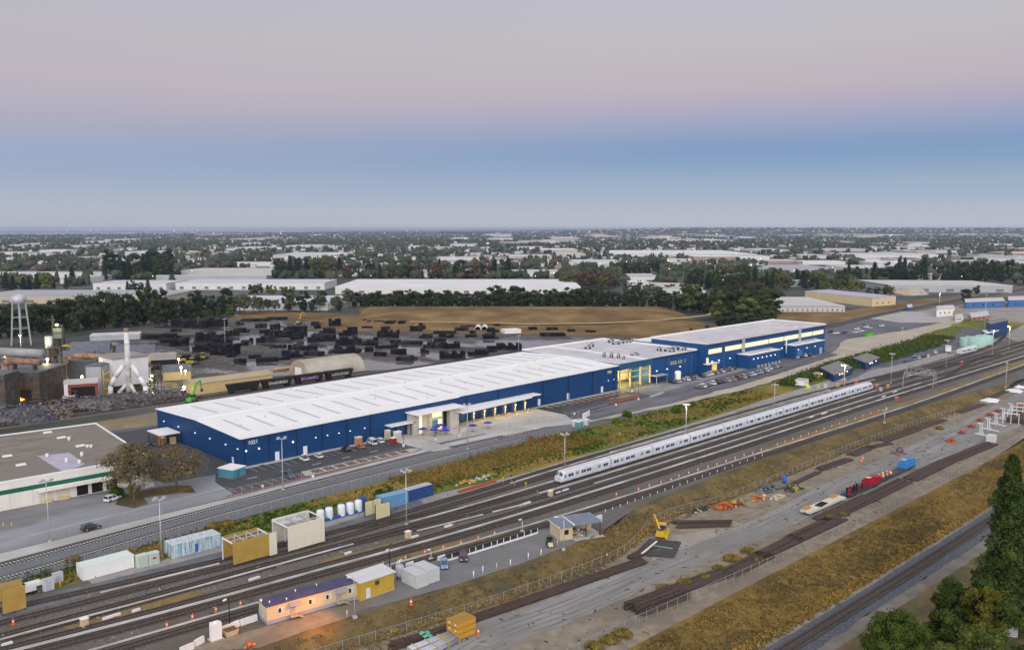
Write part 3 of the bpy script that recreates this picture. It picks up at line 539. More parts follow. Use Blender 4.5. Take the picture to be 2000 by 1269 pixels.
for k in range(6):
    u = 219.5 + 5.6 * k
    MB().box(u - .22, 244.2, 0, u + .22, 244.7, 5.7).build('post', mat('dock_post', (.35, .33, .26), rough=.7), d)
    MB().box(u - 3.9, 247.90, .3, u - 1.0, 247.996, 4.6).build('dock_door', mat('dock_door_blue', (.03, .09, .26), (.04, .11, .3), 1, rough=.5), d)
    MB().cyl((u - .9, 243.2, 0), (u - .9, 243.2, 1.1), .14, n=8).build('bollard', M_yel, d)
    MB().cyl((u + .9, 243.2, 0), (u + .9, 243.2, 1.1), .14, n=8).build('bollard', M_yel, d)
    MB().box(u - .2, 244.0, 3.4, u + .2, 244.18, 3.6).build('dock_light', M_lampy, d); pl((u, 243.4, 2.4), (1, .68, .22), 210)
s = thing('side_canopy', 'lower white canopy over blue doors left of the entrance block', 'canopy', (0, 0, 0))
MB().box(179.6, 243.2, 4.5, 190.6, 246.94, 4.85).build('roof', M_trim, s)
for u in (182.2, 186.4): MB().box(u - 1.5, 246.90, .2, u + 1.5, 246.996, 3.8).build('door', mat('dock_door_blue', (.03, .09, .26)), s)
for u in (180.4, 184.4, 188.8): MB().box(u - .12, 243.8, 0, u + .12, 244.1, 4.5).build('post', M_dsteel, s)
pl((184.5, 244, 4.1), (1, .85, .55), 60)
pl((197, 241, 5), (1, .78, .45), 160); pl((200, 236, 3.4), (1, .7, .35), 140); pl((206, 238, 4), (1, .8, .5), 90)
pw = mat('patio_wall', (.62, .60, .57), rough=.8)
tag(MB().cbox(203, 231.6, .9, 8.5, .35, 1.8, .55).build('patio_wall', pw), 'stepped pale wall screening the patio with blue parasols', 'wall')
tag(MB().cbox(194.5, 231, .55, 9, .2, 1.1, -.2).build('patio_fence', M_steel), 'low grey fence along the near side of the parasol patio', 'fence')
M_par = mat('blue_parasol', (.02, .03, .32), rough=.7)
def parasol(x, y, l):
    p = thing('parasol', l, 'parasol', (x, y, 0), rr.random(), 'blue parasols on the patio')
    MB().lathe([(1.75, 2.25), (.9, 2.62), (.02, 2.85)], 8).lathe([(1.75, 2.25), (.02, 2.5)], 8).build('canopy', M_par, p); MB().cyl((0, 0, 0), (0, 0, 2.9), .05, n=6).build('pole', M_steel, p); MB().cyl((0, 0, 0), (0, 0, .12), .4, n=8).build('base', M_dsteel, p)
    MB().lathe([(.02, .74), (.75, .74), (.75, .70), (.02, .70)], 10).cyl((.3, .3, 0), (.3, .3, .7), .05, n=5).build('table', M_pc, p)
for (x, y), l in zip(((192.2, 241.2), (194.2, 237.4), (197.4, 240.2), (200.6, 241.5), (199, 236.6), (196.6, 233.8), (208.6, 232.8)), ('leftmost blue parasol on the patio', 'second blue parasol from the left, near the patio fence', 'blue parasol in the middle of the patio close to the wall', 'blue parasol closest to the teal window', 'blue parasol in front of the stepped patio wall', 'nearest blue parasol on the patio', 'blue parasol right of the stepped patio wall')): parasol(x, y, l)
parasol(215.6, 232.2, 'lone blue parasol out on the concrete dock apron')
# --- middle building with an open bay
b = thing('depot_building', 'blue depot building with pale flat roof, rooftop units and an open lit corner bay', 'building', (0, 0, 0))
ZB = 11.7
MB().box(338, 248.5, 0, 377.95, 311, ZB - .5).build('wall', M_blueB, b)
MB().box(313.2, 262, 0, 337.95, 311, ZB - .5).build('wall', M_blue2, b)
MB().box(312.4, 247.6, ZB - 2.9, 338.4, 248.2, ZB).box(312.4, 248.2, ZB - 2.9, 313, 311.4, ZB).build('fascia', M_teal, b)
MB().box(338.42, 248.1, ZB - .6, 377.96, 248.49, ZB).build('fascia', M_bdark, b)
MB().box(313.02, 248.22, ZB - .5, 377.95, 311.3, ZB - .15).build('roof', M_roofg, b)
pr_ = MB().box(313.02, 310.7, ZB - .14, 377.9, 311.32, ZB + .75).box(377.2, 249, ZB - .14, 377.94, 310.68, ZB + .75).box(334, 248.3, ZB - .14, 335.2, 310.68, ZB + .35).box(313.1, 248.3, ZB - .14, 314, 310.68, ZB + .22)
pr_.build('parapet', M_trim, b)
M_bay = mat('bay_yellow', (.62, .52, .28), (.55, .46, .24), .8, rough=.7)
MB().box(313.3, 261.9, .1, 337.9, 261.996, 8.6).build('bay_wall', mat('bay_lining', (.6, .52, .33), (.5, .42, .25), .6), b)
for u in (314.2, 322, 329.8, 337.4): MB().box(u - .3, 248.3, 0, u + .3, 248.9, ZB - 2.9).build('column', M_bay, b)
for z in (4.2, 7.0): MB().box(314, 248.5, z, 337.4, 248.8, z + .4).build('beam', M_bay, b)
for v in (253, 257.5): MB().box(313.4, v - .25, 0, 313.9, v + .25, ZB - 2.9).build('column', M_bay, b)
for k in range(3): MB().beam((330, 248.65, 7.4 + k * .7), (337, 248.65, 8.5 - k * 1.4), .22).build('brace', M_bay, b)
pl((325, 256, 5), (1, .78, .3), 6000); pl((319, 252, 3.4), (1, .76, .28), 2500); pl((334, 254, 3), (1, .8, .35), 2000)
for k, (u, w) in enumerate(((354.6, 1.5), (356.5, 1.5), (358.4, 1.5), (361, 1.1), (363, 1.4), (366.5, .6))): MB().box(u - w / 2, 248.40, 6.6, u + w / 2, 248.49, 8.4).build('window', mat('dim_window', (.24, .22, .14), em=(1, .85, .5), es=.10, rough=.2), b)
for u in (342.5, 351, 362): MB().box(u - .3, 248.1, 4.8, u + .3, 248.49, 5.3).build('wall_light', M_lampb, b)
for u in (352, 372): MB().box(u - .15, 248.2, .3, u + .15, 248.49, ZB - .7).build('downpipe', mat('blue_pipe', (.05, .13, .26)), b)
def rtu(x, y, z, w, d, h, l):
    o = thing('rooftop_unit', l, 'rooftop unit', (x, y, z), 0, 'grey rooftop units')
    MB().box(-w / 2, -d / 2, .25, w / 2, d / 2, h).build('housing', M_steel, o); MB().box(-w / 2 - .02, -d / 4, .5, -w / 2 + .0, d / 4, h * .8).box(-w / 4, -d / 2 - .02, .5, w / 4, -d / 2, h * .85).build('grille', M_dsteel, o)
    MB().cyl((w * .2, 0, h), (w * .2, 0, h + .25), min(w, d) * .28, n=10).build('fan', M_dsteel, o); MB().box(-w / 2 - .1, -d / 2 - .1, 0, w / 2 + .1, d / 2 + .1, .24).build('kerb', M_trim, o)
for k, (px, py, w, h) in enumerate(((1148, 680, 3.5, 2), (1155, 676, 3, 2.2), (1193, 668, 3.2, 2.4), (1203, 671, 4.5, 1.8), (1214, 669, 3.2, 2), (1228, 667, 3, 1.6), (1238, 664, 2.4, 1.8), (1287, 684, 2.4, 2.4), (1304, 685, 4, 2.2), (1312, 686, 3, 1.8), (1319, 682, 4, 2.5), (1336, 683, 2.4, 2), (1180, 697, 1.4, 2.8), (1194, 698, 1.6, 3), (1208, 699, 1.6, 2.6), (1218, 701, 1.2, 2.2), (1240, 692, 4.5, 1.2))):
    p = g(px, py + 3, ZB - .15); rtu(p.x, p.y, p.z, w, w * .8, h, 'grey rooftop unit on the depot roof, %s' % ['far left end of the back row', 'in the back row near the left', 'tall one mid back row', 'wide low one mid back row', 'behind the wide low one', 'small one right of the back row', 'last one of the back row', 'slim one starting the right hand row', 'wide one in the right hand row', 'low one in the right hand row', 'tallest of the right hand row', 'last one of the right hand row', 'thin upright one nearest the bay corner', 'tall upright one near the bay corner', 'third upright one along the front parapet', 'shortest upright one along the front parapet', 'broad flat one near the front parapet'][k])
mb = MB().box(345, 245.2, 3.6, 352, 248.05, 3.85); k_ = thing('gate_canopy', 'low grey canopy beside the lit bay of the blue depot', 'canopy', (0, 0, 0)); MB().box(336, 243.5, 3.5, 345.4, 247.5, 3.75).build('roof', M_steel, k_)
for u in (336.5, 344.8): MB().box(u - .1, 243.8, 0, u + .1, 244, 3.5).build('post', M_steel, k_)
tk = thing('storage_tank', 'upright white cylindrical tank in front of the blue depot, next to yellow bollards', 'tank', (347.6, 239.6, 0)); MB().lathe([(1.45, .2), (1.45, 5.2), (1.1, 5.5), (.02, 5.6)], 18).build('shell', M_trim, tk); MB().lathe([(1.6, 0), (1.6, .2), (.02, .2)], 18).build('plinth', M_conc, tk)
tag(MB().box(343, 240.2, 0, 345.6, 240.8, 4.4).box(343.3, 239.9, 0, 345.3, 240.2, 3.9).build('blue_gate', M_blueB), 'blue gate leaf left of the upright white tank', 'gate')
# --- tall far building with a lit clerestory
f = thing('shop_building', 'tall blue shop building with a long lit yellow clerestory and a pale flat roof', 'building', (0, 0, 0))
ZC = 15.4
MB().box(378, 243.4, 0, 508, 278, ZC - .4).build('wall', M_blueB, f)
MB().box(377.7, 242.9, ZC - .4, 508.4, 278.4, ZC).build('roof', M_roofg, f)
MB().box(377.7, 277.4, ZC, 508.4, 278.4, ZC + .7).box(507.4, 242.9, ZC, 508.4, 277.4, ZC + .5).box(377.7, 242.9, ZC, 378.4, 277.4, ZC + .3).build('parapet', M_trim, f)
MB().box(378.4, 242.9, ZC - 1.1, 508.4, 243.39, ZC - .42).build('fascia', M_bdark, f)
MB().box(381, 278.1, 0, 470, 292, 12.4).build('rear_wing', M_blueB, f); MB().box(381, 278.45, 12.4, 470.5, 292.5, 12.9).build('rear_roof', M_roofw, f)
for a, c_ in ((379.6, 392.2), (395.2, 506)):
    n = max(1, int((c_ - a) / 7.8))
    for k in range(n): x0 = a + (c_ - a) * k / n; MB().box(x0 + .12, 243.30, 9.9, a + (c_ - a) * (k + 1) / n - .12, 243.396, 12.3).build('clerestory', M_litw, f)
for u in (383, 389.4, 400, 446, 455, 497, 503): MB().box(u - .35, 242.9, 5.6, u + .35, 243.39, 6.1).build('wall_light', M_lampb, f)
for u in (394, 412.4, 440, 457, 492): MB().box(u - .15, 243.1, .3, u + .15, 243.39, ZC - 1.2).build('downpipe', mat('blue_pipe', (.05, .13, .26)), f)
for x0, x1, v0, z, n in ((407, 440, 235.8, 7.2, 6), (457.5, 494, 236.6, 7.4, 3)):
    a = MB().box(x0, v0, 0, x1, 243.28, z).build('annex', M_blueB, f); MB().box(x0 - .2, v0 - .2, z, x1 + .2, 243.28, z + .3).build('annex_roof', M_roofw, a)
    for k in range(n): u = x0 + 4 + k * (x1 - x0 - 6) / n; MB().box(u - .3, v0 - .35, 4.8, u + .3, v0 - .004, 5.3).build('wall_light', M_lampb, a)
    MB().tube([(x0 + 5, v0 + 3, z + 1), (x1 - 5, v0 + 3, z + 1.2)], .45, 8).build('duct', M_steel, a)
for k in range(7): tag(MB().cbox(415 + 3.7 * k, 235.0, .7, .9, .9, 1.4).cbox(415 + 3.7 * k, 235.0, 1.45, .7, .7, .12).build('concrete_post', M_conc), 'pale concrete post along the foot of the near blue annex', 'post', 'concrete posts along the annex')
MB().box(460.5, 236.40, .1, 466.5, 236.594, 4.4).build('garage_door', mat('garage_blue', (.05, .17, .38), rough=.5, wave=(2, .3, 'Z')), f)
MB().box(433, 242.6, .1, 436, 243.39, 5).build('door', M_cream, f)
for u in (489, 497): MB().box(u - 1.4, 236.2 if u < 494 else 243.1, .1, u + 1.4, 236.594 if u < 494 else 243.396, 3.6).build('door', mat('light_blue_door', (.3, .42, .5)), f)
MB().cyl((455.5, 240.8, 3), (455.5, 240.8, 10.5), .35, n=8).build('flue', M_trim, f)
for u in (411.5, 474): MB().box(u - .6, 241.6, 8, u + .6, 242.88, ZC + .6).build('duct', M_steel, f)
for k in range(26):
    u = rr.uniform(382, 503); v = rr.uniform(247, 275); tag(MB().box(u - .9, v - .7, ZC, u + .9, v + .7, ZC + .25).lathe([(.7, .25), (.5, .5), (.02, .6)], 8, (u, v, ZC)).build('roof_dome', M_roofg), 'small pale dome vent on the tall blue shop roof', 'roof vent', 'dome vents on the shop roof')
# entry of the depot front: yellow lit door, thin canopy
MB().box(383.2, 242.6, .1, 386.6, 243.39, 4.2).build('entrance', mat('entry_yellow', (.7, .5, .1), em=(1, .7, .15), es=.5), f); MB().box(375, 240.5, 5.2, 386, 243.38, 5.45).build('canopy', M_trim, f); MB().box(377.8, 242.7, 5.6, 378.9, 243.39, 8.2).build('window', M_litw, f)
# --- cream building with the green stripe, lower left
w = thing('cream_depot', 'cream building with a dark green stripe, brown flat roof and three dark open dock bays', 'building', (0, 0, 0))
A, B_, C_, D_ = (-30, 255.6), (98.3, 251.4), (103.4, 308.5), (-24, 322)
ZG = 7.6
cw = [A, B_, C_, D_]
MB().prism(cw, 0, ZG - .3).build('wall', M_cream, w)
def inset(poly, d):
    c = Vector((sum(p[0] for p in poly) / 4, sum(p[1] for p in poly) / 4)); return [(p[0] + (d if p[0] < c.x else -d), p[1] + (d if p[1] < c.y else -d)) for p in poly]
MB().prism(inset(cw, .4), ZG - .3, ZG - .12).build('roof', M_dkroof, w)
mb = MB(); o4 = inset(cw, -.08); i4 = inset(cw, .45)
for k in range(4): mb.hexa([(*o4[k], ZG - .3), (*o4[(k + 1) % 4], ZG - .3), (*i4[(k + 1) % 4], ZG - .3), (*i4[k], ZG - .3), (*o4[k], ZG + .2), (*o4[(k + 1) % 4], ZG + .2), (*i4[(k + 1) % 4], ZG + .2), (*i4[k], ZG + .2)])
mb.build('parapet', M_trim, w)
al = lambda u, o=0: (u, lerp(A[1], B_[1], (u + 30) / 128.3) - o)
def onwall(u0, u1, z0, z1, th, name, m, par=w):
    a, b = al(u0, .003), al(u1, .003); return MB().hexa([(*al(u0, th), z0), (*al(u1, th), z0), (*b, z0), (*a, z0), (*al(u0, th), z1), (*al(u1, th), z1), (*b, z1), (*a, z1)]).build(name, m, par)
onwall(-29.9, 98.4, 4.25, 5.45, .05, 'green_stripe', M_green); MB().hexa([(98.35, 251.5, 4.25), (98.45, 251.5, 4.25), (103.5, 308, 4.25), (103.4, 308, 4.25), (98.35, 251.5, 5.45), (98.45, 251.5, 5.45), (103.5, 308, 5.45), (103.4, 308, 5.45)]).build('green_stripe', M_green, w)
onwall(68.5, 93, 3.55, 3.85, 2.2, 'dock_canopy', M_cream)
for u in (78.5, 82.4, 86.3): onwall(u, u + 2.9, .2, 3.3, .06, 'dock_bay', M_blk)
for u in (69, 73.3): onwall(u, u + 3.4, .3, 3.3, .08, 'dock_door', mat('cream_shutter', (.66, .60, .46), (.6, .54, .42), 2, rough=.7, wave=(3, .2, 'Z')))
for u in (69, 73.3): onwall(u + .3, u + 3, .05, .8, .8, 'dock_leveller', M_bay)
for u in (55, 62, 67.5): onwall(u, u + .06, .1, 4.2, .03, 'panel_joint', mat('joint', (.4, .38, .34)))
for px, py in ((93, 844), (120, 854), (157, 870), (14, 890), (41, 907)):
    p = g(px, py, ZG); MB().hexa([(p.x - 1.3, p.y - .7, ZG - .12), (p.x + 1.3, p.y - .7, ZG - .12), (p.x + 1.3, p.y + .7, ZG - .12), (p.x - 1.3, p.y + .7, ZG - .12), (p.x - 1.1, p.y - .5, ZG + .3), (p.x + 1.1, p.y - .5, ZG + .3), (p.x + 1.1, p.y + .5, ZG + .3), (p.x - 1.1, p.y + .5, ZG + .3)]).build('skylight', mat('skylight_dome', (.7, .67, .58), rough=.3), w)
for px, py, h in ((135, 859, .9), (171, 873, .6), (178, 873, .6), (130, 902, 1.0), (155, 904, .8), (92, 891, .7), (160, 890, 1.0)):
    p = g(px, py, ZG); MB().cyl((p.x, p.y, ZG - .12), (p.x, p.y, ZG + h), .45, .4, 10).cyl((p.x, p.y, ZG + h), (p.x, p.y, ZG + h + .2), .6, .3, 10).build('roof_vent', M_trim, w)
q = P(ZG, (72, 889), (136, 883), (166, 905), (126, 921), (110, 913)); MB().faces([(x, y, ZG - .105) for x, y in q], [(0, 1, 2, 3, 4)][:1]).build('roof_patch', mat('lavender_patch', (.36, .34, .42), (.42, .40, .47), .3), w)
# teal shed beside the warehouse corner
x = thing('teal_shed', 'small teal cabin with a white roof beside the warehouse corner', 'shed', (118.6, 240.6, 0), .35)
MB().box(-2.6, -2.9, .15, 2.6, 2.9, 2.7).build('wall', mat('teal_paint', (.05, .22, .30), (.07, .27, .35), .8, wave=(2, .15)), x); MB().box(-2.8, -3.1, 2.7, 2.8, 3.1, 2.95).build('roof', M_trim, x); MB().box(-2.8, -3.1, 0, 2.8, 3.1, .14).build('kerb', M_redp, x); MB().box(-1, -2.95, .2, 0, -2.902, 2.3).build('door', mat('teal_door', (.04, .17, .24)), x)
# ---------------------------------------------------------------- vehicles
M_tyre = mat('tyre_rubber', (.018, .018, .018), rough=.9); M_carg = mat('car_glass', (.03, .045, .055), rough=.08, spec=.7)
M_hl = mat('headlight', (.75, .75, .72), rough=.2); M_tl = mat('tail_light', (.35, .02, .02), rough=.3); M_rim = mat('rim', (.35, .35, .36), rough=.35, metal=.6)
CARC = dict(white=(.72, .72, .71), silver=(.42, .43, .45), black=(.016, .017, .02), navy=(.03, .05, .10), blue=(.05, .16, .34), grey=(.12, .125, .135), red=(.22, .015, .02), orange=(.55, .16, .03), teal=(.06, .12, .13), burgundy=(.085, .012, .03), lightblue=(.16, .28, .45), tan=(.38, .33, .25))
def paint(c): return mat('car_paint_' + c, CARC[c], rough=.28, spec=.5)
KINDS = dict(sedan=(4.6, 1.8, 1.45), suv=(4.7, 1.9, 1.75), pickup=(5.5, 1.95, 1.8), van=(5.2, 2.0, 2.2), hatch=(4.1, 1.75, 1.52))
CARS = {}
def car(kind, color, label, loc, rz, group=None):
    key = (kind, color)
    if key in CARS: return dup(CARS[key], loc, rz, label, group, 1.0)
    L, Wd, Hh = KINDS[kind]; l = L / 2; w = Wd / 2; m = paint(color)
    t = thing(color + '_car' if kind != 'pickup' else 'pickup_truck', label, 'pickup truck' if kind == 'pickup' else 'van' if kind == 'van' else 'car', loc, rz, group)
    hz = .78 if kind in ('sedan', 'hatch') else .98
    fr = {'sedan': .55, 'suv': .62, 'pickup': .55, 'van': .95, 'hatch': .6}[kind]
    mb = MB(); st = [(-l, .86, .45, hz - .12), (-l + .12, .97, .32, hz), (-l * .55, 1, .28, hz), (0, 1, .28, hz), (l * .5, 1, .28, hz - .02), (l - .35, .96, .30, hz - .13), (l - .06, .88, .36, hz - .26), (l, .80, .42, hz - .36)]
    for (xa, wa, a0, a1), (xb, wb, b0, b1) in zip(st[:-1], st[1:]):
        wa *= w; wb *= w
        mb.faces([(xa, -wa, a0), (xb, -wb, b0), (xb, -wb, b1 - .12), (xa, -wa, a1 - .12), (xa, -wa * .93, a1), (xb, -wb * .93, b1), (xb, wb * .93, b1), (xa, wa * .93, a1), (xa, wa, a1 - .12), (xb, wb, b1 - .12), (xb, wb, b0), (xa, wa, a0)],
                 [(0, 1, 2, 3), (3, 2, 5, 4), (4, 5, 6, 7), (7, 6, 9, 8), (8, 9, 10, 11), (11, 10, 1, 0)])
    for x, ww, z0, z1 in (st[0], st[-1]): ww *= w; mb.poly([(x, -ww, z0), (x, ww, z0), (x, ww, z1), (x, -ww, z1)] if x > 0 else [(x, ww, z0), (x, -ww, z0), (x, -ww, z1), (x, ww, z1)])
    x0, x1, tx0, tx1 = {'sedan': (-l + .55, l * .42, -l + 1.15, l * .02), 'hatch': (-l + .12, l * .45, -l + .5, l * .06), 'suv': (-l + .1, l * .42, -l + .35, l * .1), 'pickup': (-.75, l * .42, -.55, l * .1), 'van': (-l + .08, l - .6, -l + .14, l - 1.35)}[kind]
    if kind == 'pickup': mb.box(-l + .1, -w * .95, hz - .02, -.9, -w * .86, hz + .12).box(-l + .1, w * .86, hz - .02, -.9, w * .95, hz + .12)
    b = mb.build('body', m, t)
    a, c = w * .88, w * .74
    MB().hexa([(x0, -a, hz - .03), (x1, -a, hz - .03), (x1, a, hz - .03), (x0, a, hz - .03), (tx0, -c, Hh - .05), (tx1, -c, Hh - .05), (tx1, c, Hh - .05), (tx0, c, Hh - .05)]).build('windows', M_carg, t)
    mb = MB().hexa([(tx0 - .03, -c - .02, Hh - .06), (tx1 + .03, -c - .02, Hh - .06), (tx1 + .03, c + .02, Hh - .06), (tx0 - .03, c + .02, Hh - .06), (tx0 + .1, -c + .08, Hh), (tx1 - .1, -c + .08, Hh), (tx1 - .1, c - .08, Hh), (tx0 + .1, c - .08, Hh)])
    for s in (-1, 1):
        for f in ((.0, .08), (.5, .56), (.93, 1.0)):
            xa, xb = lerp(x0, x1, f[0]), lerp(x0, x1, f[1]); ta, tb = lerp(tx0, tx1, f[0]), lerp(tx0, tx1, f[1])
            mb.hexa([(xa, s * (a + .012) - .02, hz - .03), (xb, s * (a + .012) - .02, hz - .03), (xb, s * (a + .012) + .02, hz - .03), (xa, s * (a + .012) + .02, hz - .03), (ta, s * (c + .01) - .02, Hh - .05), (tb, s * (c + .01) - .02, Hh - .05), (tb, s * (c + .01) + .02, Hh - .05), (ta, s * (c + .01) + .02, Hh - .05)])
    if kind == 'van': mb.box(tx0, -c - .06, 1.25, .6, -c - .005, Hh - .1).box(tx0, c + .005, 1.25, .6, c + .06, Hh - .1)
    mb.build('roof', m, t)
    if kind == 'pickup': MB().box(-l + .15, -w * .84, hz - .01, -.85, w * .84, hz + .03).build('bed', M_blk, t)
    r = .34 if kind in ('sedan', 'hatch') else .39
    for sx_ in (-.6, .62):
        for s in (-1, 1):
            wh = MB().cyl((sx_ * l, s * (w - .2), r), (sx_ * l, s * (w + .015), r), r, n=14).build('wheel', M_tyre, t); MB().cyl((sx_ * l, s * (w + .016), r), (sx_ * l, s * (w + .03), r), r * .58, n=10).build('rim', M_rim, wh)
    for s in (-1, 1):
        MB().cbox(l - .09, s * w * .62, hz - .28, .2, .34, .14).build('headlight', M_hl, t); MB().cbox(-l + .03, s * w * .72, hz - .2, .14, .26, .18).build('tail_light', M_tl, t)
    CARS[key] = t; KIDS[t.name] = list(t.children)
    for ch in t.children: KIDS[ch.name] = list(ch.children)
    return t
bpy.context.view_layer.update()
PI = math.pi
def CG(x, y, z=0): p = g(x, y, z); return (p.x, p.y, z + .05)
# by the warehouse wall (parked nose to the wall)
for px, py, k, c, a, l in ((593, 898, 'pickup', 'white', 1.4, 'white pickup truck with a dark open bed, parked at the long blue wall'), (622, 893, 'sedan', 'white', 1.4, 'white sedan parked alone beside the white pickup at the blue wall'), (676, 880, 'suv', 'black', 1.4, 'black suv parked under the wall lamps of the blue warehouse'), (704, 874, 'sedan', 'orange', 1.4, 'bright orange car parked against the blue warehouse'), (727, 867, 'van', 'white', 1.4, 'white van beside the orange car at the warehouse'), (741, 864, 'suv', 'white', 1.4, 'white suv right of the white van by the stored goods'), (565, 932, 'suv', 'navy', -1.7, 'dark navy suv parked on the fence side of the warehouse lot'),
    (220, 977, 'suv', 'white', .35, 'white suv parked in front of the cream building near the tree'), (178, 1034, 'suv', 'black', .12, 'black boxy off road car on the pale road beside the fence'), (295, 928, 'pickup', 'silver', 1.2, 'silver pickup parked between the two bushy trees'), (292, 873, 'sedan', 'navy', .5, 'dark blue car parked near the canopy at the warehouse end'),
    (905, 1090, 'pickup', 'burgundy', -2.25, 'burgundy pickup truck parked on the grey strip'), (868, 1106, 'hatch', 'lightblue', -2.25, 'light blue hatchback beside the grey containers')):
    car(k, c, l, CG(px, py), a)
# stored goods by the van
for k, (px, py, w_, h_, c) in enumerate(((700, 868, 2.2, 2.6, (.55, .3, .2)), (757, 858, 1.6, 3.2, (.62, .56, .4)), (768, 866, 1.8, 2.0, (.35, .03, .03)), (776, 858, 2.4, 2.8, (.7, .68, .62)))):
    p = CG(px, py); q = thing('storage_rack', ['tan storage rack left of the orange car', 'tall cream storage rack by the side canopy', 'dark red cabinet by the side canopy', 'white storage cabinet right of the dark red cabinet'][k], 'storage rack', p, 0)
    MB().box(-w_ / 2, -.8, .1, w_ / 2, .8, h_).build('body', mat('rack_%d' % k, c, tuple(.7 * i for i in c), 2), q); MB().box(-w_ / 2 - .08, -.88, h_, w_ / 2 + .08, .88, h_ + .15).build('top', M_trim, q); MB().box(-w_ / 2 + .15, -.86, .3, w_ / 2 - .15, -.802, h_ * .8).build('door', mat('rack_door_%d' % k, tuple(.6 * i for i in c)), q)
# two rows in front of the depot
WC = ['white', 'white', 'navy', 'silver', 'black', 'blue', 'white', 'grey', 'teal', 'silver', 'red', 'navy', 'white', 'black', 'lightblue', 'grey']
def carrow(pts, cols, what, ang):
    n = len(cols)
    for i, c in enumerate(cols):
        s = i / max(1, n - 1) * (len(pts) - 1); k = min(int(s), len(pts) - 2); x, y = (lerp(pts[k][j], pts[k + 1][j], s - k) for j in (0, 1))
        kd = 'suv' if (i * 7 + len(cols)) % 5 in (0, 3) else 'sedan'
        o = car(kd, c, '%s %s %s, %s from the left' % (c if c != 'lightblue' else 'light blue', 'suv' if kd == 'suv' else 'sedan', what, ORD[i]), CG(x, y + 3), ang + rnd.uniform(-.05, .05), 'cars parked before the depot'); o.scale = (1.14, 1.14, 1.14)
ORD = ['first', 'second', 'third', 'fourth', 'fifth', 'sixth', 'seventh', 'eighth', 'ninth', 'tenth', 'eleventh', 'twelfth', 'thirteenth', 'fourteenth', 'fifteenth', 'sixteenth', 'seventeenth', 'eighteenth', 'nineteenth', 'twentieth', 'twenty-first', 'twenty-second']
carrow([(1312, 745), (1323, 744)], ['black', 'silver'], 'by the yellow bollards', 1.2)
carrow([(1340, 740), (1349, 738), (1359, 737)], ['white', 'teal', 'silver'], 'in the short middle group', 1.2)
carrow([(1369, 733), (1430, 718)], ['black', 'tan', 'white', 'white', 'navy', 'silver', 'red', 'white', 'grey', 'red', 'silver', 'black'], 'in the row by the building', 1.2)
carrow([(1365, 755), (1380, 750), (1450, 735), (1495, 722)], ['grey', 'silver', 'white', 'white', 'navy', 'blue', 'navy', 'lightblue', 'white', 'black', 'navy', 'silver', 'tan', 'red', 'silver', 'navy', 'silver', 'white', 'lightblue', 'silver', 'navy', 'white'], 'in the row along the road', 1.2)
carrow([(1501, 718), (1519, 713)], ['white', 'blue', 'silver', 'grey'], 'in the far group along the road', 1.2)
carrow([(1553, 696), (1561, 695), (1569, 693), (1576, 692)], ['white', 'black', 'white', 'black'], 'beside the small blue garage', 1.2)
car('sedan', 'tan', 'tan car with headlights driving on the curved access road', CG(1590, 699), .3)
for k, (x, y, c, kd) in enumerate(((1621, 647, 'black', 'suv'), (1633, 650, 'white', 'pickup'), (1648, 649, 'navy', 'suv'), (1671, 648, 'white', 'sedan'), (1682, 646, 'white', 'sedan'), (1674, 642, 'white', 'suv'), (1692, 638, 'white', 'suv'), (1700, 640, 'silver', 'sedan'), (1722, 636, 'white', 'suv'), (1685, 633, 'grey', 'sedan'))):
    car(kd, c, c + ' ' + {'suv': 'suv', 'sedan': 'sedan', 'pickup': 'pickup'}[kd] + ' standing in the open far parking lot, %s along it' % ORD[k], CG(x, y + 2), 2.9, 'cars in the far parking lot')
for k, (x, y, c, kd) in enumerate(((1768, 705, 'navy', 'sedan'), (1777, 703, 'blue', 'sedan'), (1786, 700, 'lightblue', 'van'), (1795, 698, 'white', 'sedan'), (1803, 695, 'navy', 'sedan'), (1812, 693, 'navy', 'suv'), (1827, 688, 'white', 'suv'), (1850, 680, 'white', 'pickup'), (1870, 672, 'lightblue', 'pickup'))):
    car(kd, c, (c if c != 'lightblue' else 'light blue') + ' vehicle in the strip car park below the shrub bank, %s from the left' % ORD[k], CG(x, y + 2), .4, 'cars below the shrub bank')

# ---------------------------------------------------------------- commuter train
M_tr = mat('train_aluminium', (.56, .575, .61), (.66, .67, .70), .35, rough=.42, metal=.15); M_trr = mat('train_roof', (.50, .495, .53), (.58, .57, .60), .3, rough=.6)
M_trb = mat('train_stripe', (.42, .60, .78), rough=.4); M_trd = mat('train_door', (.56, .57, .59), rough=.45); M_tru = mat('train_underframe', (.05, .05, .055), rough=.8)
def train_body(L, nose=0):
    """cross-section loft; nose adds a sloped cab at the low-x end"""
    sec = [(-1.45, .35), (-1.6, .75), (-1.6, 2.3), (-1.45, 2.95), (-1.0, 3.35), (0, 3.5), (1.0, 3.35), (1.45, 2.95), (1.6, 2.3), (1.6, .75), (1.45, .35)]
    mb = MB(); xs = [(0, 1, 1)] if not nose else [(0, .86, .50), (.25, .94, .60), (1.25, .98, .96), (1.7, 1, 1)]
    rows = [[(x, y * sw, .35 + (z - .35) * sh) for y, z in sec] for x, sw, sh in xs] + [[(L, y, z) for y, z in sec]]
    n = len(sec); vs = [p for r in rows for p in r]; fs = []
    for j in range(len(rows) - 1):
        for k in range(n - 1): fs.append((j * n + k, j * n + k + 1, (j + 1) * n + k + 1, (j + 1) * n + k)[::-1])
        fs.append((j * n + n - 1, j * n, (j + 1) * n, (j + 1) * n + n - 1)[::-1])
    fs += [tuple(range(n))[::-1], tuple(range((len(rows) - 1) * n, len(rows) * n))]
    mb.faces(vs, fs); return mb
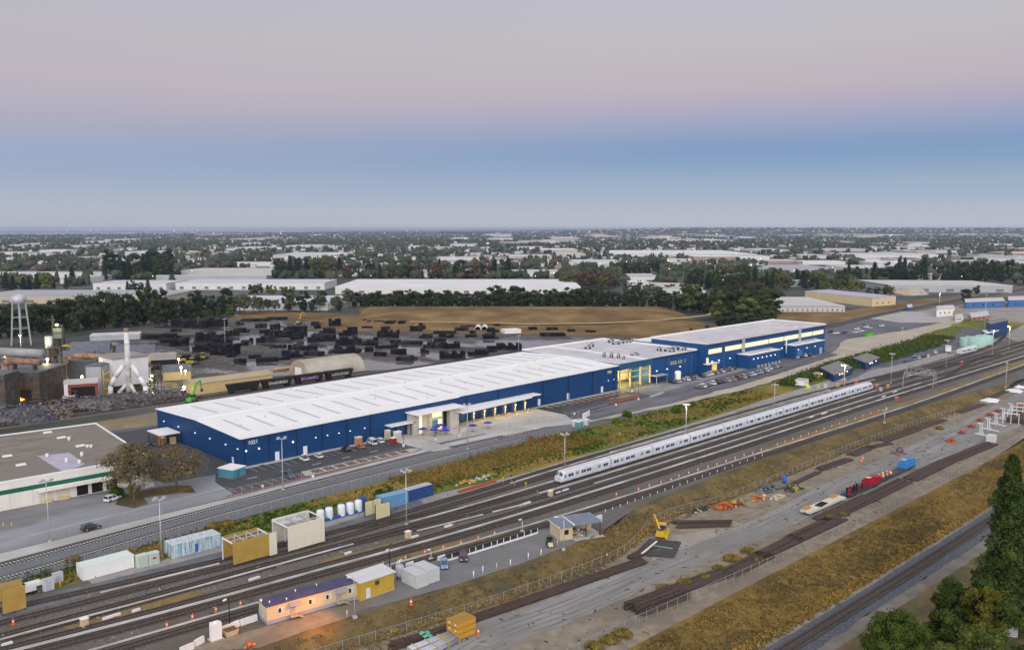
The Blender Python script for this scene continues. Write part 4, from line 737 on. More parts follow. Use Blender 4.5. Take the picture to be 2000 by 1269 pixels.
def train_car(par, L, nose, x, flip=False):
    c = train_body(L, nose).build('train_car', M_tr, par)
    s0 = 1.75 if nose else .05
    MB().faces([(s0, -1.02, 3.37), (L - .05, -1.02, 3.37), (L - .05, 0, 3.53), (s0, 0, 3.53), (L - .05, 1.02, 3.37), (s0, 1.02, 3.37)], [(0, 1, 2, 3), (3, 2, 4, 5)]).build('roof_panel', M_trr, c)
    for s in (-1, 1):
        for u in ((.05, .155), (.335, .425), (.455, .545), (.575, .665)[:0] or (.83, .93)):
            a, b = (s0 + (L - s0) * q for q in u); mb = MB(); mid = (a + b) / 2
            for p, q in ((a, mid - .1), (mid + .1, b)): mb.box(p, s * 1.612 - .012, 1.52, q, s * 1.612 + .012, 2.4)
            mb.build('window', M_carg, c)
        for f in (.24, .73):
            m_ = s0 + (L - s0) * f; d = MB().box(m_ - .72, s * 1.616 - .016, .5, m_ + .72, s * 1.616 + .016, 2.72).build('door', M_trd, c)
            MB().box(m_ - .5, s * 1.63 - .014, 1.5, m_ - .14, s * 1.63 + .014, 2.4).box(m_ + .14, s * 1.63 - .014, 1.5, m_ + .5, s * 1.63 + .014, 2.4).build('window', M_carg, c)
        MB().box(s0 + .2, s * 1.606 - .01, 1.12, L - .1, s * 1.606 + .01, 1.3).build('stripe', M_trb, c)
    for bx in (.16, .84): MB().box(L * bx - 1.6, -1.25, -.02, L * bx + 1.6, 1.25, .34).build('bogie', M_tru, c)
    MB().box(L * .3, -1.2, .05, L * .7, 1.2, .345).build('underframe', M_tru, c)
    MB().box(L, -.9, .5, L + .55, .9, 3.0).build('gangway', M_tru, c)
    if nose:
        MB().faces([(.17, -1.3, 2.0), (.92, -1.3, 2.75), (.98, -.1, 3.14), (.17, -.1, 2.24), (.17, .3, 2.24), (.17, 1.3, 2.0), (.92, 1.3, 2.75), (.98, .3, 3.14)], [(0, 3, 2, 1), (4, 5, 6, 7)]).build('windscreen', M_carg, c)
        for s in (-1, 1):
            MB().faces([(1.02, s * 1.56, 1.6), (1.7, s * 1.625, 1.6), (1.7, s * 1.62, 2.45), (1.35, s * 1.58, 2.4)], [(0, 1, 2, 3)]).build('cab_window', M_carg, c); MB().cbox(.02, s * .85, .95, .12, .4, .2).build('headlight', M_hl, c)
    if flip: c.rotation_euler = (0, 0, PI)
    c.location = (x, 0, 0); return c
tr = thing('commuter_train', 'long silver commuter train of ten cars standing on the yard tracks', 'train', (182.6, 166.7, .30), -.0015)
train_car(tr, 22.2, 1, 0); x = 22.75
for k in range(8):
    train_car(tr, 20.8, 0, x); x += 21.35
train_car(tr, 18.6, 1, x + 18.6, True)
t2 = thing('train_carriage', 'single older silver train carriage parked near the mint green tanks', 'train', (*g(1874, 693)[:2], .3), 0)
p0 = g(1874, 694); p1 = g(1932, 680); t2.rotation_euler = (0, 0, math.atan2(p1.y - p0.y, p1.x - p0.x)); train_car(t2, 22, 0, 0)
t3 = thing('service_wagon', 'pale box wagon parked behind the older silver carriage', 'wagon', (*g(1852, 690)[:2], .2), .35); MB().box(0, -1.5, .9, 9, 1.5, 3.4).build('body', M_trim, t3); MB().box(-.1, -1.6, 3.4, 9.1, 1.6, 3.55).build('roof', M_trr, t3)
for bx in (1.6, 7.4): MB().box(bx - 1, -1.2, .1, bx + 1, 1.2, .88).build('bogie', M_tru, t3)
# ---------------------------------------------------------------- light masts, fences, small yard things
M_chain = mat('chain_link', (.26, .27, .27), rough=.6, metal=.3, alpha=.14); M_post = mat('fence_post', (.33, .34, .33), (.26, .26, .25), 3, rough=.6)
def fence(label, pts, h=2.0, sp=3.2, z=None, rails=True):
    pl_ = smooth(pts, 2.0); t = thing('chain_link_fence', label, 'fence', (0, 0, 0)); zz = (lambda p: tz(p.x, p.y)) if z is None else (lambda p: z)
    acc = 0; mb = MB(); top = MB()
    for a, b in zip(pl_[:-1], pl_[1:]):
        mb.poly([(a.x, a.y, zz(a)), (b.x, b.y, zz(b)), (b.x, b.y, zz(b) + h), (a.x, a.y, zz(a) + h)])
        if rails: top.beam((a.x, a.y, zz(a) + h), (b.x, b.y, zz(b) + h), .05)
    L = sum((b - a).length for a, b in zip(pl_[:-1], pl_[1:])); n = min(100, int(L / sp)); tot = 0; k = 0; sp = L / n
    for a, b in zip(pl_[:-1], pl_[1:]):
        d = (b - a).length
        while k * sp <= tot + d and k < n:
            p = a.lerp(b, (k * sp - tot) / d); MB().cyl((p.x, p.y, zz(p)), (p.x, p.y, zz(p) + h + .15), .055, n=5).build('post', M_post, t); k += 1
        tot += d
    mb.build('wire_mesh', M_chain, t)
    if rails: top.build('top_rail', M_post, t)
fence('tall chain link fence between the concrete verge and the parking lot', [(-40, 215.5), (51, 219.6), (114, 221.4), (156, 223.4), (190, 226.4), (223, 226.6), (250, 221), (256, 219)], 2.4)
fence('chain link fence between the storage spurs and the grass bank', [(-40, 194), (0, 196), (46, 198), (110, 203.6), (180, 205.6), (240, 208)], 2.2)
fence('chain link fence at the foot of the slope above the rail stacks', [(u, v) for u, v in TF if 60 < u < 420], 2.0)
fence('chain link fence between the storage strip and the dry field', [tuple(g(x, y, ZS)[:2]) for x, y in ((1060, 1312), (1200, 1240), (1400, 1150), (1600, 1060), (1780, 972), (1900, 908), (1990, 858))], 1.9)
fence('low wire fence behind the white roofed warehouse', [(126, 322), (330, 327.5)], 1.8)
def mast(px, py, top, label, heads=4, lit=0, z=0, group='tall galvanised light masts'):
    p = g(px, py, z); h = hpx(py - top, p); t = thing('light_mast', label, 'light mast', p, rnd.uniform(-.4, .4), group)
    MB().cyl((0, 0, 0), (0, 0, h), .17, .09, 8).build('pole', M_steel, t); MB().box(-.35, -.35, 0, .35, .35, .5).build('base', M_conc, t)
    MB().box(-1.5, -.07, h - .15, 1.5, .07, h).box(-.07, -1.0, h - .15, .07, 1.0, h).build('crossarm', M_steel, t)
    for k in range(heads):
        a = 2 * PI * k / heads + .4; hd = MB().cbox(1.35 * math.cos(a), 1.0 * math.sin(a), h + .18, .75, .62, .34, a).build('lamp_head', M_steel, t)
        if k < lit: MB().cbox(1.35 * math.cos(a), 1.0 * math.sin(a), h - .06, .8, .66, .12, a).cbox(1.75 * math.cos(a), 1.35 * math.sin(a), h + .15, .16, .5, .3, a).build('lamp', mat('mast_glow', (1, 1, 1), em=(1, .97, .86), es=26), hd)
    if lit: pl((p.x, p.y, z + h - .6), (1, .93, .8), 900 * lit, .4)
mast(97, 1058, 932, 'leftmost tall light mast, on the concrete verge by the cream building')
mast(316, 1088, 967, 'tall light mast standing beside the blue and white container')
mast(553, 957, 851, 'tall light mast on the concrete verge by the dark navy suv')
mast(794, 1025, 914, 'tall light mast between the yard tracks by the dark blue container')
mast(913, 877, 787, 'tall light mast on the concrete verge before the dock apron')
mast(1103, 919, 845, 'tall light mast right behind the nose of the commuter train')
mast(1339, 869, 788, 'tall light mast with a lit lamp behind the middle of the train', 5, 1)
mast(1512, 802, 750, 'tall light mast behind the far half of the train')
mast(1648, 768, 712, 'tall light mast with bright lamps near the blue cabins', 4, 2)
mast(1740, 749, 690, 'tall light mast on the track side near the signal gantry')
mast(1848, 716, 664, 'tall light mast below the shrub bank by the pale box wagon')
mast(1938, 692, 645, 'light mast with pale lamps in front of the blue tower block', 4, 1)
mast(1970, 682, 637, 'light mast with a very bright lamp right of the blue tower block', 4, 2)
mast(1922, 657, 575, 'very tall thin pole behind the mint green tanks', 2)
mast(1964, 757, 708, 'slim light mast above the storage strip at the right edge', 2, 0)
mast(1727, 826, 799, 'short pole beside the near right track', 1, 0)
mast(1834, 610, 573, 'distant light mast by the railway line near the far yard', 3, 1)
mast(1013, 690, 655, 'slim mast at the corner of the pipe yard behind the white roof', 2)
mast(440, 680, 622, 'slim mast among black pipe stacks at the yellow loaders', 2)
mast(1761, 672, 640, 'rusty pole on the sandy lot', 1)
# parking lot lamps: thin dark poles on pale bases
def lotpole(px, py, h, label, m=M_dsteel):
    p = g(px, py); t = thing('lamp_post', label, 'lamp post', p, 0, 'parking lot lamp posts'); MB().cyl((0, 0, 0), (0, 0, h), .09, .07, 6).build('pole', m, t); MB().cyl((0, 0, 0), (0, 0, .85), .4, .38, 10).build('base', M_trim, t); MB().box(-.75, -.15, h, .75, .15, h + .14).build('lamp_head', m, t)
for px, py, l in ((513, 952, 'dark lamp post at the left end of the warehouse lot'), (611, 932, 'dark lamp post at the start of the planted island'), (788, 872, 'dark lamp post by the concrete ramp'), (851, 860, 'dark lamp post in front of the parasol patio'), (897, 853, 'dark lamp post on the right of the parasol patio'), (1203, 792, 'dark lamp post at the right hand side lot, far side'), (1234, 766, 'dark lamp post near the lit open bay'), (1247, 781, 'dark lamp post at the end of the red kerbed island'), (1122, 810, 'dark lamp post at the near corner of the side lot')): lotpole(px, py, 6.6, l)
# kerbs, islands, paint
def strip(name, pts, m, z0, z1, label, cat):
    return tag(MB().prism(pts, z0, z1).build(name, m), label, cat)
M_mulch = mat('mulch', (.10, .06, .035), (.17, .11, .06), 1.5, rough=.95)
isl = thing('planted_island', 'long planted island with a red kerb in the warehouse parking lot', 'traffic island', (0, 0, 0))
MB().prism([(134, 224.4), (176, 224.6), (179, 226.5), (177, 228.6), (135.5, 229.8)], .03, .2).build('kerb', M_conc, isl)
MB().prism([(134, 224.0), (176.5, 224.2), (176.5, 224.38), (134, 224.38)], .03, .22).build('red_edge', M_redp, isl)
for k in range(9): MB().prism([(138 + 4.1 * k, 225.3), (141 + 4.1 * k, 225.3), (141 + 4.1 * k, 228.6 - .05 * k), (138 + 4.1 * k, 228.6 - .05 * k)], .2, .3).build('planting_bed', M_mulch, isl)
tag(MB().prism([(108, 222.6), (134, 223.8), (134, 224.2), (108, 223.0)], .02, .2).build('red_kerb', M_redp), 'red painted kerb along the fence side of the warehouse lot', 'kerb')
mb = MB()
for k in range(19):
    u = 126.5 + 2.75 * k
    if u < 178: mb.box(u - .05, 239.3, .036, u + .05, 244.4, .040)
for k in range(9): mb.box(112 + 2.7 * k, 224.6, .036, 112.1 + 2.7 * k, 229.4, .040)
for k in range(5): mb.cbox(122 + 11 * k, 234.6 - .0 * k, .038, 3.2, .35, .004)
for k in range(5): mb.box(190.5 + 2.7 * k, 222, .040, 190.6 + 2.7 * k, 226.5, .044)
struct(mb.build('parking_markings', M_white))
i2 = thing('planted_strip', 'dark planted strip with pale walks along the wall right of the docks', 'planting', (0, 0, 0)); MB().prism([(254.6, 239.6), (309, 240.6), (309, 244.7), (256, 244.5)], .04, .18).build('bed', mat('dark_bed', (.035, .045, .02), (.08, .07, .04), 1.0), i2)
mb = MB()
for k in range(13): mb.cbox(259.5 + 4 * k, 242.2, .19, .8, 4.0, .05, .12)
mb.build('walk', M_conc, i2); MB().prism([(270, 238.9), (309, 240), (309, 240.55), (270, 239.5)], .03, .2).build('red_kerb', M_redp, i2)
i3 = thing('corner_island', 'triangular dark planted island with a red kerb at the side lot entrance', 'traffic island', (0, 0, 0)); MB().prism([(283, 228.6), (306, 230), (309, 234), (296, 235)], .04, .2).build('kerb', M_redp, i3); MB().prism([(286, 229.4), (304, 230.6), (306.5, 233.4), (296, 234.2)], .2, .27).build('bed', M_mulch, i3)
mb = MB()
for k in range(16): mb.cbox(258 + 2.8 * k, 231.2 + .06 * k, .04, .1, 4.6, .004, .15)
for k in range(18): mb.cbox(292 + .9 * k, 236.4 - .1 * k, .04, .45, .6, .004)
for k in range(16): mb.cbox(309 + .8 * k, 227 + .12 * k, .034, .4, 1.8, .004)
mb.tube([(258, 228.8, .04), (282, 229.6, .04)], .05, 4); struct(mb.build('side_lot_markings', M_white))
mb = MB()
for a, b in zip([(256, 221.4), (299, 218.4), (365, 222), (435, 229), (497, 236), (535, 248)], [(299, 218.4), (365, 222), (435, 229), (497, 236), (535, 248), (560, 275)]): mb.beam((*a, .034), (*b, .034), .14, .006)
struct(mb.build('road_centre_line', M_yel))
mb = MB()
for a, b in zip([(-40, 222), (50, 226.6), (112, 231)], [(50, 226.6), (112, 231)]): mb.beam((*a, .03), (*b, .03), .16, .006)
struct(mb.build('road_edge_line', M_white))
tag(MB().cbox(256.3, 219.2, 1.2, 8, .12, 2.2, .35).build('white_gate', M_trim), 'white sheeted gate at the end of the dock apron fence', 'gate')
for k, (px, py) in enumerate(((1037, 858), (1058, 863))):
    p = g(px, py); b = thing('buffer_stop', 'red buffer stop at the end of the %s storage spur' % ('farther', 'nearer')[k], 'buffer stop', p, 0); m = mat('buffer_red', (.30, .03, .03), rough=.6)
    MB().beam((1.4, -.9, .2), (-.6, -.9, 1.5), .25).beam((1.4, .9, .2), (-.6, .9, 1.5), .25).box(-.8, -1.2, 1.1, -.5, 1.2, 1.6).build('frame', m, b); MB().box(-1, -.9, .1, 1.6, -.7, .4).box(-1, .7, .1, 1.6, .9, .4).build('foot', m, b)
# portable cabinets at the apron corner
for k, (px, py, c) in enumerate(((1122, 833, (.5, .52, .52)), (1129, 835, (.05, .3, .24)), (1136, 833, (.07, .35, .28)), (1145, 830, (.6, .62, .62)))):
    p = g(px, py); o = thing('portable_toilet', ['grey portable cabin leftmost at the road verge', 'dark green portable cabin at the road verge', 'bright green portable cabin at the road verge', 'white portable cabin rightmost at the road verge'][k], 'portable cabin', p, .2); m = mat('cabin_%d' % k, c, rough=.5)
    MB().box(-.65, -.65, 0, .65, .65, 2.2).build('body', m, o); MB().box(-.7, -.7, 2.2, .7, .7, 2.4).build('roof', M_trim, o); MB().box(-.4, -.68, .15, .4, -.652, 2.05).build('door', M_steel, o)
# cones and markers
M_cone = mat('cone_orange', (.62, .10, .02), rough=.6)
def cone(px, py, label, z=0, group='orange marker cones along the near track', s=1.0):
    p = g(px, py, z); mb = MB().lathe([(.3, 0), (.3, .06), (.19, .06), (.04, .95), (.0, .95)], 8); mb.cur = 1; mb.lathe([(.16, .35), (.115, .6)], 8)
    o = tag(mb.build('marker_cone', [M_cone, M_white]), label, 'cone', group); o.location = p; o.scale = (s * 1.3, s * 1.3, s * 1.3)
for px, py in ((26, 1216), (326, 1222), (376, 1206), (422, 1192), (470, 1180)): cone(px, py + 2, 'orange and white marker cone between the two nearest tracks at the lower left', 0, 'marker cones lower left')
for px, py in ((748, 1104), (792, 1092), (830, 1081), (866, 1072), (900, 1063), (934, 1053), (966, 1044)): cone(px, py, 'orange marker cone on the weedy strip behind the post railing', 0, 'marker cones behind the railing')
for px, py in ((1204, 968), (1247, 958), (1268, 951), (1291, 944), (1310, 939), (1326, 932), (1345, 926), (1363, 920), (1383, 914), (1400, 909), (1418, 903), (1436, 897), (1453, 891), (1470, 887), (1487, 881)): cone(px, py, 'small orange cone in the long line beside the near track, middle stretch', 0, 'cones, middle stretch')
for k in range(15): cone(1518 + 15.2 * k, 870 - 5.1 * k, 'small orange cone in the dense far line beside the weedy ballast', 0, 'cones, far stretch')
for px, py, l in ((1185, 1088, 'orange cone at the dark mats on the storage strip'), (934, 1238, 'tall orange cone beside the stacked orange crates'), (803, 1180, 'orange cone at the corner of the yellow shed')): cone(px, py, l, ZS if py != 1180 else 0, 'lone cones', 1.2)
M_wp = mat('white_plastic', (.70, .71, .70), (.60, .60, .58), 2, rough=.5)
for k in range(22):
    x, y = 1182 + 14.6 * k, 1001 - 5.2 * k; p = g(x, y); o = tag(MB().cyl((0, 0, 0), (0, 0, .9), .09, n=6).lathe([(.09, .9), (.02, 1.0)], 6).build('marker_post', M_wp), 'short white marker post along the ballast edge above the slope', 'marker post', 'white marker posts'); o.location = p
for px, py, w_ in ((218, 1205, 3.4), (266, 1193, 1.6), (14, 1259, 1.8), (497, 1131, 2.6), (680, 1081, 1.8), (810, 1049, 2.2), (876, 1028, 2.6), (1091, 963, 2.0), (1105, 958, 2.6), (1585, 815, 3), (1610, 808, 4.5), (1726, 775, 4), (1748, 766, 4.5), (1025, 985, 4.5), (1360, 1112 - 250, 2.4)):
    p = g(px, py); o = tag(MB().box(-w_ / 2, -.25, .05, w_ / 2, .25, .42).box(-w_ / 2 + .2, -.27, .42, w_ / 2 - .2, .27, .46).build('cover_box', M_wp), 'short white cover board lying on its own between the yard tracks', 'cover board', 'short white boards between tracks'); o.location = p; o.rotation_euler = (0, 0, .03)
M_tan = mat('tan_box', (.55, .44, .28), (.48, .38, .24), 2, rough=.7)
for px, py, l in ((165, 1222, 'tan control box between the tracks at the lower left'), (797, 1049, 'tan control box on the weedy ballast near a white board'), (1075, 968, 'pale tan control box near the train nose'), (1813, 698, 'tan cabinet in front of the strip car park')):
    p = g(px, py); o = thing('control_box', l, 'control box', p, .1); MB().box(-.6, -.5, .2, .6, .5, 1.5).build('body', M_tan, o); MB().box(-.7, -.6, 1.5, .7, .6, 1.62).build('lid', M_trim, o); MB().box(-.7, -.6, 0, .7, .6, .2).build('plinth', M_conc, o)
for px, py in ((627 - 27, 1100), (655, 1040)): pass
for k, (px, py) in enumerate(((983, 945), (998, 940), (1005, 950), (1027, 955), (1050, 966), (1196, 868), (1210, 855), (1258, 855), (1262, 854))):
    p = g(px, py); o = thing('trackside_post', 'slim yellow or tan trackside post near the switches left of the train', 'post', p, 0, 'trackside posts'); MB().cyl((0, 0, 0), (0, 0, 1.9), .08, n=6).build('post', M_yel if k % 3 == 0 else M_tan, o); MB().box(-.18, -.18, 1.5, .18, .18, 2.1).build('head', M_dsteel if k % 3 else M_yel, o)
# ---------------------------------------------------------------- containers, cabins, wash gantries in the yard
def boxc(name, label, cat, loc, L, Wd, Hh, m, roofm=None, rz=0, group=None, door=True, rib='X'):
    t = thing(name, label, cat, loc, rz, group)
    MB().box(0, 0, .12, L, Wd, Hh - .08).build('body', m, t); MB().box(-.04, -.04, Hh - .08, L + .04, Wd + .04, Hh).build('roof', roofm or m, t)
    mb = MB()
    for x, y in ((0, 0), (L, 0), (L, Wd), (0, Wd)): mb.box(x - .09, y - .09, 0, x + .09, y + .09, Hh + .02)
    mb.box(.09, -.07, 0, L - .09, .07, .2).box(.09, -.07, Hh - .2, L - .09, .07, Hh + .01); mb.box(-.07, .09, 0, .07, Wd - .09, .2).box(-.07, .09, Hh - .2, .07, Wd - .09, Hh + .01); mb.build('frame', m, t)
    mb = MB()
    for k in range(1, int(L / .55)): x = k * L / int(L / .55); mb.box(x - .12, -.045, .24, x + .1, -.001, Hh - .24).box(x - .12, .1, Hh + .001, x + .1, Wd - .1, Hh + .03)
    for k in range(1, int(Wd / .5)): y = k * Wd / int(Wd / .5); mb.box(L + .001, y - .1, .24, L + .04, y + .1, Hh - .24)
    mb.build('corrugation', m, t)
    if door:
        for k in range(2): d = MB().box(-.06, .12 + k * (Wd / 2 - .1), .22, -.002, Wd / 2 - .02 + k * (Wd / 2 - .1), Hh - .25).build('door', m, t); MB().tube([(-.09, .5 + k * (Wd / 2 - .1), .3), (-.09, .5 + k * (Wd / 2 - .1), Hh - .3)], .03, 5).build('lock_bar', M_steel, d)
    return t
def cmat(n, a, b=None, w=2.6, d=.5, **k): return mat('container_' + n, a, b, 1.1, rough=.6, wave=(w, d), **k)
boxc('shipping_container', 'long pale white container with a mint green roof beside the wash road', 'container', (59.3, 189.4, 0), 10.5, 3.6, 3.0, cmat('white', (.68, .72, .70), (.74, .76, .75), d=.12), mat('mint_roof', (.48, .60, .52), (.56, .66, .58), .5, wave=(1.2, .4)), .01)
for k, (px, py, l) in enumerate(((277, 1105, 'pale mint electrical cabinet next to the long white container'), (299, 1100, 'pale mint electrical cabinet with a red sign, next to the light mast'))):
    p = g(px, py); t = thing('electrical_cabinet', l, 'cabinet', p, .05); m = mat('mint_cabinet', (.44, .55, .47), (.5, .6, .52), 2, rough=.5)
    MB().box(-1.1, -.8, .15, 1.1, .8, 2.5).build('body', m, t); MB().box(-1.18, -.88, 2.5, 1.18, .88, 2.66).build('roof', m, t); MB().box(-1.2, -.9, 0, 1.2, .9, .14).build('plinth', M_conc, t); MB().box(-.9, -.85, .3, .9, -.803, 2.3).build('door', mat('mint_door', (.40, .50, .43)), t)
    if k: MB().box(-.4, -.87, 1.3, .4, -.853, 1.75).build('red_sign', mat('red_sign', (.5, .03, .03)), t)
bw = mat('striped_panel', (.06, .26, .36), (.62, .66, .66), 1.6, lo=.42, hi=.56, st=(2.2, 2.2, .12), rough=.6, det=2)
t = boxc('striped_container', 'pale blue container with weathered vertical white stripes and a pale roof', 'container', (78, 188.5, 0), 11.4, 4.4, 3.0, bw, mat('pinkish_roof', (.55, .53, .54), (.62, .6, .61), .6, wave=(1.0, .4)), -.02)
mb = MB()
for k in range(24): mb.box(.2 + .48 * k, -.09, .2, .38 + .48 * k, -.0, 2.8)
mb.build('rib', mat('pale_rib', (.60, .65, .66), (.25, .42, .5), 2), t)
MB().box(5.2, -.12, .2, 6.0, -.095, 2.1).build('blue_door', mat('blue_door', (.03, .12, .34)), t)
# generator trailer, small tanks, yellow screens at the left edge
g_ = thing('generator_trailer', 'white generator trailer with a black top vent at the lower left', 'generator', g(58, 1158), .05)
MB().box(-2.2, -1, .7, 2.2, 1, 2.1).box(-2.1, -.9, 2.1, 2.1, .9, 2.2).build('housing', M_wp, g_); MB().box(-1.9, -.7, 2.2, -.8, .7, 2.26).build('vent', M_blk, g_); MB().box(1.0, -1.03, .75, 2.1, -1.002, 1.5).build('panel', M_dsteel, g_)
for s in (-1, 1): MB().cyl((.3, s * .95, .38), (.3, s * 1.12, .38), .38, n=12).build('wheel', M_tyre, g_)
MB().beam((-2.2, 0, .6), (-3.5, 0, .5), .14).build('drawbar', M_dsteel, g_)
for px, py, w_, h_, l in ((94, 1152, 1.0, 2.4, 'pale upright cabinet guarded by yellow bollards at the lower left'), (113, 1136, .9, 2.0, 'small pale cabinet behind the yellow bollards at the lower left')):
    t = thing('small_cabinet', l, 'cabinet', g(px, py), .1); MB().box(-w_, -.6, .1, w_, .6, h_).build('body', mat('cab_grey', (.5, .53, .56), (.58, .6, .62), 1.5), t); MB().box(-w_ - .06, -.66, h_, w_ + .06, .66, h_ + .12).build('roof', M_steel, t); MB().box(-w_ * .6, -.65, .3, w_ * .6, -.602, h_ - .3).build('door', mat('cab_door', (.42, .45, .48)), t)
for k, (px, py) in enumerate(((86, 1155), (103, 1150), (118, 1146), (7, 1030), (23, 1029))): o = tag(MB().cyl((0, 0, 0), (0, 0, 1.15), .12, n=8).lathe([(.12, 1.15), (.08, 1.24), (.0, 1.26)], 8).build('bollard', M_yel), 'yellow bollard ' + ('guarding the pale cabinets at the lower left' if k < 3 else 'on the pale road before the cream building'), 'bollard', 'yellow bollards' if k < 3 else 'yellow bollards on the road'); o.location = g(px, py)
ye = mat('ochre_panel', (.34, .225, .05), (.42, .28, .07), .5, rough=.7, wave=(2.4, .25))
yt = mat('tan_panel', (.36, .24, .07), (.42, .30, .1), .6, rough=.7)
p = g(6, 1203); s = thing('ochre_screen', 'ochre yellow screen wall beside the near track at the left edge', 'screen', (p.x, p.y, 0), .02)
MB().box(0, -.12, .5, 4.1, .12, 5.0).build('panel', ye, s)
for x in (.1, 2, 4.0): MB().box(x - .1, .13, 0, x + .1, .35, 5.0).build('post', M_dsteel, s)
p = g(-12, 1180); s = thing('tan_screen', 'darker tan screen wall behind the ochre screen at the left edge', 'screen', (p.x, p.y, 0), .0)
MB().box(0, -.1, .3, 5.2, .1, 3.9).build('panel', yt, s)
for x in (.1, 2.6, 5.1): MB().box(x - .1, .11, 0, x + .1, .3, 3.9).build('post', M_dsteel, s)
# train wash: ochre half and white half, the track runs through both
def gantry(name, label, loc, L, wm, v0, v1, h, endm=None, rz=0):
    t = thing(name, label, 'wash gantry', loc, rz)
    MB().box(0, v0, .4, L, v0 + .22, h).build('front_wall', wm, t)
    if endm: MB().box(L, v0, .2, L + 1.9, v0 + .24, h - .1).build('end_panel', endm, t)
    MB().box(0, v1, .4, L, v1 + .2, h).build('rear_wall', wm, t)
    for k in range(4):
        x = L * k / 3.0; MB().box(x - .12, v0 + .22, h - .35, x + .12, v1, h - .1).build('roof_beam', M_trim if k in (0, 3) else M_steel, t); MB().box(x - .12, v1 - .16, 0, x + .12, v1 - .002, h - .4).build('post', M_trim, t)
    MB().box(.3, v0 + 1.6, h - .25, L - .3, v0 + 1.9, h - .12).box(.3, v1 - 1.4, h - .25, L - .3, v1 - 1.2, h - .12).build('rail_beam', M_steel, t)
    for k in range(5): x = .8 + (L - 1.6) * k / 4; MB().cyl((x, v0 + .75, .6), (x, v0 + .75, h - 1.2), .42, n=10).build('brush', mat('brush_dark', (.03, .03, .035), (.06, .06, .065), 3), t)
    return t
gantry('train_wash', 'ochre walled open topped train wash over the far yard track', (85.6, 174.4, 0), 8.6, ye, 0, 5.4, 5.4, mat('cream_panel', (.62, .58, .46), (.68, .63, .5), .6), -.02)
wg = gantry('white_train_wash', 'white walled open topped train wash right of the ochre one', (98.4, 173.2, 0), 9.6, mat('cream_panel', (.62, .58, .46)), 0, 7.2, 6.2, None, -.01)
for k in range(3): MB().beam((.5 + 3 * k, 3.4, 6.15), (3.4 + 3 * k, 6.9, 6.15), .14).build('roof_brace', M_trim, wg)
MB().box(.3, 3.6, 5.6, 6.2, 7, 5.7).build('roof_panel', mat('clear_roof', (.5, .52, .53)), wg)
M_tk = mat('tank_white', (.62, .68, .72), (.70, .74, .77), 1, rough=.5, st=(1, 1, .2))
for k, px in enumerate((626, 643, 667, 684, 700)):
    p = g(px, (1019, 1014, 1008, 1004, 999)[k]); t = thing('water_tank', '%s white cylindrical tank in the row by the green bank' % ('leftmost', 'second from left', 'middle', 'second from right', 'rightmost')[k], 'tank', p); MB().lathe([(.98, .3), (1.0, 1.2), (.98, 2.9), (.8, 3.15), (.2, 3.3), (.02, 3.3)], 18).build('shell', M_tk, t); MB().lathe([(1.05, 0), (1.05, .3), (.02, .3)], 18).build('base', mat('blue_base', (.03, .09, .3)), t); MB().cyl((0, 0, 3.28), (0, 0, 3.42), .28, n=8).build('hatch', M_steel, t)
b = thing('tank_bund', 'low blue bund rail with pipes along the white tanks', 'pipe rail', (114, 185.6, 0)); MB().box(0, 0, .1, 15.4, .14, .75).build('rail', mat('blue_base', (.03, .09, .3)), b); MB().tube([(0, .4, .9), (15, .4, .9)], .1).build('pipe', mat('blue_base', (.03, .09, .3)), b); MB().box(13.8, .5, 0, 15.2, 2.4, 3.5).build('ladder_frame', mat('blue_frame', (.03, .10, .25), alpha=.55), b)
mb = thing('pale_gantry', 'small pale yellow panelled wash gantry right of the white tanks', 'wash gantry', (125.2, 177.4, 0)); pm = mat('straw_panel', (.55, .50, .28), (.60, .55, .33), .7)
MB().box(0.6, 0, .3, 5.0, .16, 3.9).build('front_panel', pm, mb)
for k in range(2): MB().box(.0 + 2.7 * k, 3.9, .4, 2.4 + 2.7 * k, 4.06, 4.0).build('rear_panel', pm, mb)
for x, y in ((.5, .1), (5.1, .1), (0, 4), (5.2, 4)): MB().box(x - .1, y - .1, 0, x + .1, y + .1, 4.1).build('post', M_dsteel, mb)
boxc('shipping_container', 'light blue container with a faded patch at the foot of the green bank', 'container', (132.3, 183.6, 0), 8.2, 3.0, 3.1, cmat('lightblue', (.10, .28, .46), (.16, .36, .54)), cmat('lbroof', (.22, .38, .52), (.3, .45, .58)), -.05)
boxc('shipping_container', 'dark blue container with a white roof, right of the light blue one', 'container', (140.9, 183.4, 0), 8.6, 2.8, 3.2, cmat('navy', (.02, .055, .20), (.03, .08, .25)), M_roofw, .03)
for k, (px, py, c) in enumerate(((770, 981, (.6, .42, .06)), (782, 979, (.62, .45, .08)), (800, 974, (.7, .7, .68)))): tag(MB().cbox(0, 0, .8, 1.5, 1.3, 1.5).cbox(0, 0, 1.6, 1.3, 1.1, .14).build('tote_box', mat('tote_%d' % k, c, tuple(.75 * i for i in c), 3)), ('yellow tote box before the light blue container', 'second yellow tote box, by the gap between the blue containers', 'white tote by the dark blue container')[k], 'tote box').location = g(px, py)
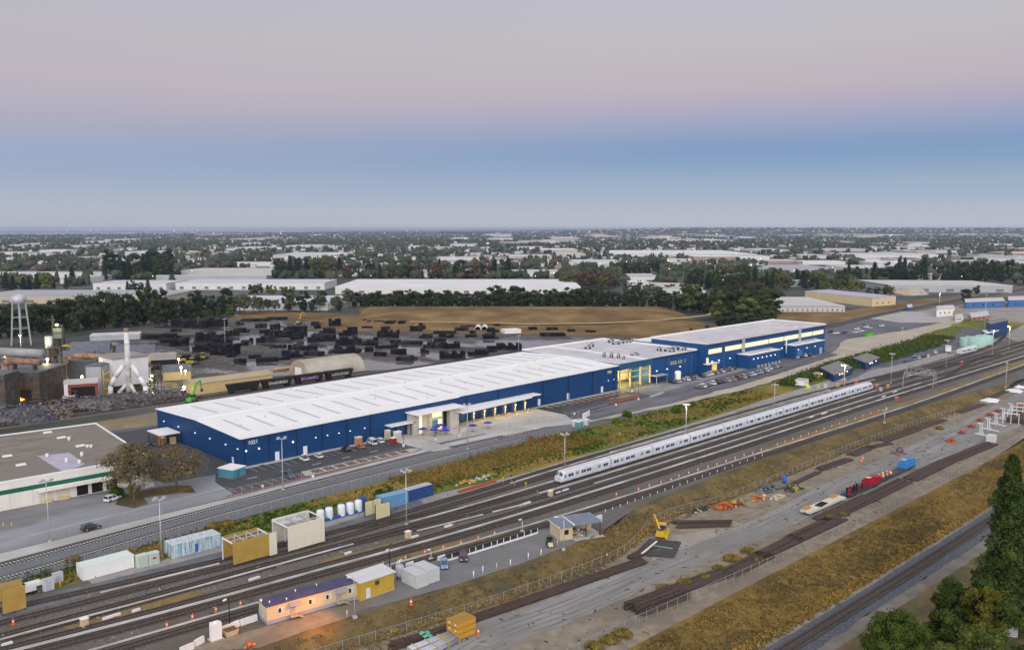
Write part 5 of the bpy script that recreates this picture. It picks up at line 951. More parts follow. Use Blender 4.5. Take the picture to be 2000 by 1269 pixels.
# red beam and tarps
p = g(897, 962); o = tag(MB().box(0, -.25, .1, 14.5, .25, .55).box(0, .4, .1, 14.2, .8, .5).build('red_beam', mat('red_beam', (.42, .06, .02), (.34, .07, .04), 1)), 'long red steel beams lying on the gravel below the bank', 'beam'); o.location = p; o.rotation_euler = (0, 0, .03)
def heap(label, px, py, z, rx, ry, h, cols, n, seed, name='scrap_heap', cat='scrap heap', long_=1.2, group=None):
    rg = random.Random(seed); p = g(px, py, z); mb = MB(); ms = [mat('heap_%d_%d_%d' % tuple(int(x * 255) for x in c), c, tuple(.55 * x for x in c), 2.0, rough=.7) for c in cols]
    for k in range(n):
        a = rg.random() * 6.28; r = rg.random() ** .6; x, y = rx * r * math.cos(a), ry * r * math.sin(a); zz = h * (1 - r) * rg.uniform(.2, 1) + .12; mb.cur = rg.randrange(len(ms)); q = rg.random()
        if q < .5: mb.cbox(x, y, zz, rg.uniform(.3, 1.2), rg.uniform(.3, .9), rg.uniform(.2, .7), rg.random() * 3, (rg.uniform(-.6, .6), 'X'))
        elif q < .8: d = Vector((rg.uniform(-1, 1), rg.uniform(-1, 1), rg.uniform(-.3, .3))) * long_; mb.beam(Vector((x, y, zz)) - d, Vector((x, y, zz + .1)) + d, rg.uniform(.1, .3))
        else: mb.blob((x, y, zz), (rg.uniform(.3, .8), rg.uniform(.3, .8), rg.uniform(.2, .5)), k, 1)
    o = mb.build(name, ms); o.location = p; return tag(o, label, cat, group)
heap('heap of yellow and red tarps and drums at the foot of the bank', 908, 944, 0, 3.2, 1.6, 1.3, [(.6, .42, .05), (.5, .08, .03), (.6, .5, .2)], 26, 1)
heap('heap of grey and lime bags at the end of the red beams', 944, 935, 0, 3.2, 1.6, 1.2, [(.4, .4, .4), (.5, .55, .1), (.55, .56, .55)], 24, 2)
# --- trailer, yellow shed, tank, grey containers, shelter
M_tr1 = mat('trailer_siding', (.52, .42, .25), (.57, .46, .28), .8, rough=.75); M_sk = mat('trailer_skirt', (.26, .27, .33), (.31, .32, .38), 1, rough=.8)
t = thing('office_trailer', 'long beige office trailer with dark blue roof and two stepped doors', 'office trailer', (76.6, 143.5, 0), -.115)
Lt, Wt = 19.0, 3.7
MB().box(0, 0, .75, Lt, Wt, 3.5).build('wall', M_tr1, t); MB().box(-.12, -.18, 3.5, Lt + .12, Wt + .18, 3.72).build('roof', mat('navy_roof', (.045, .045, .10), (.07, .07, .14), .5, rough=.6), t); MB().box(.05, .05, 0, Lt - .05, Wt - .05, .75).build('skirt', M_sk, t)
MB().box(-.1, -.12, 3.3, Lt + .1, -.004, 3.49).build('fascia', mat('peach_trim', (.56, .42, .26)), t)
for x in (2.2, 8.4, 12.0, 16.9): w = MB().box(x, -.06, 1.7, x + 1.3, -.003, 2.75).build('window', M_trim, t); MB().box(x + .08, -.08, 1.78, x + .62, -.061, 2.67).build('pane', M_glass, w); MB().box(x + .68, -.08, 1.78, x + 1.22, -.061, 2.67).build('pane', mat('pale_blind', (.55, .52, .45)), w)
for x in (4.6, 14.3):
    MB().box(x, -.07, .8, x + 1.0, -.003, 2.85).build('door', mat('trailer_door', (.36, .30, .31), rough=.6), t)
    MB().hexa([(x - .3, -1.2, 2.75), (x + 2.0, -1.2, 2.75), (x + 2.0, -.01, 3.05), (x - .3, -.01, 3.05), (x - .3, -1.2, 2.83), (x + 2.0, -1.2, 2.83), (x + 2.0, -.01, 3.13), (x - .3, -.01, 3.13)]).build('awning', mat('awning', (.30, .29, .30)), t)
    st = MB().box(x - .2, -1.3, .62, x + 1.3, -.01, .78)
    for k in range(3): st.box(x + 1.3 + .35 * k, -1.3, .44 - .18 * k, x + 1.65 + .35 * k, -.1, .55 - .18 * k)
    s_ = st.build('steps', mat('step_wood', (.40, .33, .24)), t); MB().tube([(x - .2, -1.25, .78), (x - .2, -1.25, 1.7), (x + 1.3, -1.25, 1.7), (x + 2.5, -1.25, .9)], .05, 5).build('handrail', M_tan, s_)
MB().box(-.5, .5, 1.6, -.005, 1.3, 2.3).box(-.4, 2.2, 1.6, -.005, 2.9, 2.3).build('air_conditioner', M_steel, t); MB().cyl((-.3, 1.8, 3.6), (-.3, 1.8, 4.3), .06).cbox(-.35, 1.8, 4.4, .4, .3, .3).build('flood_light', M_trim, t)
for x, y in ((1.0, 1), (7, 2.8), (11.5, 2.9), (4.1, .3)): MB().cyl((x, y, 3.7), (x, y, 4.15), .1, .14, 8).build('roof_vent', M_trim, t)
t = thing('yellow_shed', 'yellow metal shed with a pale overhanging roof and a white door', 'shed', (95.3, 140.1, 0), -.02)
MB().box(0, 0, .1, 8.2, 4.6, 3.7).build('wall', mat('yellow_siding', (.46, .30, .03), (.54, .37, .05), .7, rough=.65, wave=(2.6, .35)), t); MB().hexa([(-.35, -.35, 3.7), (8.5, -.35, 3.7), (8.5, 4.9, 3.95), (-.35, 4.9, 3.95), (-.35, -.35, 3.86), (8.5, -.35, 3.86), (8.5, 4.9, 4.11), (-.35, 4.9, 4.11)]).build('roof', mat('pale_ribbed_roof', (.56, .55, .55), (.62, .61, .61), .7, wave=(2.2, .4)), t)
MB().box(1.3, -.06, .12, 2.3, -.003, 2.2).build('door', M_wp, t); MB().box(3.5, -.35, 2.4, 4.3, -.003, 3.1).build('vent', M_dsteel, t); MB().box(-.1, -.1, 0, 8.3, 4.7, .1).build('plinth', M_conc, t)
t = thing('pressure_tank', 'grey upright pressure tank with pipework beside the yellow shed', 'tank', g(781, 1131)); MB().lathe([(.02, .7), (.9, .9), (.98, 1.2), (.98, 2.9), (.85, 3.2), (.3, 3.4), (.02, 3.42)], 16).build('shell', mat('grey_tank', (.30, .33, .38), (.36, .39, .44), 1, rough=.5), t)
for a in (0, 1.57, 3.14, 4.71): MB().box(.75 * math.cos(a) - .08, .75 * math.sin(a) - .08, 0, .75 * math.cos(a) + .08, .75 * math.sin(a) + .08, .95).build('leg', M_dsteel, t)
MB().tube([(0, 0, 3.4), (0, 0, 4.2), (.7, .2, 4.2), (.7, .2, 3.6)], .1).tube([(-.4, .3, 3.2), (-.4, .3, 4.0), (.2, .6, 4.0)], .08).build('pipe', M_trim, t)
tag(MB().cbox(0, 0, .5, 1.0, .9, .9).cbox(0, 0, 1.0, .8, .7, .12).build('tote_box', mat('olive_tote', (.32, .28, .08))), 'small olive box between the grey tank and grey containers', 'tote box').location = g(797, 1126)
gm = cmat('palegrey', (.46, .49, .48), (.52, .55, .54), d=.25)
boxc('shipping_container', 'left one of two pale grey containers on the grey strip', 'container', (106.9, 136.9, 0), 2.9, 5.2, 2.8, gm, cmat('pgroof', (.5, .52, .52), (.56, .58, .58)), -.04)
boxc('shipping_container', 'right one of two pale grey containers, next to the light blue car', 'container', (110.1, 137.1, 0), 2.9, 5.4, 2.9, gm, cmat('pgroof', (.5, .52, .52)), -.04)
for k in range(2): tag(MB().extr([(-.3, 0), (.3, 0), (.16, .95), (-.16, .95)], -1, 1).box(-.9, -.32, 0, .9, .32, .12).build('water_barrier', M_wp), 'white water barrier behind the %s' % ('grey containers' if k else 'light blue car'), 'barrier').location = g(*((862, 1092), (800, 1105))[k])
# railing with pale posts on the dark kerb
t = thing('post_railing', 'dark kerb with pale posts separating the grey strip from the near track', 'railing', (0, 0, 0)); q = [g(*c) for c in ((862, 1098), (905, 1086), (960, 1069), (1050, 1041))]
for a, c in zip(q[:-1], q[1:]): pass
qs = smooth([(c.x, c.y) for c in q], 2.0); ribbon(MB(), qs, 0, .35, .02, .32).build('kerb', M_trim, t); ribbon(MB(), qs, .25, .04, .32, 1.15).build('screen', mat('dark_screen', (.03, .03, .032), alpha=.6), t)
for k in range(0, len(qs), 1): MB().box(qs[k].x - .06, qs[k].y - .06, .3, qs[k].x + .06, qs[k].y + .06, 1.35).build('post', M_trim, t)
t = thing('work_shelter', 'tan cabin with a wide blue grey roof over an open work bay full of hoses', 'shelter', (148.2, 134.6, 0), -.38)
MB().box(0, 0, .1, 3.4, 5.6, 3.4).build('wall', mat('tan_siding', (.50, .40, .25), (.56, .46, .3), .8, wave=(2, .2)), t)
MB().hexa([(-.3, -.5, 3.4), (11.2, -.5, 3.4), (11.2, 6.1, 3.75), (-.3, 6.1, 3.75), (-.3, -.5, 3.56), (11.2, -.5, 3.56), (11.2, 6.1, 3.91), (-.3, 6.1, 3.91)]).build('roof', mat('bluegrey_roof', (.14, .17, .22), (.19, .22, .27), .5, rough=.55, wave=(1.2, .3)), t)
MB().box(-.31, -.55, 3.3, -.2, 6.1, 3.6).box(3.5, -.56, 3.58, 3.7, 6.1, 3.95).build('trim', M_trim, t); MB().box(1.2, -.06, 1.5, 2.3, -.003, 2.6).build('window', M_glass, t)
for x, y in ((7, 0), (10.8, 0), (7, 5.6), (10.8, 5.6)): MB().box(x - .1, y - .1, 0, x + .1, y + .1, 3.5).build('post', M_dsteel, t)
MB().box(3.4, 4.9, .1, 11, 5.1, 2.6).build('back_wall', M_tan, t); MB().box(3.4, -1.2, .03, 11.4, 5, .12).build('slab', M_conc, t)
heap('hoses, brown drums and white bags under the blue grey shelter roof', 1128, 1040, 0.1, 2.6, 1.8, 1.6, [(.35, .15, .05), (.7, .7, .68), (.12, .08, .05), (.5, .4, .2)], 40, 5, 'work_supplies', 'work supplies')
t = thing('barrier_arm', 'white and orange barricade board right of the work shelter', 'barrier', g(1162, 1022), -.1); MB().box(-2.3, -.15, .9, 2.4, .15, 1.9).build('board', M_wp, t); MB().box(-.6, -.17, 1.2, .7, -.152, 1.5).build('stripe', M_cone, t); MB().box(-2.2, -.3, 0, -2, .3, 2.5).box(2.1, -.3, 0, 2.3, .3, 1.0).build('foot', M_wp, t)
t = thing('golf_cart', 'small dark utility cart with a cream bonnet parked before the work shelter', 'utility cart', g(1074, 1066), -2.2)
MB().box(-1.4, -.65, .35, .3, .65, .8).build('body', M_blk, t); MB().hexa([(.3, -.62, .35), (1.4, -.55, .35), (1.4, .55, .35), (.3, .62, .35), (.3, -.62, 1.0), (1.35, -.5, .8), (1.35, .5, .8), (.3, .62, 1.0)]).build('bonnet', mat('cart_cream', (.6, .55, .36)), t); MB().box(-1.2, -.68, 1.75, .6, .68, 1.85).build('roof', M_blk, t); MB().box(-.7, -.55, .8, -.2, .55, 1.3).build('seat', M_dsteel, t)
for x in (-.9, .9):
    for s in (-1, 1): MB().cyl((x, s * .5, .28), (x, s * .7, .28), .28, n=10).build('wheel', M_tyre, t)
for x in (-1.1, .5):
    for s in (-1, 1): MB().beam((x, s * .6, .8), (x, s * .6, 1.75), .06).build('post', M_blk, t)
# lamp poles near the strip
def streetlamp(px, py, top, label, arm=1.6, ang=2.2, m=M_steel, base=True, lit=False):
    p = g(px, py, tz(*g(px, py)[:2])); h = hpx(py - top, p); t = thing('street_lamp', label, 'street lamp', p, ang)
    MB().cyl((0, 0, 0), (0, 0, h - .5), .12, .08, 8).build('pole', m, t); MB().tube([(0, 0, h - .5), (.2, 0, h - .15), (.6, 0, h), (arm, 0, h + .1)], .06, 6).build('arm', m, t); MB().cbox(arm + .25, 0, h + .08, .8, .34, .18).build('lamp_head', M_trim, t)
    if base: MB().box(-.4, -.4, 0, .4, .4, .45).build('base', M_conc, t)
streetlamp(1101, 1074, 1006, 'street lamp with a curved arm on the slope side of the work shelter')
streetlamp(693, 1206, 1118, 'wooden lamp pole with a floodlight between the trailer and the yellow shed', .7, 2.9, mat('pole_wood', (.42, .40, .34), (.36, .33, .28), 3))
streetlamp(449, 1228, 1161, 'black lamp pole on a beige planter beside the white barriers', .9, 3.6, M_blk, False)
streetlamp(761, 1110, 1068, 'black lamp pole behind the yellow shed roof', .7, 3.6, M_blk); streetlamp(842, 1092, 1070, 'short pale lamp pole behind the grey containers', .5, 3.3); streetlamp(1020, 1038, 1012, 'thin grey pole on the post railing', .4, 3)
t = thing('planter_base', 'beige concrete planter at the foot of the black lamp pole', 'planter', g(450, 1238)); MB().hexa([(-1, -.8, 0), (1, -.8, 0), (1, .8, 0), (-1, .8, 0), (-1.25, -1, 1), (1.25, -1, 1), (1.25, 1, 1), (-1.25, 1, 1)]).build('tub', M_tan, t); MB().box(-1.1, -.9, 1.0, 1.1, .9, 1.06).build('soil', M_mulch, t)
t = thing('white_tote', 'tall white plastic tank beside the track at the lower left', 'tank', g(421, 1247)); MB().prism([(-.95, -.7), (.95, -.7), (1.05, .1), (.7, .8), (-.7, .8), (-1.05, .1)], .15, 3.1).build('shell', mat('milky_plastic', (.66, .70, .70), (.7, .73, .72), 2, rough=.4), t); MB().lathe([(.4, 3.1), (.4, 3.3), (.02, 3.35)], 10).build('lid', M_trim, t); MB().box(-1.2, -.9, 0, 1.2, .9, .15).build('pallet', M_tan, t)
for k, (x0, y0, x1, y1) in enumerate(((431, 1236, 467, 1221), (469, 1221, 502, 1210), (380, 1262, 398, 1252), (352, 1276, 378, 1265))):
    a, c = g(x0, y0), g(x1, y1); an = math.atan2(c.y - a.y, c.x - a.x); o = tag(MB().extr([(-.3, 0), (.3, 0), (.18, 1.15), (-.18, 1.15)], 0, (c - a).length).box(.2, -.33, .0, (c - a).length - .2, .33, .12).build('jersey_barrier', M_wp), ('white barrier right of the black lamp pole', 'white barrier next to the end of the office trailer', 'short white barrier left of the white tank', 'white barrier at the bottom edge')[k], 'barrier'); o.location = a; o.rotation_euler = (0, 0, an)
tag(heap('small heap of orange cones on the dirt shoulder', 487, 1262, 0, .8, .6, .6, [(.6, .1, .03), (.7, .3, .1)], 8, 9), 'small heap of orange cones on the dirt shoulder', 'cone heap')
for k, (px, py) in enumerate(((678, 1206), (925, 1128), (943, 1118), (970, 1112), (1032, 1092), (1057, 1085), (1089, 1066), (997, 1105))): o = tag(MB().cyl((0, 0, 0), (0, 0, 1.5), .13, n=7).lathe([(.13, 1.5), (.02, 1.6)], 7).build('edge_post', M_wp if k % 3 else M_tan), 'pale post along the slope edge of the grey strip', 'post', 'slope edge posts'); o.location = g(px, py)
# sodium flood on the trailer and the dirt
sp = bpy.data.lights.new('flood', 'SPOT'); sp.energy = 13000; sp.color = (1, .30, .025); sp.spot_size = R(110); sp.spot_blend = 1; sp.shadow_soft_size = .6
o = bpy.data.objects.new('flood_light', sp); COL.objects.link(o); o.location = (88.6, 132.6, 9.0); o.rotation_euler = (Vector((88.6, 132.6, 9.0)) - Vector((76.5, 140.6, .6))).to_track_quat('Z', 'Y').to_euler()
# small blue cabins, white trailer, kiosk by the far half of the train
for k, (pa, pb, pc, h, l) in enumerate(((( 1602, 731), (1628, 746), (1664, 731), 3.4, 'low blue cabin with a flat dark roof and lit lamps beside the train'), ((1665, 712), (1690, 722), (1718, 711), 3.6, 'low blue cabin partly hidden by brown bushes, farther along'))):
    a, b_, c = g(*pa), g(*pb), g(*pc); d = a + c - b_; t = thing('blue_cabin', l, 'cabin', (0, 0, 0)); q = [(v.x, v.y) for v in (b_, c, d, a)]; MB().prism(q, 0, h).build('wall', M_blue, t); MB().prism(inset(q, -.15), h, h + .25).build('roof', mat('cabin_roof', (.16, .15, .14), (.22, .21, .2), .3), t)
    m_ = (b_ + c) / 2; n_ = (b_ - a).normalized()
    for f in (.3, .72): e_ = b_.lerp(c, f) + n_ * .12; MB().cbox(e_.x, e_.y, 2.6, .4, .3, .4).build('lamp', mat('sodium_glow', (1, .6, .3), em=(1, .48, .14), es=9), t)
    e_ = b_.lerp(c, .5) + n_ * .5; pl((e_.x, e_.y, 2.4), (1, .5, .18), 260); e2 = b_.lerp(c, .5); MB().cbox(e2.x + n_.x * .05, e2.y + n_.y * .05, 1.1, 1.1, .1, 2.1, math.atan2(c.y - b_.y, c.x - b_.x)).build('door', mat('blue_pipe', (.05, .13, .26)), t)
t = thing('site_trailer', 'white site trailer beside the bank, left of the blue cabins', 'site trailer', g(1571, 756), .12); MB().box(0, 0, .5, 5.2, 4.4, 3.1).build('wall', M_trim, t); MB().box(-.15, -.15, 3.1, 5.4, 4.6, 3.3).build('roof', M_steel, t)
for x in (.9, 3.2): MB().box(x, -.05, 1.5, x + .9, -.003, 2.3).build('window', M_glass, t)
for x in (.8, 4.2): MB().box(x, .2, 0, x + .5, 4.2, .5).build('support', M_dsteel, t)
t = thing('guard_kiosk', 'tan kiosk with a lit warm interior between the white trailer and the blue cabin', 'kiosk', g(1600, 742), .15); MB().box(0, 0, 0, 4, 3, 2.9).build('wall', mat('kiosk_tan', (.40, .24, .08), (.45, .29, .11), 1), t); MB().box(-.3, -.4, 2.9, 4.3, 3.2, 3.1).build('roof', M_steel, t); MB().box(1.6, -.05, .1, 2.6, -.003, 2.3).build('door', M_dsteel, t); MB().box(3.2, -.3, 2.4, 3.7, -.003, 2.7).build('lamp', mat('sodium_glow', (1, .6, .3)), t)
tag(MB().blob((0, 0, .8), (1.4, .8, .8), 3, 2, .1).box(-1.5, -.8, 0, 1.5, .8, .3).build('yellow_tank', mat('lime_yellow', (.60, .58, .03), rough=.4)), 'bright yellow rounded tank in front of the white site trailer', 'tank').location = g(1578, 758)
for px, py, c, l in ((1612, 757, (.62, .63, .62), 'white cabinet beside the far track'), (1598, 758, (.5, .5, .12), 'yellowish cabinet beside the white cabinet at the far track'), (1645, 748, (.55, .26, .14), 'rust red box at the foot of the bright lamp mast'), (1636, 755, (.6, .4, .2), 'tan post box near the bright lamp mast'), (1720, 764, (.5, .48, .4), 'pale concrete block at the far end of the train'), (1712, 758, (.6, .12, .06), 'orange red signal box just beyond the train end'), (1672, 750, (.6, .14, .05), 'orange red signal cabinet above the train roof line'), (1734, 758, (.55, .3, .1), 'orange and green signal cabinet beyond the train end'), (1751, 783, (.5, .13, .05), 'orange box beside the long grey cover board'), (1878, 712, (.55, .04, .05), 'bright red signal box among the far switches'), (1925, 681, (.5, .05, .04), 'red box by the end of the older carriage')):
    t = thing('trackside_box', l, 'trackside box', g(px, py)); m = mat('tb_%d_%d_%d' % tuple(int(i * 99) for i in c), c, tuple(.7 * i for i in c), 3); MB().box(-.7, -.5, 0, .7, .5, 1.7).build('body', m, t); MB().box(-.78, -.58, 1.7, .78, .58, 1.82).build('lid', M_steel, t)
# signal gantry of grey steel beyond the train
a, c = g(1763, 756), g(1822, 757); t = thing('signal_gantry', 'grey lattice signal gantry spanning the tracks beyond the train', 'gantry', (0, 0, 0)); m = mat('gantry_grey', (.25, .27, .28), (.32, .34, .34), 2); a2, c2 = g(1772, 740), g(1828, 752)
for p_, q_ in ((a, a2), (c, c2)):
    for w in (p_, q_): MB().beam((w.x, w.y, 0), (w.x + (.8 if w is p_ else -.8), w.y, 6), .3).build('leg', m, t)
mb = MB(); A3 = Vector((a.x + .8, a.y, 6)); B3 = Vector((c.x + .8, c.y, 6)); A4 = Vector((a2.x - .8, a2.y, 6)); B4 = Vector((c2.x - .8, c2.y, 6))
for p_, q_ in ((A3, B3), (A4, B4)):
    for dz in (0, 1.0): mb.beam(p_ + Vector((0, 0, dz)), q_ + Vector((0, 0, dz)), .22)
    for k in range(10): mb.beam(p_.lerp(q_, k / 10) + Vector((0, 0, k % 2)), p_.lerp(q_, (k + 1) / 10) + Vector((0, 0, (k + 1) % 2)), .14)
for k in range(7): mb.beam(A3.lerp(B3, k / 6), A4.lerp(B4, k / 6), .16)
mb.build('truss', m, t)
# blue tower block, mint tanks and far blue sheds
def blk3(name, label, cat, pa, pb, pc, h, wm, rm, par=None):
    a, b_, c = (g(*q_) for q_ in (pa, pb, pc)); d = a + c - b_; q = [(v.x, v.y) for v in (b_, c, d, a)]; t = thing(name, label, cat, (0, 0, 0)); MB().prism(q, 0, h).build('wall', wm, t); MB().prism(inset(q, -.2), h, h + .35).build('roof', rm, t)
    n_ = (b_ - a).normalized() * .12
    for f in (.2, .45, .7):
        e_ = b_.lerp(c, f) + n_; MB().cbox(e_.x, e_.y, min(h * .55, 3), 1.4, .3, 1.2, math.atan2(c.y - b_.y, c.x - b_.x)).build('window', M_glass, t)
    return t
blk3('tower_block', 'tall blue block by the track curve at the far right', 'building', (1925, 655), (1932, 661), (1967, 652), 9.5, M_blue, mat('cabin_roof', (.16, .15, .14)))
blk3('low_block', 'low blue block with a white slab roof in front of the tall blue block', 'building', (1918, 658), (1926, 664), (1950, 658), 4.2, M_blue, M_trim)
for k, (px, py, r, h) in enumerate(((1888, 676, 4.2, 5.2), (1905, 677, 6.2, 5.8), (1922, 672, 5.0, 5.4))):
    t = thing('mint_tank', ('left one of the mint green round tanks, smallest', 'middle mint green round tank, largest', 'right one of the mint green round tanks')[k], 'tank', g(px, py)); MB().lathe([(r, 0), (r, h), (r * .9, h + .35), (.02, h + .9)], 20).build('shell', mat('mint_paint', (.27, .44, .37), (.33, .50, .43), .5, rough=.6), t); MB().cyl((0, 0, h + .8), (0, 0, h + 1.5), .6, n=8).build('hatch', M_steel, t)
M_bl3 = mat('sky_blue_wall', (.04, .12, .28), (.06, .15, .33), .2)
for pa, pb, pc, h, l in (((1883, 596), (1885, 603), (1962, 600), 6, 'long low blue depot with a pale roof at the far right'), ((1968, 592), (1969, 600), (2040, 598), 6.5, 'blue depot at the right edge behind the far yard'), ((1771, 604), (1772, 609), (1782, 608), 4, 'small bright blue hut beside the railway line')):
    blk3('blue_depot', l, 'building', pa, pb, pc, h, M_bl3, M_roofg)
for pa, pb, pc, h, l, m in (((1828, 612), (1829, 619), (1864, 616), 6, 'white office cabin in the far yard by an orange sign', M_trim), ((1865, 622), (1866, 628), (1881, 626), 3, 'short white container in the far yard', M_trim), ((1894, 618), (1896, 627), (1932, 622), 2.6, 'row of rust red containers below the white office cabin', mat('rust_box', (.4, .12, .06), (.3, .2, .12), .8))): blk3('yard_cabin', l, 'cabin', pa, pb, pc, h, m, M_roofg)
t = thing('orange_sign', 'orange round sign on a post beside the white office cabin', 'sign', g(1862, 620)); MB().cyl((0, -.1, 4), (0, .1, 4), 2.3, n=16).build('disc', mat('sign_orange', (.7, .35, .02)), t); MB().cyl((0, 0, 0), (0, 0, 3), .12).build('post', M_steel, t)
t = thing('green_skip', 'bright green skip on the sandy lot', 'skip', g(1696, 656), -.1); MB().hexa([(-4, -1.2, .1), (4, -1.2, .1), (4, 1.2, .1), (-4, 1.2, .1), (-4.6, -1.3, 2), (4.6, -1.3, 2), (4.6, 1.3, 2), (-4.6, 1.3, 2)]).build('body', mat('skip_green', (.08, .45, .03), rough=.5), t); MB().box(-4.3, -1.1, 2.0, 4.3, 1.1, 2.05).build('load', M_mulch, t); MB().box(-4.7, -1.4, 1.9, 4.7, -1.28, 2.1).build('rim', mat('skip_green', (.08, .45, .03)), t)
# ---------------------------------------------------------------- storage strip below the slope
M_rust = mat('rusty_rail', (.045, .03, .024), (.09, .058, .044), 1.2, rough=.8, st=(.3, 3, 1))
M_tiewood = mat('weathered_tie', (.05, .036, .03), (.10, .07, .058), 1.5, rough=.9)
def G2(x, y): return g(x, y, ZS)
def pile(label, pa, pb, w, h, name='rail_stack', m=None, n=None, seed=0, group='stacks on the storage strip'):
    """long bars side by side in layers from pixel pa to pixel pb"""
    a, b = G2(*pa), G2(*pb); L = (b - a).length; an = math.atan2(b.y - a.y, b.x - a.x); rg = random.Random(seed + int(pa[0])); mb = MB(); nl = max(1, int(h / .22)); nb = n or max(3, int(w / .32))
    for l in range(nl):
        for k in range(nb):
            if l and rg.random() < .12 * l: continue
            y = (k + .5) * w / nb - w / 2 + rg.uniform(-.05, .05); x0 = rg.uniform(-.5, .6); mb.cbox(L / 2 + x0, y, .12 + l * h / nl, L - rg.uniform(0, 1.5), w / nb * .78, h / nl * .8, rg.uniform(-.006, .006))
    o = mb.build(name, m or M_rust); o.location = a; o.rotation_euler = (0, 0, an); return tag(o, label, 'stack of ties' if name == 'tie_stack' else 'stack of rails', group)
pile('dark rusty rail stack at the bottom edge, by the green mats', (762, 1266), (888, 1228), 2.6, .8)
pile('longest rusty rail stack, running from the orange crates along the slope fence', (900, 1218), (1258, 1096), 3.0, .6)
pile('rusty rail stack slanting up to the yellow machine', (1232, 1092), (1296, 1058), 2.6, .5, seed=2)
pile('black rail stack lying flat near the yellow machine, far side', (1312, 1022), (1428, 1020), 2.2, .8, seed=3)
pile('black rail stack lying flat near the yellow machine, near side', (1322, 1030), (1424, 1026), 2.0, .6, seed=4)
for k, (pa, pb, w, h) in enumerate((((1235, 1196), (1330, 1160), 5.6, 1.5), ((1300, 1160), (1420, 1118), 4.4, .6), ((1420, 1122), (1500, 1082), 4.4, .6), ((1480, 1090), (1560, 1050), 4.0, .6), ((1545, 1056), (1640, 1012), 4.6, .6), ((1600, 1018), (1700, 972), 4.8, .6), ((1690, 978), (1770, 938), 4.6, .5), ((1776, 938), (1850, 902), 4.6, .6), ((1840, 906), (1938, 866), 4.6, .5))):
    pile(['large dark block of stacked ties nearest the bottom of the strip', 'brown tie stack just above the large dark block', 'brown tie stack third from the bottom along the lower fence', 'brown tie stack below the dry shrubs', 'brown tie stack opposite the white flatcar', 'brown tie stack opposite the red wagon', 'brown tie stack opposite the blue wagon', 'brown tie stack second from the far end by the lower fence', 'farthest brown tie stack, before the white cabinet'][k], pa, pb, w, h, 'tie_stack', M_tiewood, None, k)
for k, (pa, pb, w) in enumerate((((1540, 950), (1600, 922), 1.6), ((1598, 918), (1660, 897), 3.0), ((1662, 890), (1704, 872), 3.6), ((1690, 876), (1742, 866), 2.4), ((1724, 862), (1790, 838), 4.0), ((1790, 838), (1844, 820), 3.0), ((1872, 806), (1920, 790), 3.0), ((1925, 782), (1966, 764), 2.6))):
    pile(['thin brown pile at the slope fence, left of the grey plates', 'dark pile with grey plates at the slope fence', 'dark pile near the two orange cones', 'pile with loose dark beams by the red machine', 'broad dark pile behind the red machine', 'dark pile right of the broad one', 'dark pile near the first white tarp', 'dark pile near the second white tarp'][k], pa, pb, w, .5, 'tie_stack', M_tiewood, None, 30 + k)
mt = mat('dark_mat', (.045, .042, .042), (.075, .07, .066), .8, rough=.9)
for k, (c, l) in enumerate((([(1262, 1086), (1316, 1090), (1330, 1060), (1290, 1056)], 'dark mat stack with a mint strip, near the yellow machine'), ([(1232, 1090), (1258, 1084), (1290, 1056), (1268, 1054)], 'reddish dark mat stack beside the mint striped one'))):
    q = [tuple(G2(*p)[:2]) for p in c]; t = thing('mat_stack', l, 'mat stack', (0, 0, 0)); MB().prism(q, ZS + .02, ZS + .4).build('mats', mt, t)
    if k == 0: a, b = G2(1277, 1068), G2(1314, 1074); MB().beam(a + Vector((0, 0, .44)), b + Vector((0, 0, .44)), .5, .08).build('strip', mat('mint_strip', (.12, .35, .25)), t)
a, b = G2(1254, 1084), G2(1283, 1060); tag(MB().beam(a + Vector((0, 0, .35)), b + Vector((0, 0, .35)), .5, .4).build('white_beam', M_wp), 'long white beam lying on the dark mats', 'beam')
# yellow machine
t = thing('track_machine', 'yellow track machine with a raised boom and cab, parked at the fence corner', 'work machine', G2(1292, 1046), .5); M_my = mat('machine_yellow', (.60, .40, .02), (.5, .32, .03), 1.5, rough=.5)
MB().box(-2.6, -1.2, .6, 2.4, 1.2, 1.3).box(-2.5, -1, 1.3, -.6, 1, 2.0).build('chassis', M_my, t); MB().box(-.3, -1, 1.3, 1.4, 1, 2.9).build('cab', M_carg, t); MB().box(-.4, -1.1, 2.9, 1.5, 1.1, 3.05).build('cab_roof', M_my, t)
MB().beam((-1.6, .2, 1.9), (1.0, 1.6, 3.9), .4).beam((1.0, 1.6, 3.9), (3.6, 2.4, 4.2), .35).beam((3.6, 2.4, 4.2), (4.2, 2.6, 2.4), .3).build('boom', M_my, t)
for k in range(4): MB().box(-2.6 + k * 1.3, -1.8, .2, -2.1 + k * 1.3, -1.2, 1.5).build('clamp', M_my, t)
for x in (-1.8, 1.7):
    for s in (-1, 1): MB().cyl((x, s * .95, .45), (x, s * 1.25, .45), .45, n=12).build('wheel', M_tyre, t)
MB().box(-2, -.8, 2.0, -.9, .8, 2.3).build('engine_cover', M_dsteel, t)
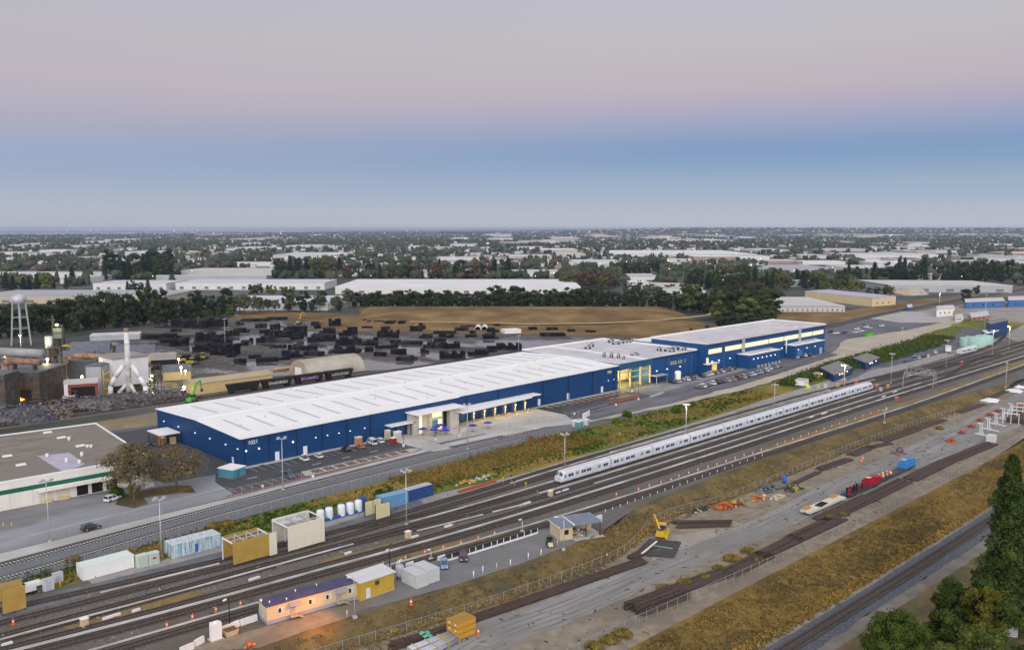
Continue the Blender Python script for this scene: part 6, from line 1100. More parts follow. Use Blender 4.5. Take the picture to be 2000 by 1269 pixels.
# orange crates, pipe bundles, mint mats
M_oc = mat('crate_orange', (.58, .30, .03), (.48, .24, .03), 1.2, rough=.7)
for j in range(2):
    for k in range(3):
        p = G2(906, 1243); c = thing('orange_crate', '%s orange crate of the %s column in the stack by the tall cone' % (('bottom', 'middle', 'top')[k], ('near', 'far')[j]), 'crate', (p.x - 2.0, p.y - .6 + 1.7 * j, ZS + .1 + 1.12 * k), -.02, 'stacked orange crates')
        MB().box(0, 0, .12, 4.4, 1.55, 1.08).build('box', M_oc, c); MB().box(-.04, -.04, 1.02, 4.44, 1.59, 1.1).build('lid', mat('crate_frame', (.34, .19, .04)), c); MB().box(0, 0, 0, 4.4, .4, .11).build('skid', mat('crate_frame', (.34, .19, .04)), c); MB().box(0, 1.15, 0, 4.4, 1.55, .11).build('skid', mat('crate_frame', (.34, .19, .04)), c); MB().box(-.02, .5, .4, -.002, .95, .75).build('tag', M_wp, c)
M_pg = mat('grey_pipe', (.38, .39, .44), (.5, .51, .55), .5, rough=.35, metal=.3, st=(.2, 3, 3))
for j in range(2):
    a, b = G2(*((800, 1278), (816, 1288))[j]), G2(*((884, 1246), (892, 1252))[j]); an = math.atan2(b.y - a.y, b.x - a.x); L = (b - a).length; t = thing('pipe_bundle', '%s bundle of grey pipes with yellow straps at the bottom edge' % ('farther', 'nearer')[j], 'pipe bundle', a, an); mb = MB()
    for l in range(3):
        for k in range(4): mb.cyl((0, k * .42 - .6, .4 + l * .4), (L, k * .42 - .6, .4 + l * .4), .19, n=8)
    mb.build('pipes', M_pg, t)
    for f in (.1, .4, .7, .97): MB().box(L * f, -.9, .15, L * f + .15, .95, .2).box(L * f, -.95, .15, L * f + .15, -.88, 1.5).box(L * f, .9, .15, L * f + .15, .97, 1.5).box(L * f, -.9, 1.42, L * f + .15, .95, 1.5).build('strap', M_yel, t)
mg = mat('mint_mat', (.10, .38, .24), (.14, .44, .3), 1)
for k, (px, py, a) in enumerate(((824, 1244, .3), (836, 1243, 1.0), (832, 1250, .1), (841, 1250, .8))): o = tag(MB().cbox(0, 0, .9, 1.2, .7, .08, 0, (.25, 'X')).cbox(.2, .1, .85, .9, .8, .06, .5).build('mint_board', mg), 'small mint green board tossed on the rusty rails at the bottom', 'board', 'mint boards'); o.location = G2(px, py); o.rotation_euler = (0, 0, a)
# scrap heaps along the fence
for a in (('heap of orange steel frames and brackets by the slope fence', 1415, 990, 4.2, 2.2, 1.5, [(.5, .13, .03), (.6, .25, .06), (.35, .06, .03)], 60, 11), ('heap of yellow hoops and rust at the slope fence', 1440, 985, 4.0, 2.0, 1.3, [(.55, .35, .08), (.3, .12, .05), (.08, .06, .05)], 46, 12), ('row of orange bins with white sheets by the scrap heaps', 1482, 974, 3.6, 1.6, 1.6, [(.62, .2, .03), (.62, .2, .03), (.7, .7, .68)], 30, 13), ('low dark heap with a white board left of the orange frames', 1368, 997, 3.4, 1.2, .9, [(.06, .05, .045), (.09, .07, .06), (.5, .5, .48)], 30, 14),
          ('heap of cream and pink boards beside the grey steel', 1520, 972, 4.0, 1.2, .9, [(.6, .5, .36), (.65, .55, .5), (.5, .42, .28)], 36, 15), ('heap of grey blue steel frames by the slope fence', 1500, 956, 5.5, 2.6, 1.7, [(.16, .2, .23), (.22, .26, .28), (.1, .12, .13)], 80, 16), ('dark heap with a lime bundle right of the grey steel', 1548, 954, 4.2, 2.6, 1.2, [(.06, .06, .06), (.12, .11, .1), (.4, .42, .08)], 56, 17), ('red machine parts with grey arms on the gravel', 1755, 885, 3.4, 2.0, 2.2, [(.42, .02, .03), (.12, .13, .14), (.3, .3, .32)], 44, 18), ('orange machine with a red frame on the gravel by the bogies', 1856, 862, 2.6, 1.6, 1.5, [(.6, .12, .02), (.5, .1, .03)], 26, 19)):
    l, px, py, rx, ry, h, cols, n, sd = a; heap(l, px, py, ZS, rx, ry, h, cols, n, sd)
tag(MB().cyl((0, 0, 0), (0, 0, 1.9), .6, n=12).lathe([(.66, 1.9), (.5, 2.1), (.02, 2.15)], 12).build('blue_drum', mat('bright_blue', (.02, .12, .55))), 'bright blue drum among the dark scrap', 'drum').location = G2(1532, 943)
for px, py in ((1685, 898), (1682, 903)): cone(px, py, 'orange cone by the dark pile on the storage strip', ZS, 'cones at the dark pile', 1.3)
# wagons on the strip
def wagon(name, label, pa, pb, w, z0, z1, m, cat='wagon'):
    a, b = G2(*pa), G2(*pb); an = math.atan2(b.y - a.y, b.x - a.x); L = (b - a).length; t = thing(name, label, cat, a, an); MB().box(0, -w / 2, z0, L, w / 2, z1).build('deck', m, t)
    for f in (.16, .84):
        for s in (-1, 1): MB().box(L * f - .9, s * w * .36 - .15, .15, L * f + .9, s * w * .36 + .15, z0).build('bogie', M_dsteel, t)
    MB().box(-.35, -.2, z0 - .1, 0, .2, z0 + .2).box(L, -.2, z0 - .1, L + .35, .2, z0 + .2).build('coupler', M_dsteel, t); return t, L
t, L = wagon('flat_wagon', 'long white flat wagon with tan timber and a black sheet on its deck', (1572, 1006), (1642, 976), 3.0, .7, 1.25, mat('cream_deck', (.62, .58, .5), (.5, .46, .38), 1.5))
MB().box(.6, .1, 1.25, 3.2, 1.3, 1.8).build('timber', mat('plywood', (.45, .26, .09), (.38, .22, .08), 2), t); MB().box(L - 4, .3, 1.25, L - 1.6, 1.4, 1.9).build('timber', mat('plywood', (.45, .26, .09)), t); MB().cbox(L * .42, -.2, 1.36, 4.4, 1.8, .2, .1).build('black_sheet', M_blk, t)
t, L = wagon('red_crane_wagon', 'dark wagon with black gear on its deck and a red cabin', (1651, 972), (1712, 946), 2.8, .7, 1.1, M_dsteel)
MB().box(L - 7, -1.3, 1.1, L - .2, 1.3, 2.7).build('cabin', mat('deep_red', (.34, .012, .03), (.28, .015, .03), 1, rough=.5), t); MB().box(L - 6.6, -.8, 2.7, L - 4.4, .8, 3.3).box(L - 3.4, -1.2, 2.7, L - .4, 1.2, 3.1).build('hood', mat('deep_red', (.34, .012, .03)), t); MB().box(L - 6.5, -.7, 3.3, L - 4.5, .7, 3.36).build('hood_top', M_tan, t)
for k in range(9): MB().cbox(1.2 + k * .95, (-.5, .5)[k % 2], 1.8, .5, .7, 1.4, k).build('gear', M_blk if k % 3 else mat('deep_red', (.34, .012, .03)), t)
for k in range(5): MB().beam((1 + k * 2, -1.2, 1.1), (1.2 + k * 2, -1.2, 3.4), .12).build('stanchion', M_dsteel, t)
t, L = wagon('blue_crane_wagon', 'dark wagon loaded with coloured gear and a bright blue cabin', (1714, 942), (1780, 912), 2.8, .7, 1.1, M_dsteel); mbl = mat('machine_blue', (.03, .18, .46), (.05, .22, .5), 1, rough=.5)
MB().box(L - 7.5, -1.3, 1.1, L - .2, 1.3, 2.8).build('cabin', mbl, t); MB().box(L - 7, -.8, 2.8, L - 4.8, .8, 3.6).box(L - 3.6, -1.2, 2.8, L - .4, 1.2, 3.4).build('hood', mbl, t); MB().box(L - 6.9, -.7, 3.6, L - 4.9, .7, 3.66).build('hood_top', M_tan, t)
for k in range(12): MB().blob((1.0 + (k % 6) * 1.3, (-.6, .6)[k // 6], 1.7), (.55, .5, .6), k, 1, .1).build('drum', mat('load_%d' % (k % 4), [(.45, .05, .03), (.6, .5, .3), (.03, .06, .2), (.55, .3, .05)][k % 4], None), t)
# bogies, white racks, tarps, cabinet
for k, (px, py) in enumerate(((1880, 846), (1898, 834), (1915, 822), (1934, 811), (1950, 804), (1990, 794))):
    t = thing('bogie_frame', 'orange red bogie frame by the white racks, %s from the near end' % ORD[k], 'bogie', G2(px, py), .1, 'bogie frames'); m = mat('bogie_orange', (.52, .09, .03), (.42, .06, .03), 1.5)
    MB().box(-2, -1.1, .5, 2, -.7, 1).box(-2, .7, .5, 2, 1.1, 1).build('side_frame', m, t); MB().box(-.4, -.7, .6, .4, .7, 1.1).build('bolster', m, t)
    for x in (-1.3, 1.3): MB().cyl((x, -.9, .45), (x, .9, .45), .1).cyl((x, -.72, .45), (x, -.6, .45), .45, n=12).cyl((x, .6, .45), (x, .72, .45), .45, n=12).build('wheelset', M_dsteel, t)
for k in range(5):
    a, b = G2(1904 + 14.5 * k, 847 - 10.2 * k), G2(1936 + 14.5 * k, 853 - 10.2 * k); an = math.atan2(b.y - a.y, b.x - a.x); L = (b - a).length; t = thing('white_rack', 'white steel T rack at the far right, %s from the near end' % ORD[k], 'rack', a, an, 'white steel racks')
    MB().box(0, -.25, .05, L, .25, .4).build('foot', M_wp, t); x = L * .36
    for dx in (-.35, .35): MB().box(x + dx - .12, -.15, .4, x + dx + .12, .15, 4.2).build('upright', M_wp, t)
    MB().box(x - 1.3, -.2, 4.2, x + .9, .2, 4.5).build('arm', M_wp, t); MB().beam((x - 1.2, 0, .4), (x - .4, 0, 1.7), .15).beam((x + 1.2, 0, .4), (x + .4, 0, 1.7), .15).build('brace', M_wp, t)
for k in range(4):
    a, b = G2(1958 + 9 * k, 826 - 7 * k), G2(1990 + 14 * k, 829 - 6 * k); an = math.atan2(b.y - a.y, b.x - a.x); L = (b - a).length; t = thing('portal_rack', 'white steel portal frame behind the T racks, %s from the near end' % ORD[k], 'rack', a, an, 'white portal frames'); MB().box(0, -.12, 3.9, L, .12, 4.25).build('top_beam', M_wp, t)
    for x in (.12, L * .5, L - .12): MB().box(x - .12, -.12, 0, x + .12, .12, 3.9).build('post', M_wp, t)
tag(MB().prism([tuple(G2(*c)[:2]) for c in ((1965, 824), (2030, 834), (2050, 812), (1990, 805))], ZS + .1, ZS + 1.8).build('tie_block', M_tiewood), 'block of stacked ties behind the white portal frames', 'stack of ties')
M_tp = mat('white_tarp', (.74, .74, .73), (.66, .66, .66), 2, rough=.6)
for k, c in enumerate((((1912, 782), (1926, 778), (1954, 781), (1948, 787), (1930, 786)), ((1962, 763), (1975, 760), (1999, 763), (1994, 768), (1975, 766)), ((1978, 757), (2004, 760), (2004, 757), (1985, 754)))):
    q = [G2(*p) for p in c]; cx = sum((p for p in q), Vector()) / len(q); mb = MB(); n = len(q); rg = random.Random(k); ring = []
    for i in range(n):
        for s in range(4): p = q[i].lerp(q[(i + 1) % n], s / 4); ring.append((p.x + rg.uniform(-.3, .3), p.y + rg.uniform(-.3, .3), ZS + .1))
    mid = [((x + cx.x) / 2, (y + cx.y) / 2, ZS + .9 + rg.uniform(-.15, .2)) for x, y, z in ring]; N_ = len(ring); mb.faces(ring + mid + [(cx.x, cx.y, ZS + 1.0)], [(i, (i + 1) % N_, N_ + (i + 1) % N_, N_ + i) for i in range(N_)] + [(N_ + i, N_ + (i + 1) % N_, 2 * N_) for i in range(N_)])
    tag(mb.build('tarp', M_tp), ('white tarp over a load by the slope fence, nearest one', 'second white tarp, by the yellow bollard', 'small white tarp at the right edge')[k], 'tarp')
boxc('white_cabinet', 'pale cabinet alone at the far end of the brown tie stacks', 'cabinet', tuple(G2(1942, 866)), 3.0, 2.6, 2.7, mat('pale_cabinet', (.55, .55, .52), (.6, .6, .57), 1), None, .1)
tag(MB().box(-.5, -.4, 0, .5, .4, 2.2).box(-.55, -.45, 2.2, .55, .45, 2.3).build('yellow_cabinet', M_yel), 'small yellow cabinet at the foot of the right edge mast', 'cabinet').location = G2(1968, 758)
# dry shrubs and weeds
M_shrub = mat('dry_shrub', (.10, .08, .02), (.22, .16, .035), 1.2, rough=.95, spec=.1)
M_gsh = mat('green_shrub', (.028, .060, .006), (.070, .115, .012), .8, rough=.95, spec=.1, obr=.3); M_osh = mat('ochre_weed', (.17, .12, .03), (.29, .205, .06), .8, rough=.95, spec=.1)
def shrub(name, label, cat, p, r, h, m, seed, group=None, leaf=.22, n=260):
    rg = random.Random(seed); mb = MB()
    for k in range(4): a = rg.random() * 6.28; mb.blob((r * .4 * math.cos(a), r * .4 * math.sin(a), h * .4), (r * .55, r * .55, h * .5), seed + k, 1, .3)
    for k in range(n):
        v = Vector((rg.gauss(0, 1), rg.gauss(0, 1), abs(rg.gauss(0, 1)))).normalized() * rg.uniform(.75, 1.08); mb.leaf((v.x * r, v.y * r, v.z * h), leaf, rg)
    o = tag(mb.build(name, m), label, cat, group); o.location = p; return o
rg = random.Random(21)
for k, (px, py, r, h) in enumerate(((1430, 1092, 2.4, 1.1), (1462, 1078, 2.0, 1.0), (1405, 1110, 1.6, .8), (1300, 1150, 2.0, .9), (1340, 1140, 2.2, 1.0), (1375, 1128, 1.6, .9), (1215, 1240, 2.2, 1.2), (1190, 1252, 1.9, 1.1), (1160, 1266, 2.0, 1.2), (1625, 1012, 1.8, .9), (1648, 1004, 1.6, .8), (1480, 1098, 1.2, 1.2), (1835, 838, 1.5, 1.2))):
    shrub('dry_shrub', 'dry brown shrub growing among the brown tie stacks of the storage strip', 'shrub', G2(px, py), r, h, M_shrub, k, 'dry shrubs on the storage strip')
def weeds(name, label, cat, pts, n, m, r0, r1, h0, h1, seed, leaf=.25):
    """ground weeds along a band: ((u,v)centre, halfwidth) in one mesh"""
    rg = random.Random(seed); mb = MB()
    for k in range(n):
        i = rg.randrange(len(pts) - 1); t = rg.random(); (x0, y0, w0), (x1, y1, w1) = pts[i], pts[i + 1]; x, y = lerp(x0, x1, t), lerp(y0, y1, t) + rg.uniform(-1, 1) * lerp(w0, w1, t); z = tz(x, y); r = rg.uniform(r0, r1); h = rg.uniform(h0, h1)
        mb.cur = 0 if noise.noise(Vector((x * .05, y * .12, seed))) + rg.uniform(-.25, .25) < 0 else 1
        for q in range(7): a = rg.random() * 6.28; d = r * rg.random(); mb.leaf((x + d * math.cos(a), y + d * math.sin(a), z + h * rg.uniform(.2, 1)), leaf * rg.uniform(.7, 1.4), rg)
    return stuff(tag(mb.build(name, m), label, cat))
weeds('bank_weeds', 'green and ochre weeds covering the bank between yard and road', 'weeds', [(-40, 200, 8), (40, 194.5, 5), (100, 196.5, 6), (178, 193.5, 10), (240, 195, 11), (300, 197, 10), (353, 197, 8)], 5200, [M_gsh, M_osh], .4, 1.1, .2, .9, 1)
weeds('ochre_weeds', 'tall ochre grass on the bank beside the storage spurs', 'grass', [(150, 197, 8), (200, 198, 9), (232, 199, 9)], 2400, [M_osh, M_shrub], .4, 1.0, .4, 1.5, 2)
weeds('bank_shrubs', 'dense dark green shrubs along the bank beyond the train', 'shrubs', [(375, 198, 4), (430, 203, 8), (480, 205, 10), (520, 206, 11), (570, 208, 11), (620, 214, 9)], 2300, [M_gsh, mat('olive_shrub', (.04, .055, .014), (.085, .095, .028), .6, rough=.95)], 1.2, 2.4, .8, 3.4, 3, .5)
M_tuft = mat('straw_tuft', (.18, .12, .034), (.29, .195, .055), .6, rough=.95, spec=.1); M_tuft2 = mat('brown_tuft', (.105, .075, .029), (.165, .118, .045), .6, rough=.95, spec=.1)
weeds('field_grass', 'dry straw grass tufts of the field beside the freight track', 'grass', [(60, 86, 8), (130, 84, 8), (236, 81.5, 7.5), (420, 80, 8)], 9000, [M_tuft, M_tuft2], .3, .9, .15, .6, 4, .2)
weeds('verge_grass', 'bright straw grass along the edge of the dirt path', 'grass', [(60, 80.4, 1), (133, 78.2, 1), (184, 76.4, 1), (236, 75, 1), (420, 71.5, 1)], 2400, [mat('gold_tuft', (.27, .17, .04), (.40, .26, .07), .6, rough=.95, spec=.1), M_tuft], .3, .7, .2, .7, 5, .2)
weeds('slope_weeds', 'dry grass tufts on the slope between yard and storage strip', 'grass', [(50, 131, 6), (100, 128, 5), (140, 124, 5), (180, 131, 4), (254, 132, 5), (400, 127, 5)], 4200, [M_tuft2, M_tuft], .3, .8, .1, .4, 6, .16)
weeds('fence_grass', 'yellow grass growing along the slope fence', 'grass', [(u, v + .6, .9) for u, v in TF if 60 < u < 420], 1500, [mat('gold_tuft', (.27, .17, .04)), M_tuft], .3, .6, .2, .7, 7, .2)
for k, (px, py, r, h) in enumerate(((805, 806 + 20, 2, 2), (1322, 806, 2.4, 3.4), (1222, 812, 1.6, 2.2), (1204, 826, 1.8, 2.0), (560, 1010, 1.4, 1.4), (740, 968, 1.6, 2.0), (760, 965, 1.4, 1.6), (420, 1030, 2.2, 1.6), (443, 1026, 2.0, 1.4), (143, 1096, 1.6, 1.4), (1230, 815, .9, 2.4))):
    if k: shrub('green_bush', 'rounded green bush on the grass bank', 'bush', g(px, py), r, h, M_gsh if k not in (7, 8, 9) else M_shrub, 50 + k, 'bushes on the bank')

def litter(name, label, pts, n, ms, s0, s1, seed, z=None):
    rg = random.Random(seed); mb = MB()
    for k in range(n):
        i = rg.randrange(len(pts) - 1); t = rg.random(); (x0, y0, w0), (x1, y1, w1) = pts[i], pts[i + 1]; x, y = lerp(x0, x1, t), lerp(y0, y1, t) + rg.uniform(-1, 1) * lerp(w0, w1, t); mb.cur = rg.randrange(len(ms)); s = rg.uniform(s0, s1) * rg.choice((.5, .5, 1, 1.6)); mb.cbox(x, y, tz(x, y) + .08, s * rg.uniform(1, 3), s * .5, .12, rg.random() * 3)
    return stuff(tag(mb.build(name, ms), label, 'litter'))
M_l = [mat('litter_%d' % i, c) for i, c in enumerate(((.05, .04, .035), (.09, .07, .05), (.3, .28, .25), (.16, .12, .08)))]
litter('strip_litter', 'scattered timber and scrap bits on the storage strip', [(90, 108, 12), (150, 106, 12), (220, 108, 14), (300, 108, 15), (380, 108, 15)], 620, M_l, .15, .5, 1)
litter('yard_litter', 'scattered stones and fittings among the yard tracks', [(40, 168, 16), (120, 164, 18), (250, 160, 20), (400, 158, 20), (560, 156, 18)], 1300, M_l, .12, .4, 2)
litter('pipe_yard_litter', 'scattered pipes and rubble in the wet storage yard', [(150, 400, 20), (220, 440, 60), (300, 480, 90), (400, 500, 60)], 900, M_l, .4, 1.2, 3)
# ---------------------------------------------------------------- scrap plant, pipe yard
CAMR = -AZ
M_grime = mat('grimy_steel', (.05, .047, .042), (.12, .11, .095), .5, rough=.85, spec=.15, c3=(.09, .06, .04), sc3=.3); M_rustp = mat('rusty_duct', (.20, .085, .04), (.34, .25, .19), .4, rough=.8); M_slate = mat('slate_roof', (.09, .10, .125), (.15, .16, .185), .3, rough=.7); M_whs = mat('white_sheet', (.60, .61, .61), (.70, .70, .69), .4, rough=.6, st=(1, 1, .2)); M_ylw = mat('sand_wall', (.52, .40, .17), (.58, .46, .22), .5, rough=.8)
def at(px, py, z=0): return g(px, py, z)
def bx(name, label, cat, px, py, wpx, hp, dm, wm, rm=None, rz=CAMR, gable=0, group=None):
    """box whose front base centre is at the pixel; width and height given in pixels"""
    p = at(px, py); w = hpx(wpx, p); h = hpx(hp, p); t = thing(name, label, cat, p, rz, group); MB().box(-w / 2, 0, 0, w / 2, dm, h).build('wall', wm, t)
    if gable: MB().faces([(-w / 2 - .3, -.3, h), (w / 2 + .3, -.3, h), (w / 2 + .3, dm + .3, h), (-w / 2 - .3, dm + .3, h), (-w / 2 - .3, dm / 2, h + gable), (w / 2 + .3, dm / 2, h + gable)], [(0, 1, 5, 4), (2, 3, 4, 5), (0, 4, 3), (1, 2, 5), (0, 3, 2, 1)]).build('roof', rm or wm, t)
    else: MB().box(-w / 2 - .2, -.2, h, w / 2 + .2, dm + .2, h + .4).build('roof', rm or wm, t)
    return t, w, h
p = at(42, 674); k = hpx(1, p); t = thing('water_tower', 'silver water tower on six splayed legs behind the scrap plant', 'water tower', p, .2); hb = k * 84
MB().lathe([(.02, hb - 1.5), (3.2, hb - .8), (4.3, hb + .8), (4.5, hb + 2.5), (3.9, hb + 4), (2.2, hb + 5), (.02, hb + 5.4)], 20).build('tank', mat('silver_tank', (.52, .54, .57), (.40, .40, .42), .3, rough=.45, metal=.2, st=(1, 1, .15)), t)
for a in range(6): x, y = math.cos(a * 1.047), math.sin(a * 1.047); MB().beam((x * 6.3, y * 6.3, 0), (x * 4.1, y * 4.1, hb), .5).build('leg', M_steel, t)
for z in (.4, .66): r = lerp(6.3, 4.1, z); MB().tube([(r * math.cos(a * 1.047), r * math.sin(a * 1.047), hb * z) for a in range(7)], .16, 5).build('ring', M_steel, t)
MB().cyl((0, 0, 0), (0, 0, hb - 1), .6, n=8).build('riser', M_steel, t)
t, w, h = bx('furnace_house', 'dark furnace house with orange fire glowing in its open front', 'industrial building', 30, 800, 100, 74, 22, M_grime, M_slate)
MB().box(-w * .28, -.2, h * .10, w * .34, .0, h * .55).build('opening', M_blk, t); rf_ = random.Random(2); mb = MB()
for q in range(7): mb.blob((-w * .12 + q * w * .05, -.4, h * (.16 + .14 * rf_.random())), (1.2, .4, 1.0), q, 1)
mb.build('fire', mat('fire', (1, .3, .05), em=(1, .30, .04), es=5), t); wp = t.matrix_basis @ Vector((0, -2.5, h * .4)); pl(wp, (1, .4, .08), 700)
bx('side_house', 'grimy block at the left edge in front of the furnace house', 'industrial building', -8, 816, 44, 86, 10, M_grime, M_slate)
bx('melt_shop', 'low dark melt shop with a slate roof behind the rusty ducts', 'industrial building', 130, 760, 120, 56, 26, mat('dark_shop', (.06, .07, .085), (.10, .11, .125), .4, rough=.8), M_slate)
p = at(36, 800); k = hpx(1, p); t = thing('long_drum', 'long grey horizontal drum along the top of the furnace house', 'drum', p, CAMR); MB().cyl((-k * 48, 6, k * 112), (k * 40, 6, k * 108), k * 9, n=16).build('shell', mat('drum_grey', (.26, .27, .27), (.34, .34, .32), .3, rough=.6), t); MB().box(-k * 20, 5, k * 70, -k * 16, 7, k * 108).build('cradle', M_grime, t); MB().box(k * 20, 5, k * 70, k * 24, 7, k * 108).build('cradle', M_grime, t)
t = thing('rusty_duct', 'thick rusty duct bending down beside the furnace house', 'duct', p, CAMR); MB().tube([(-k * 18, -1, k * 58), (-k * 18, -1, k * 92), (-k * 10, -1, k * 100), (k * 52, -1, k * 96)], k * 6.5, 12).build('pipe', M_rustp, t); MB().cyl((-k * 18, -1, k * 56), (-k * 18, -1, k * 60), k * 8, n=12).build('flange', M_grime, t)
p = at(128, 762); k = hpx(1, p); t = thing('rusty_duct', 'red rust duct arching right from the lattice column', 'duct', p, CAMR); MB().tube([(0, 0, k * 10), (0, 0, k * 50), (k * 6, 0, k * 62), (k * 16, 0, k * 68), (k * 40, 0, k * 70), (k * 76, 2, k * 66)], k * 5, 12).build('pipe', M_rustp, t); MB().cyl((0, 0, 0), (0, 0, k * 26), k * 6.5, n=12).build('stub', mat('pinkish_steel', (.42, .32, .27), (.5, .42, .38), .5), t)
def lattice(name, label, px, py, wpx, hp, n, group=None):
    p = at(px, py); k = hpx(1, p); w = k * wpx / 2; h = k * hp; t = thing(name, label, 'lattice tower', p, CAMR + .3, group); mb = MB()
    for x in (-w, w):
        for y in (-w, w): mb.beam((x, y, 0), (x, y, h), .55)
    mb.build('leg_frame', M_grime, t); mb = MB()
    for j in range(n + 1):
        z = h * j / n; mb.box(-w - .3, -w - .3, z - .1, w + .3, w + .3, z + .12)
    mb.build('platforms', M_grime, t); MB().cyl((0, 0, 0), (0, 0, h * .96), w * .45, n=12).build('column', M_grime, t); return t, w, h
t, w, h = lattice('lattice_column', 'lattice framed process column with platforms and a white drum on top', 112, 768, 20, 92, 6); MB().cyl((-w, 0, h), (-w, 0, h + 5), 1.6, n=12).build('drum', M_whs, t)
t, w, h = lattice('lattice_tower', 'greenish lattice tower with a floodlit hut behind the melt shop', 116, 690, 17, 56, 4); MB().box(-w, -w, h * .55, w, w, h * .9).build('hut', mat('green_grey', (.18, .2, .14), (.25, .26, .2), .4), t); MB().cyl((-w, 0, h), (-w, 0, h + 6), .7).box(-w - 3, -.5, h + 3, -w + 1.5, .5, h + 3.5).build('head', M_grime, t)
MB().cbox(0, -w - .4, h + .6, 1.4, .4, .9).build('flood_light', M_lamp, t); wp = t.matrix_basis @ Vector((0, -w - 2, h + .5)); pl(wp, (.85, 1, .55), 900)
# lamp floods of the plant
for px, py, hp_, e_, c in ((97, 775, 74, 4000, (1, .85, .35)), (162, 770, 34, 2600, (1, .8, .4)), (41, 690, 34, 2600, (1, .8, .45)), (355, 752, 34, 1800, (1, .85, .5)), (363, 750, 25, 300, (1, .9, .7)), (350, 728, 26, 1500, (1, .88, .4)), (288, 752, 12, 200, (.9, 1, .5)), (238, 752, 8, 1600, (1, .85, .3)), (360, 775, 18, 400, (1, .95, .85))):
    p = at(px, py); h = hpx(hp_, p); t = thing('flood_lamp', 'lit flood lamp on a thin pole in the scrap plant', 'flood lamp', p, CAMR, 'plant flood lamps'); MB().cyl((0, 0, 0), (0, 0, h), .14, n=6).build('pole', M_steel, t); MB().blob((0, 0, h + .4), (.5, .5, .45), 1, 2, 0).build('lamp', mat('flood_%d' % int(c[2] * 100), c, em=c, es=30), t); q = t.matrix_basis @ Vector((0, -1.2, h + .3)); pl(q, c, e_, .4)
# baghouse, chimney and ducts
a, f_, c = at(196, 764), at(224, 772), at(292, 764); d = a + c - f_; q = [(v.x, v.y) for v in (f_, c, d, a)]; hB = hpx(72, f_); t = thing('baghouse', 'white baghouse block with a grey brown roof behind the spiral chimney', 'industrial building', (0, 0, 0)); MB().prism(q, hB * .25, hB).build('wall', M_whs, t); MB().prism(inset(q, -.5), hB, hB + .7).build('roof', mat('dun_roof', (.22, .2, .18), (.3, .28, .25), .2), t); MB().prism(inset(q, 1.2), 0, hB * .25).build('base', M_grime, t)
p = at(253, 778); k = hpx(1, p); t = thing('chimney', 'tall white chimney with spiral seams and a rusty top', 'chimney', p, CAMR); H_ = k * 140
MB().cyl((0, 0, 0), (0, 0, H_ * .95), k * 5.6, k * 4.6, 18).build('stack', mat('chimney_white', (.56, .56, .55), (.66, .65, .63), .5, rough=.6, c3=(.42, .35, .27), sc3=.25), t); MB().cyl((0, 0, H_ * .95), (0, 0, H_), k * 4.7, k * 4.6, 18).build('top', mat('stack_top', (.30, .22, .12), (.2, .15, .1), 1), t)
pts = [(k * 5.6 * 1.01 * math.cos(j * .55), k * 5.6 * 1.01 * math.sin(j * .55), H_ * .38 + j * H_ * .0075) for j in range(64)]; pts = [(x * lerp(.93, .84, i / 63), y * lerp(.93, .84, i / 63), z) for i, (x, y, z) in enumerate(pts)]; MB().tube(pts, .16, 4).build('spiral_seam', M_whs, t)
for s in (-1, 1): MB().tube([(s * k * 36, -1, k * 2), (s * k * 34, -1, k * 26), (s * k * 24, -1, k * 44), (s * k * 9, 0, k * 66)], k * 4.6, 12).build('duct', M_whs, t); MB().tube([(s * k * 21, -2, k * 2), (s * k * 14, -2, k * 16), (s * k * 3, 0, k * 30)], k * 3.4, 12).build('lower_duct', mat('dirty_white', (.5, .48, .42), (.6, .58, .52), .5), t)
bx('grey_silo_house', 'plain grey sheet block left of the baghouse', 'industrial building', 185, 776, 30, 62, 10, mat('grey_sheet', (.34, .36, .38), (.4, .42, .43), .3, wave=(1, .3)), M_slate)
t, w, h = bx('open_shed', 'small white shed with a red framed open front before the baghouse', 'shed', 160, 790, 60, 44, 9, M_whs, mat('pale_shed_roof', (.5, .47, .43)), CAMR + .45); MB().box(-w * .3, -.12, .2, w * .42, -.01, h * .82).build('opening', M_blk, t); mr_ = mat('red_oxide', (.24, .06, .04)); MB().box(-w * .38, -.3, 0, -w * .3, -.02, h * .9).box(w * .42, -.3, 0, w * .5, -.02, h * .9).box(-w * .38, -.3, h * .82, w * .5, -.02, h * .95).build('frame', mr_, t)
p = at(212, 776); k = hpx(1, p); t = thing('yellow_stair', 'yellow stair tower against the baghouse', 'stair', p, CAMR); mb = MB()
for j in range(6): mb.beam((-k * 8, 0, k * 9 * j), (k * 8, 0, k * 9 * (j + 1)) if j % 2 else (k * 8, 0, k * 9 * j + .01), .8, .3)
mb.beam((-k * 8, 0, 0), (-k * 8, 0, k * 56), .5).beam((k * 8, 0, 0), (k * 8, 0, k * 50), .5).build('flight', M_yel, t); MB().tube([(-k * 8, -.6, k * 6), (k * 8, -.6, k * 14)], .2).build('rail', M_yel, t)
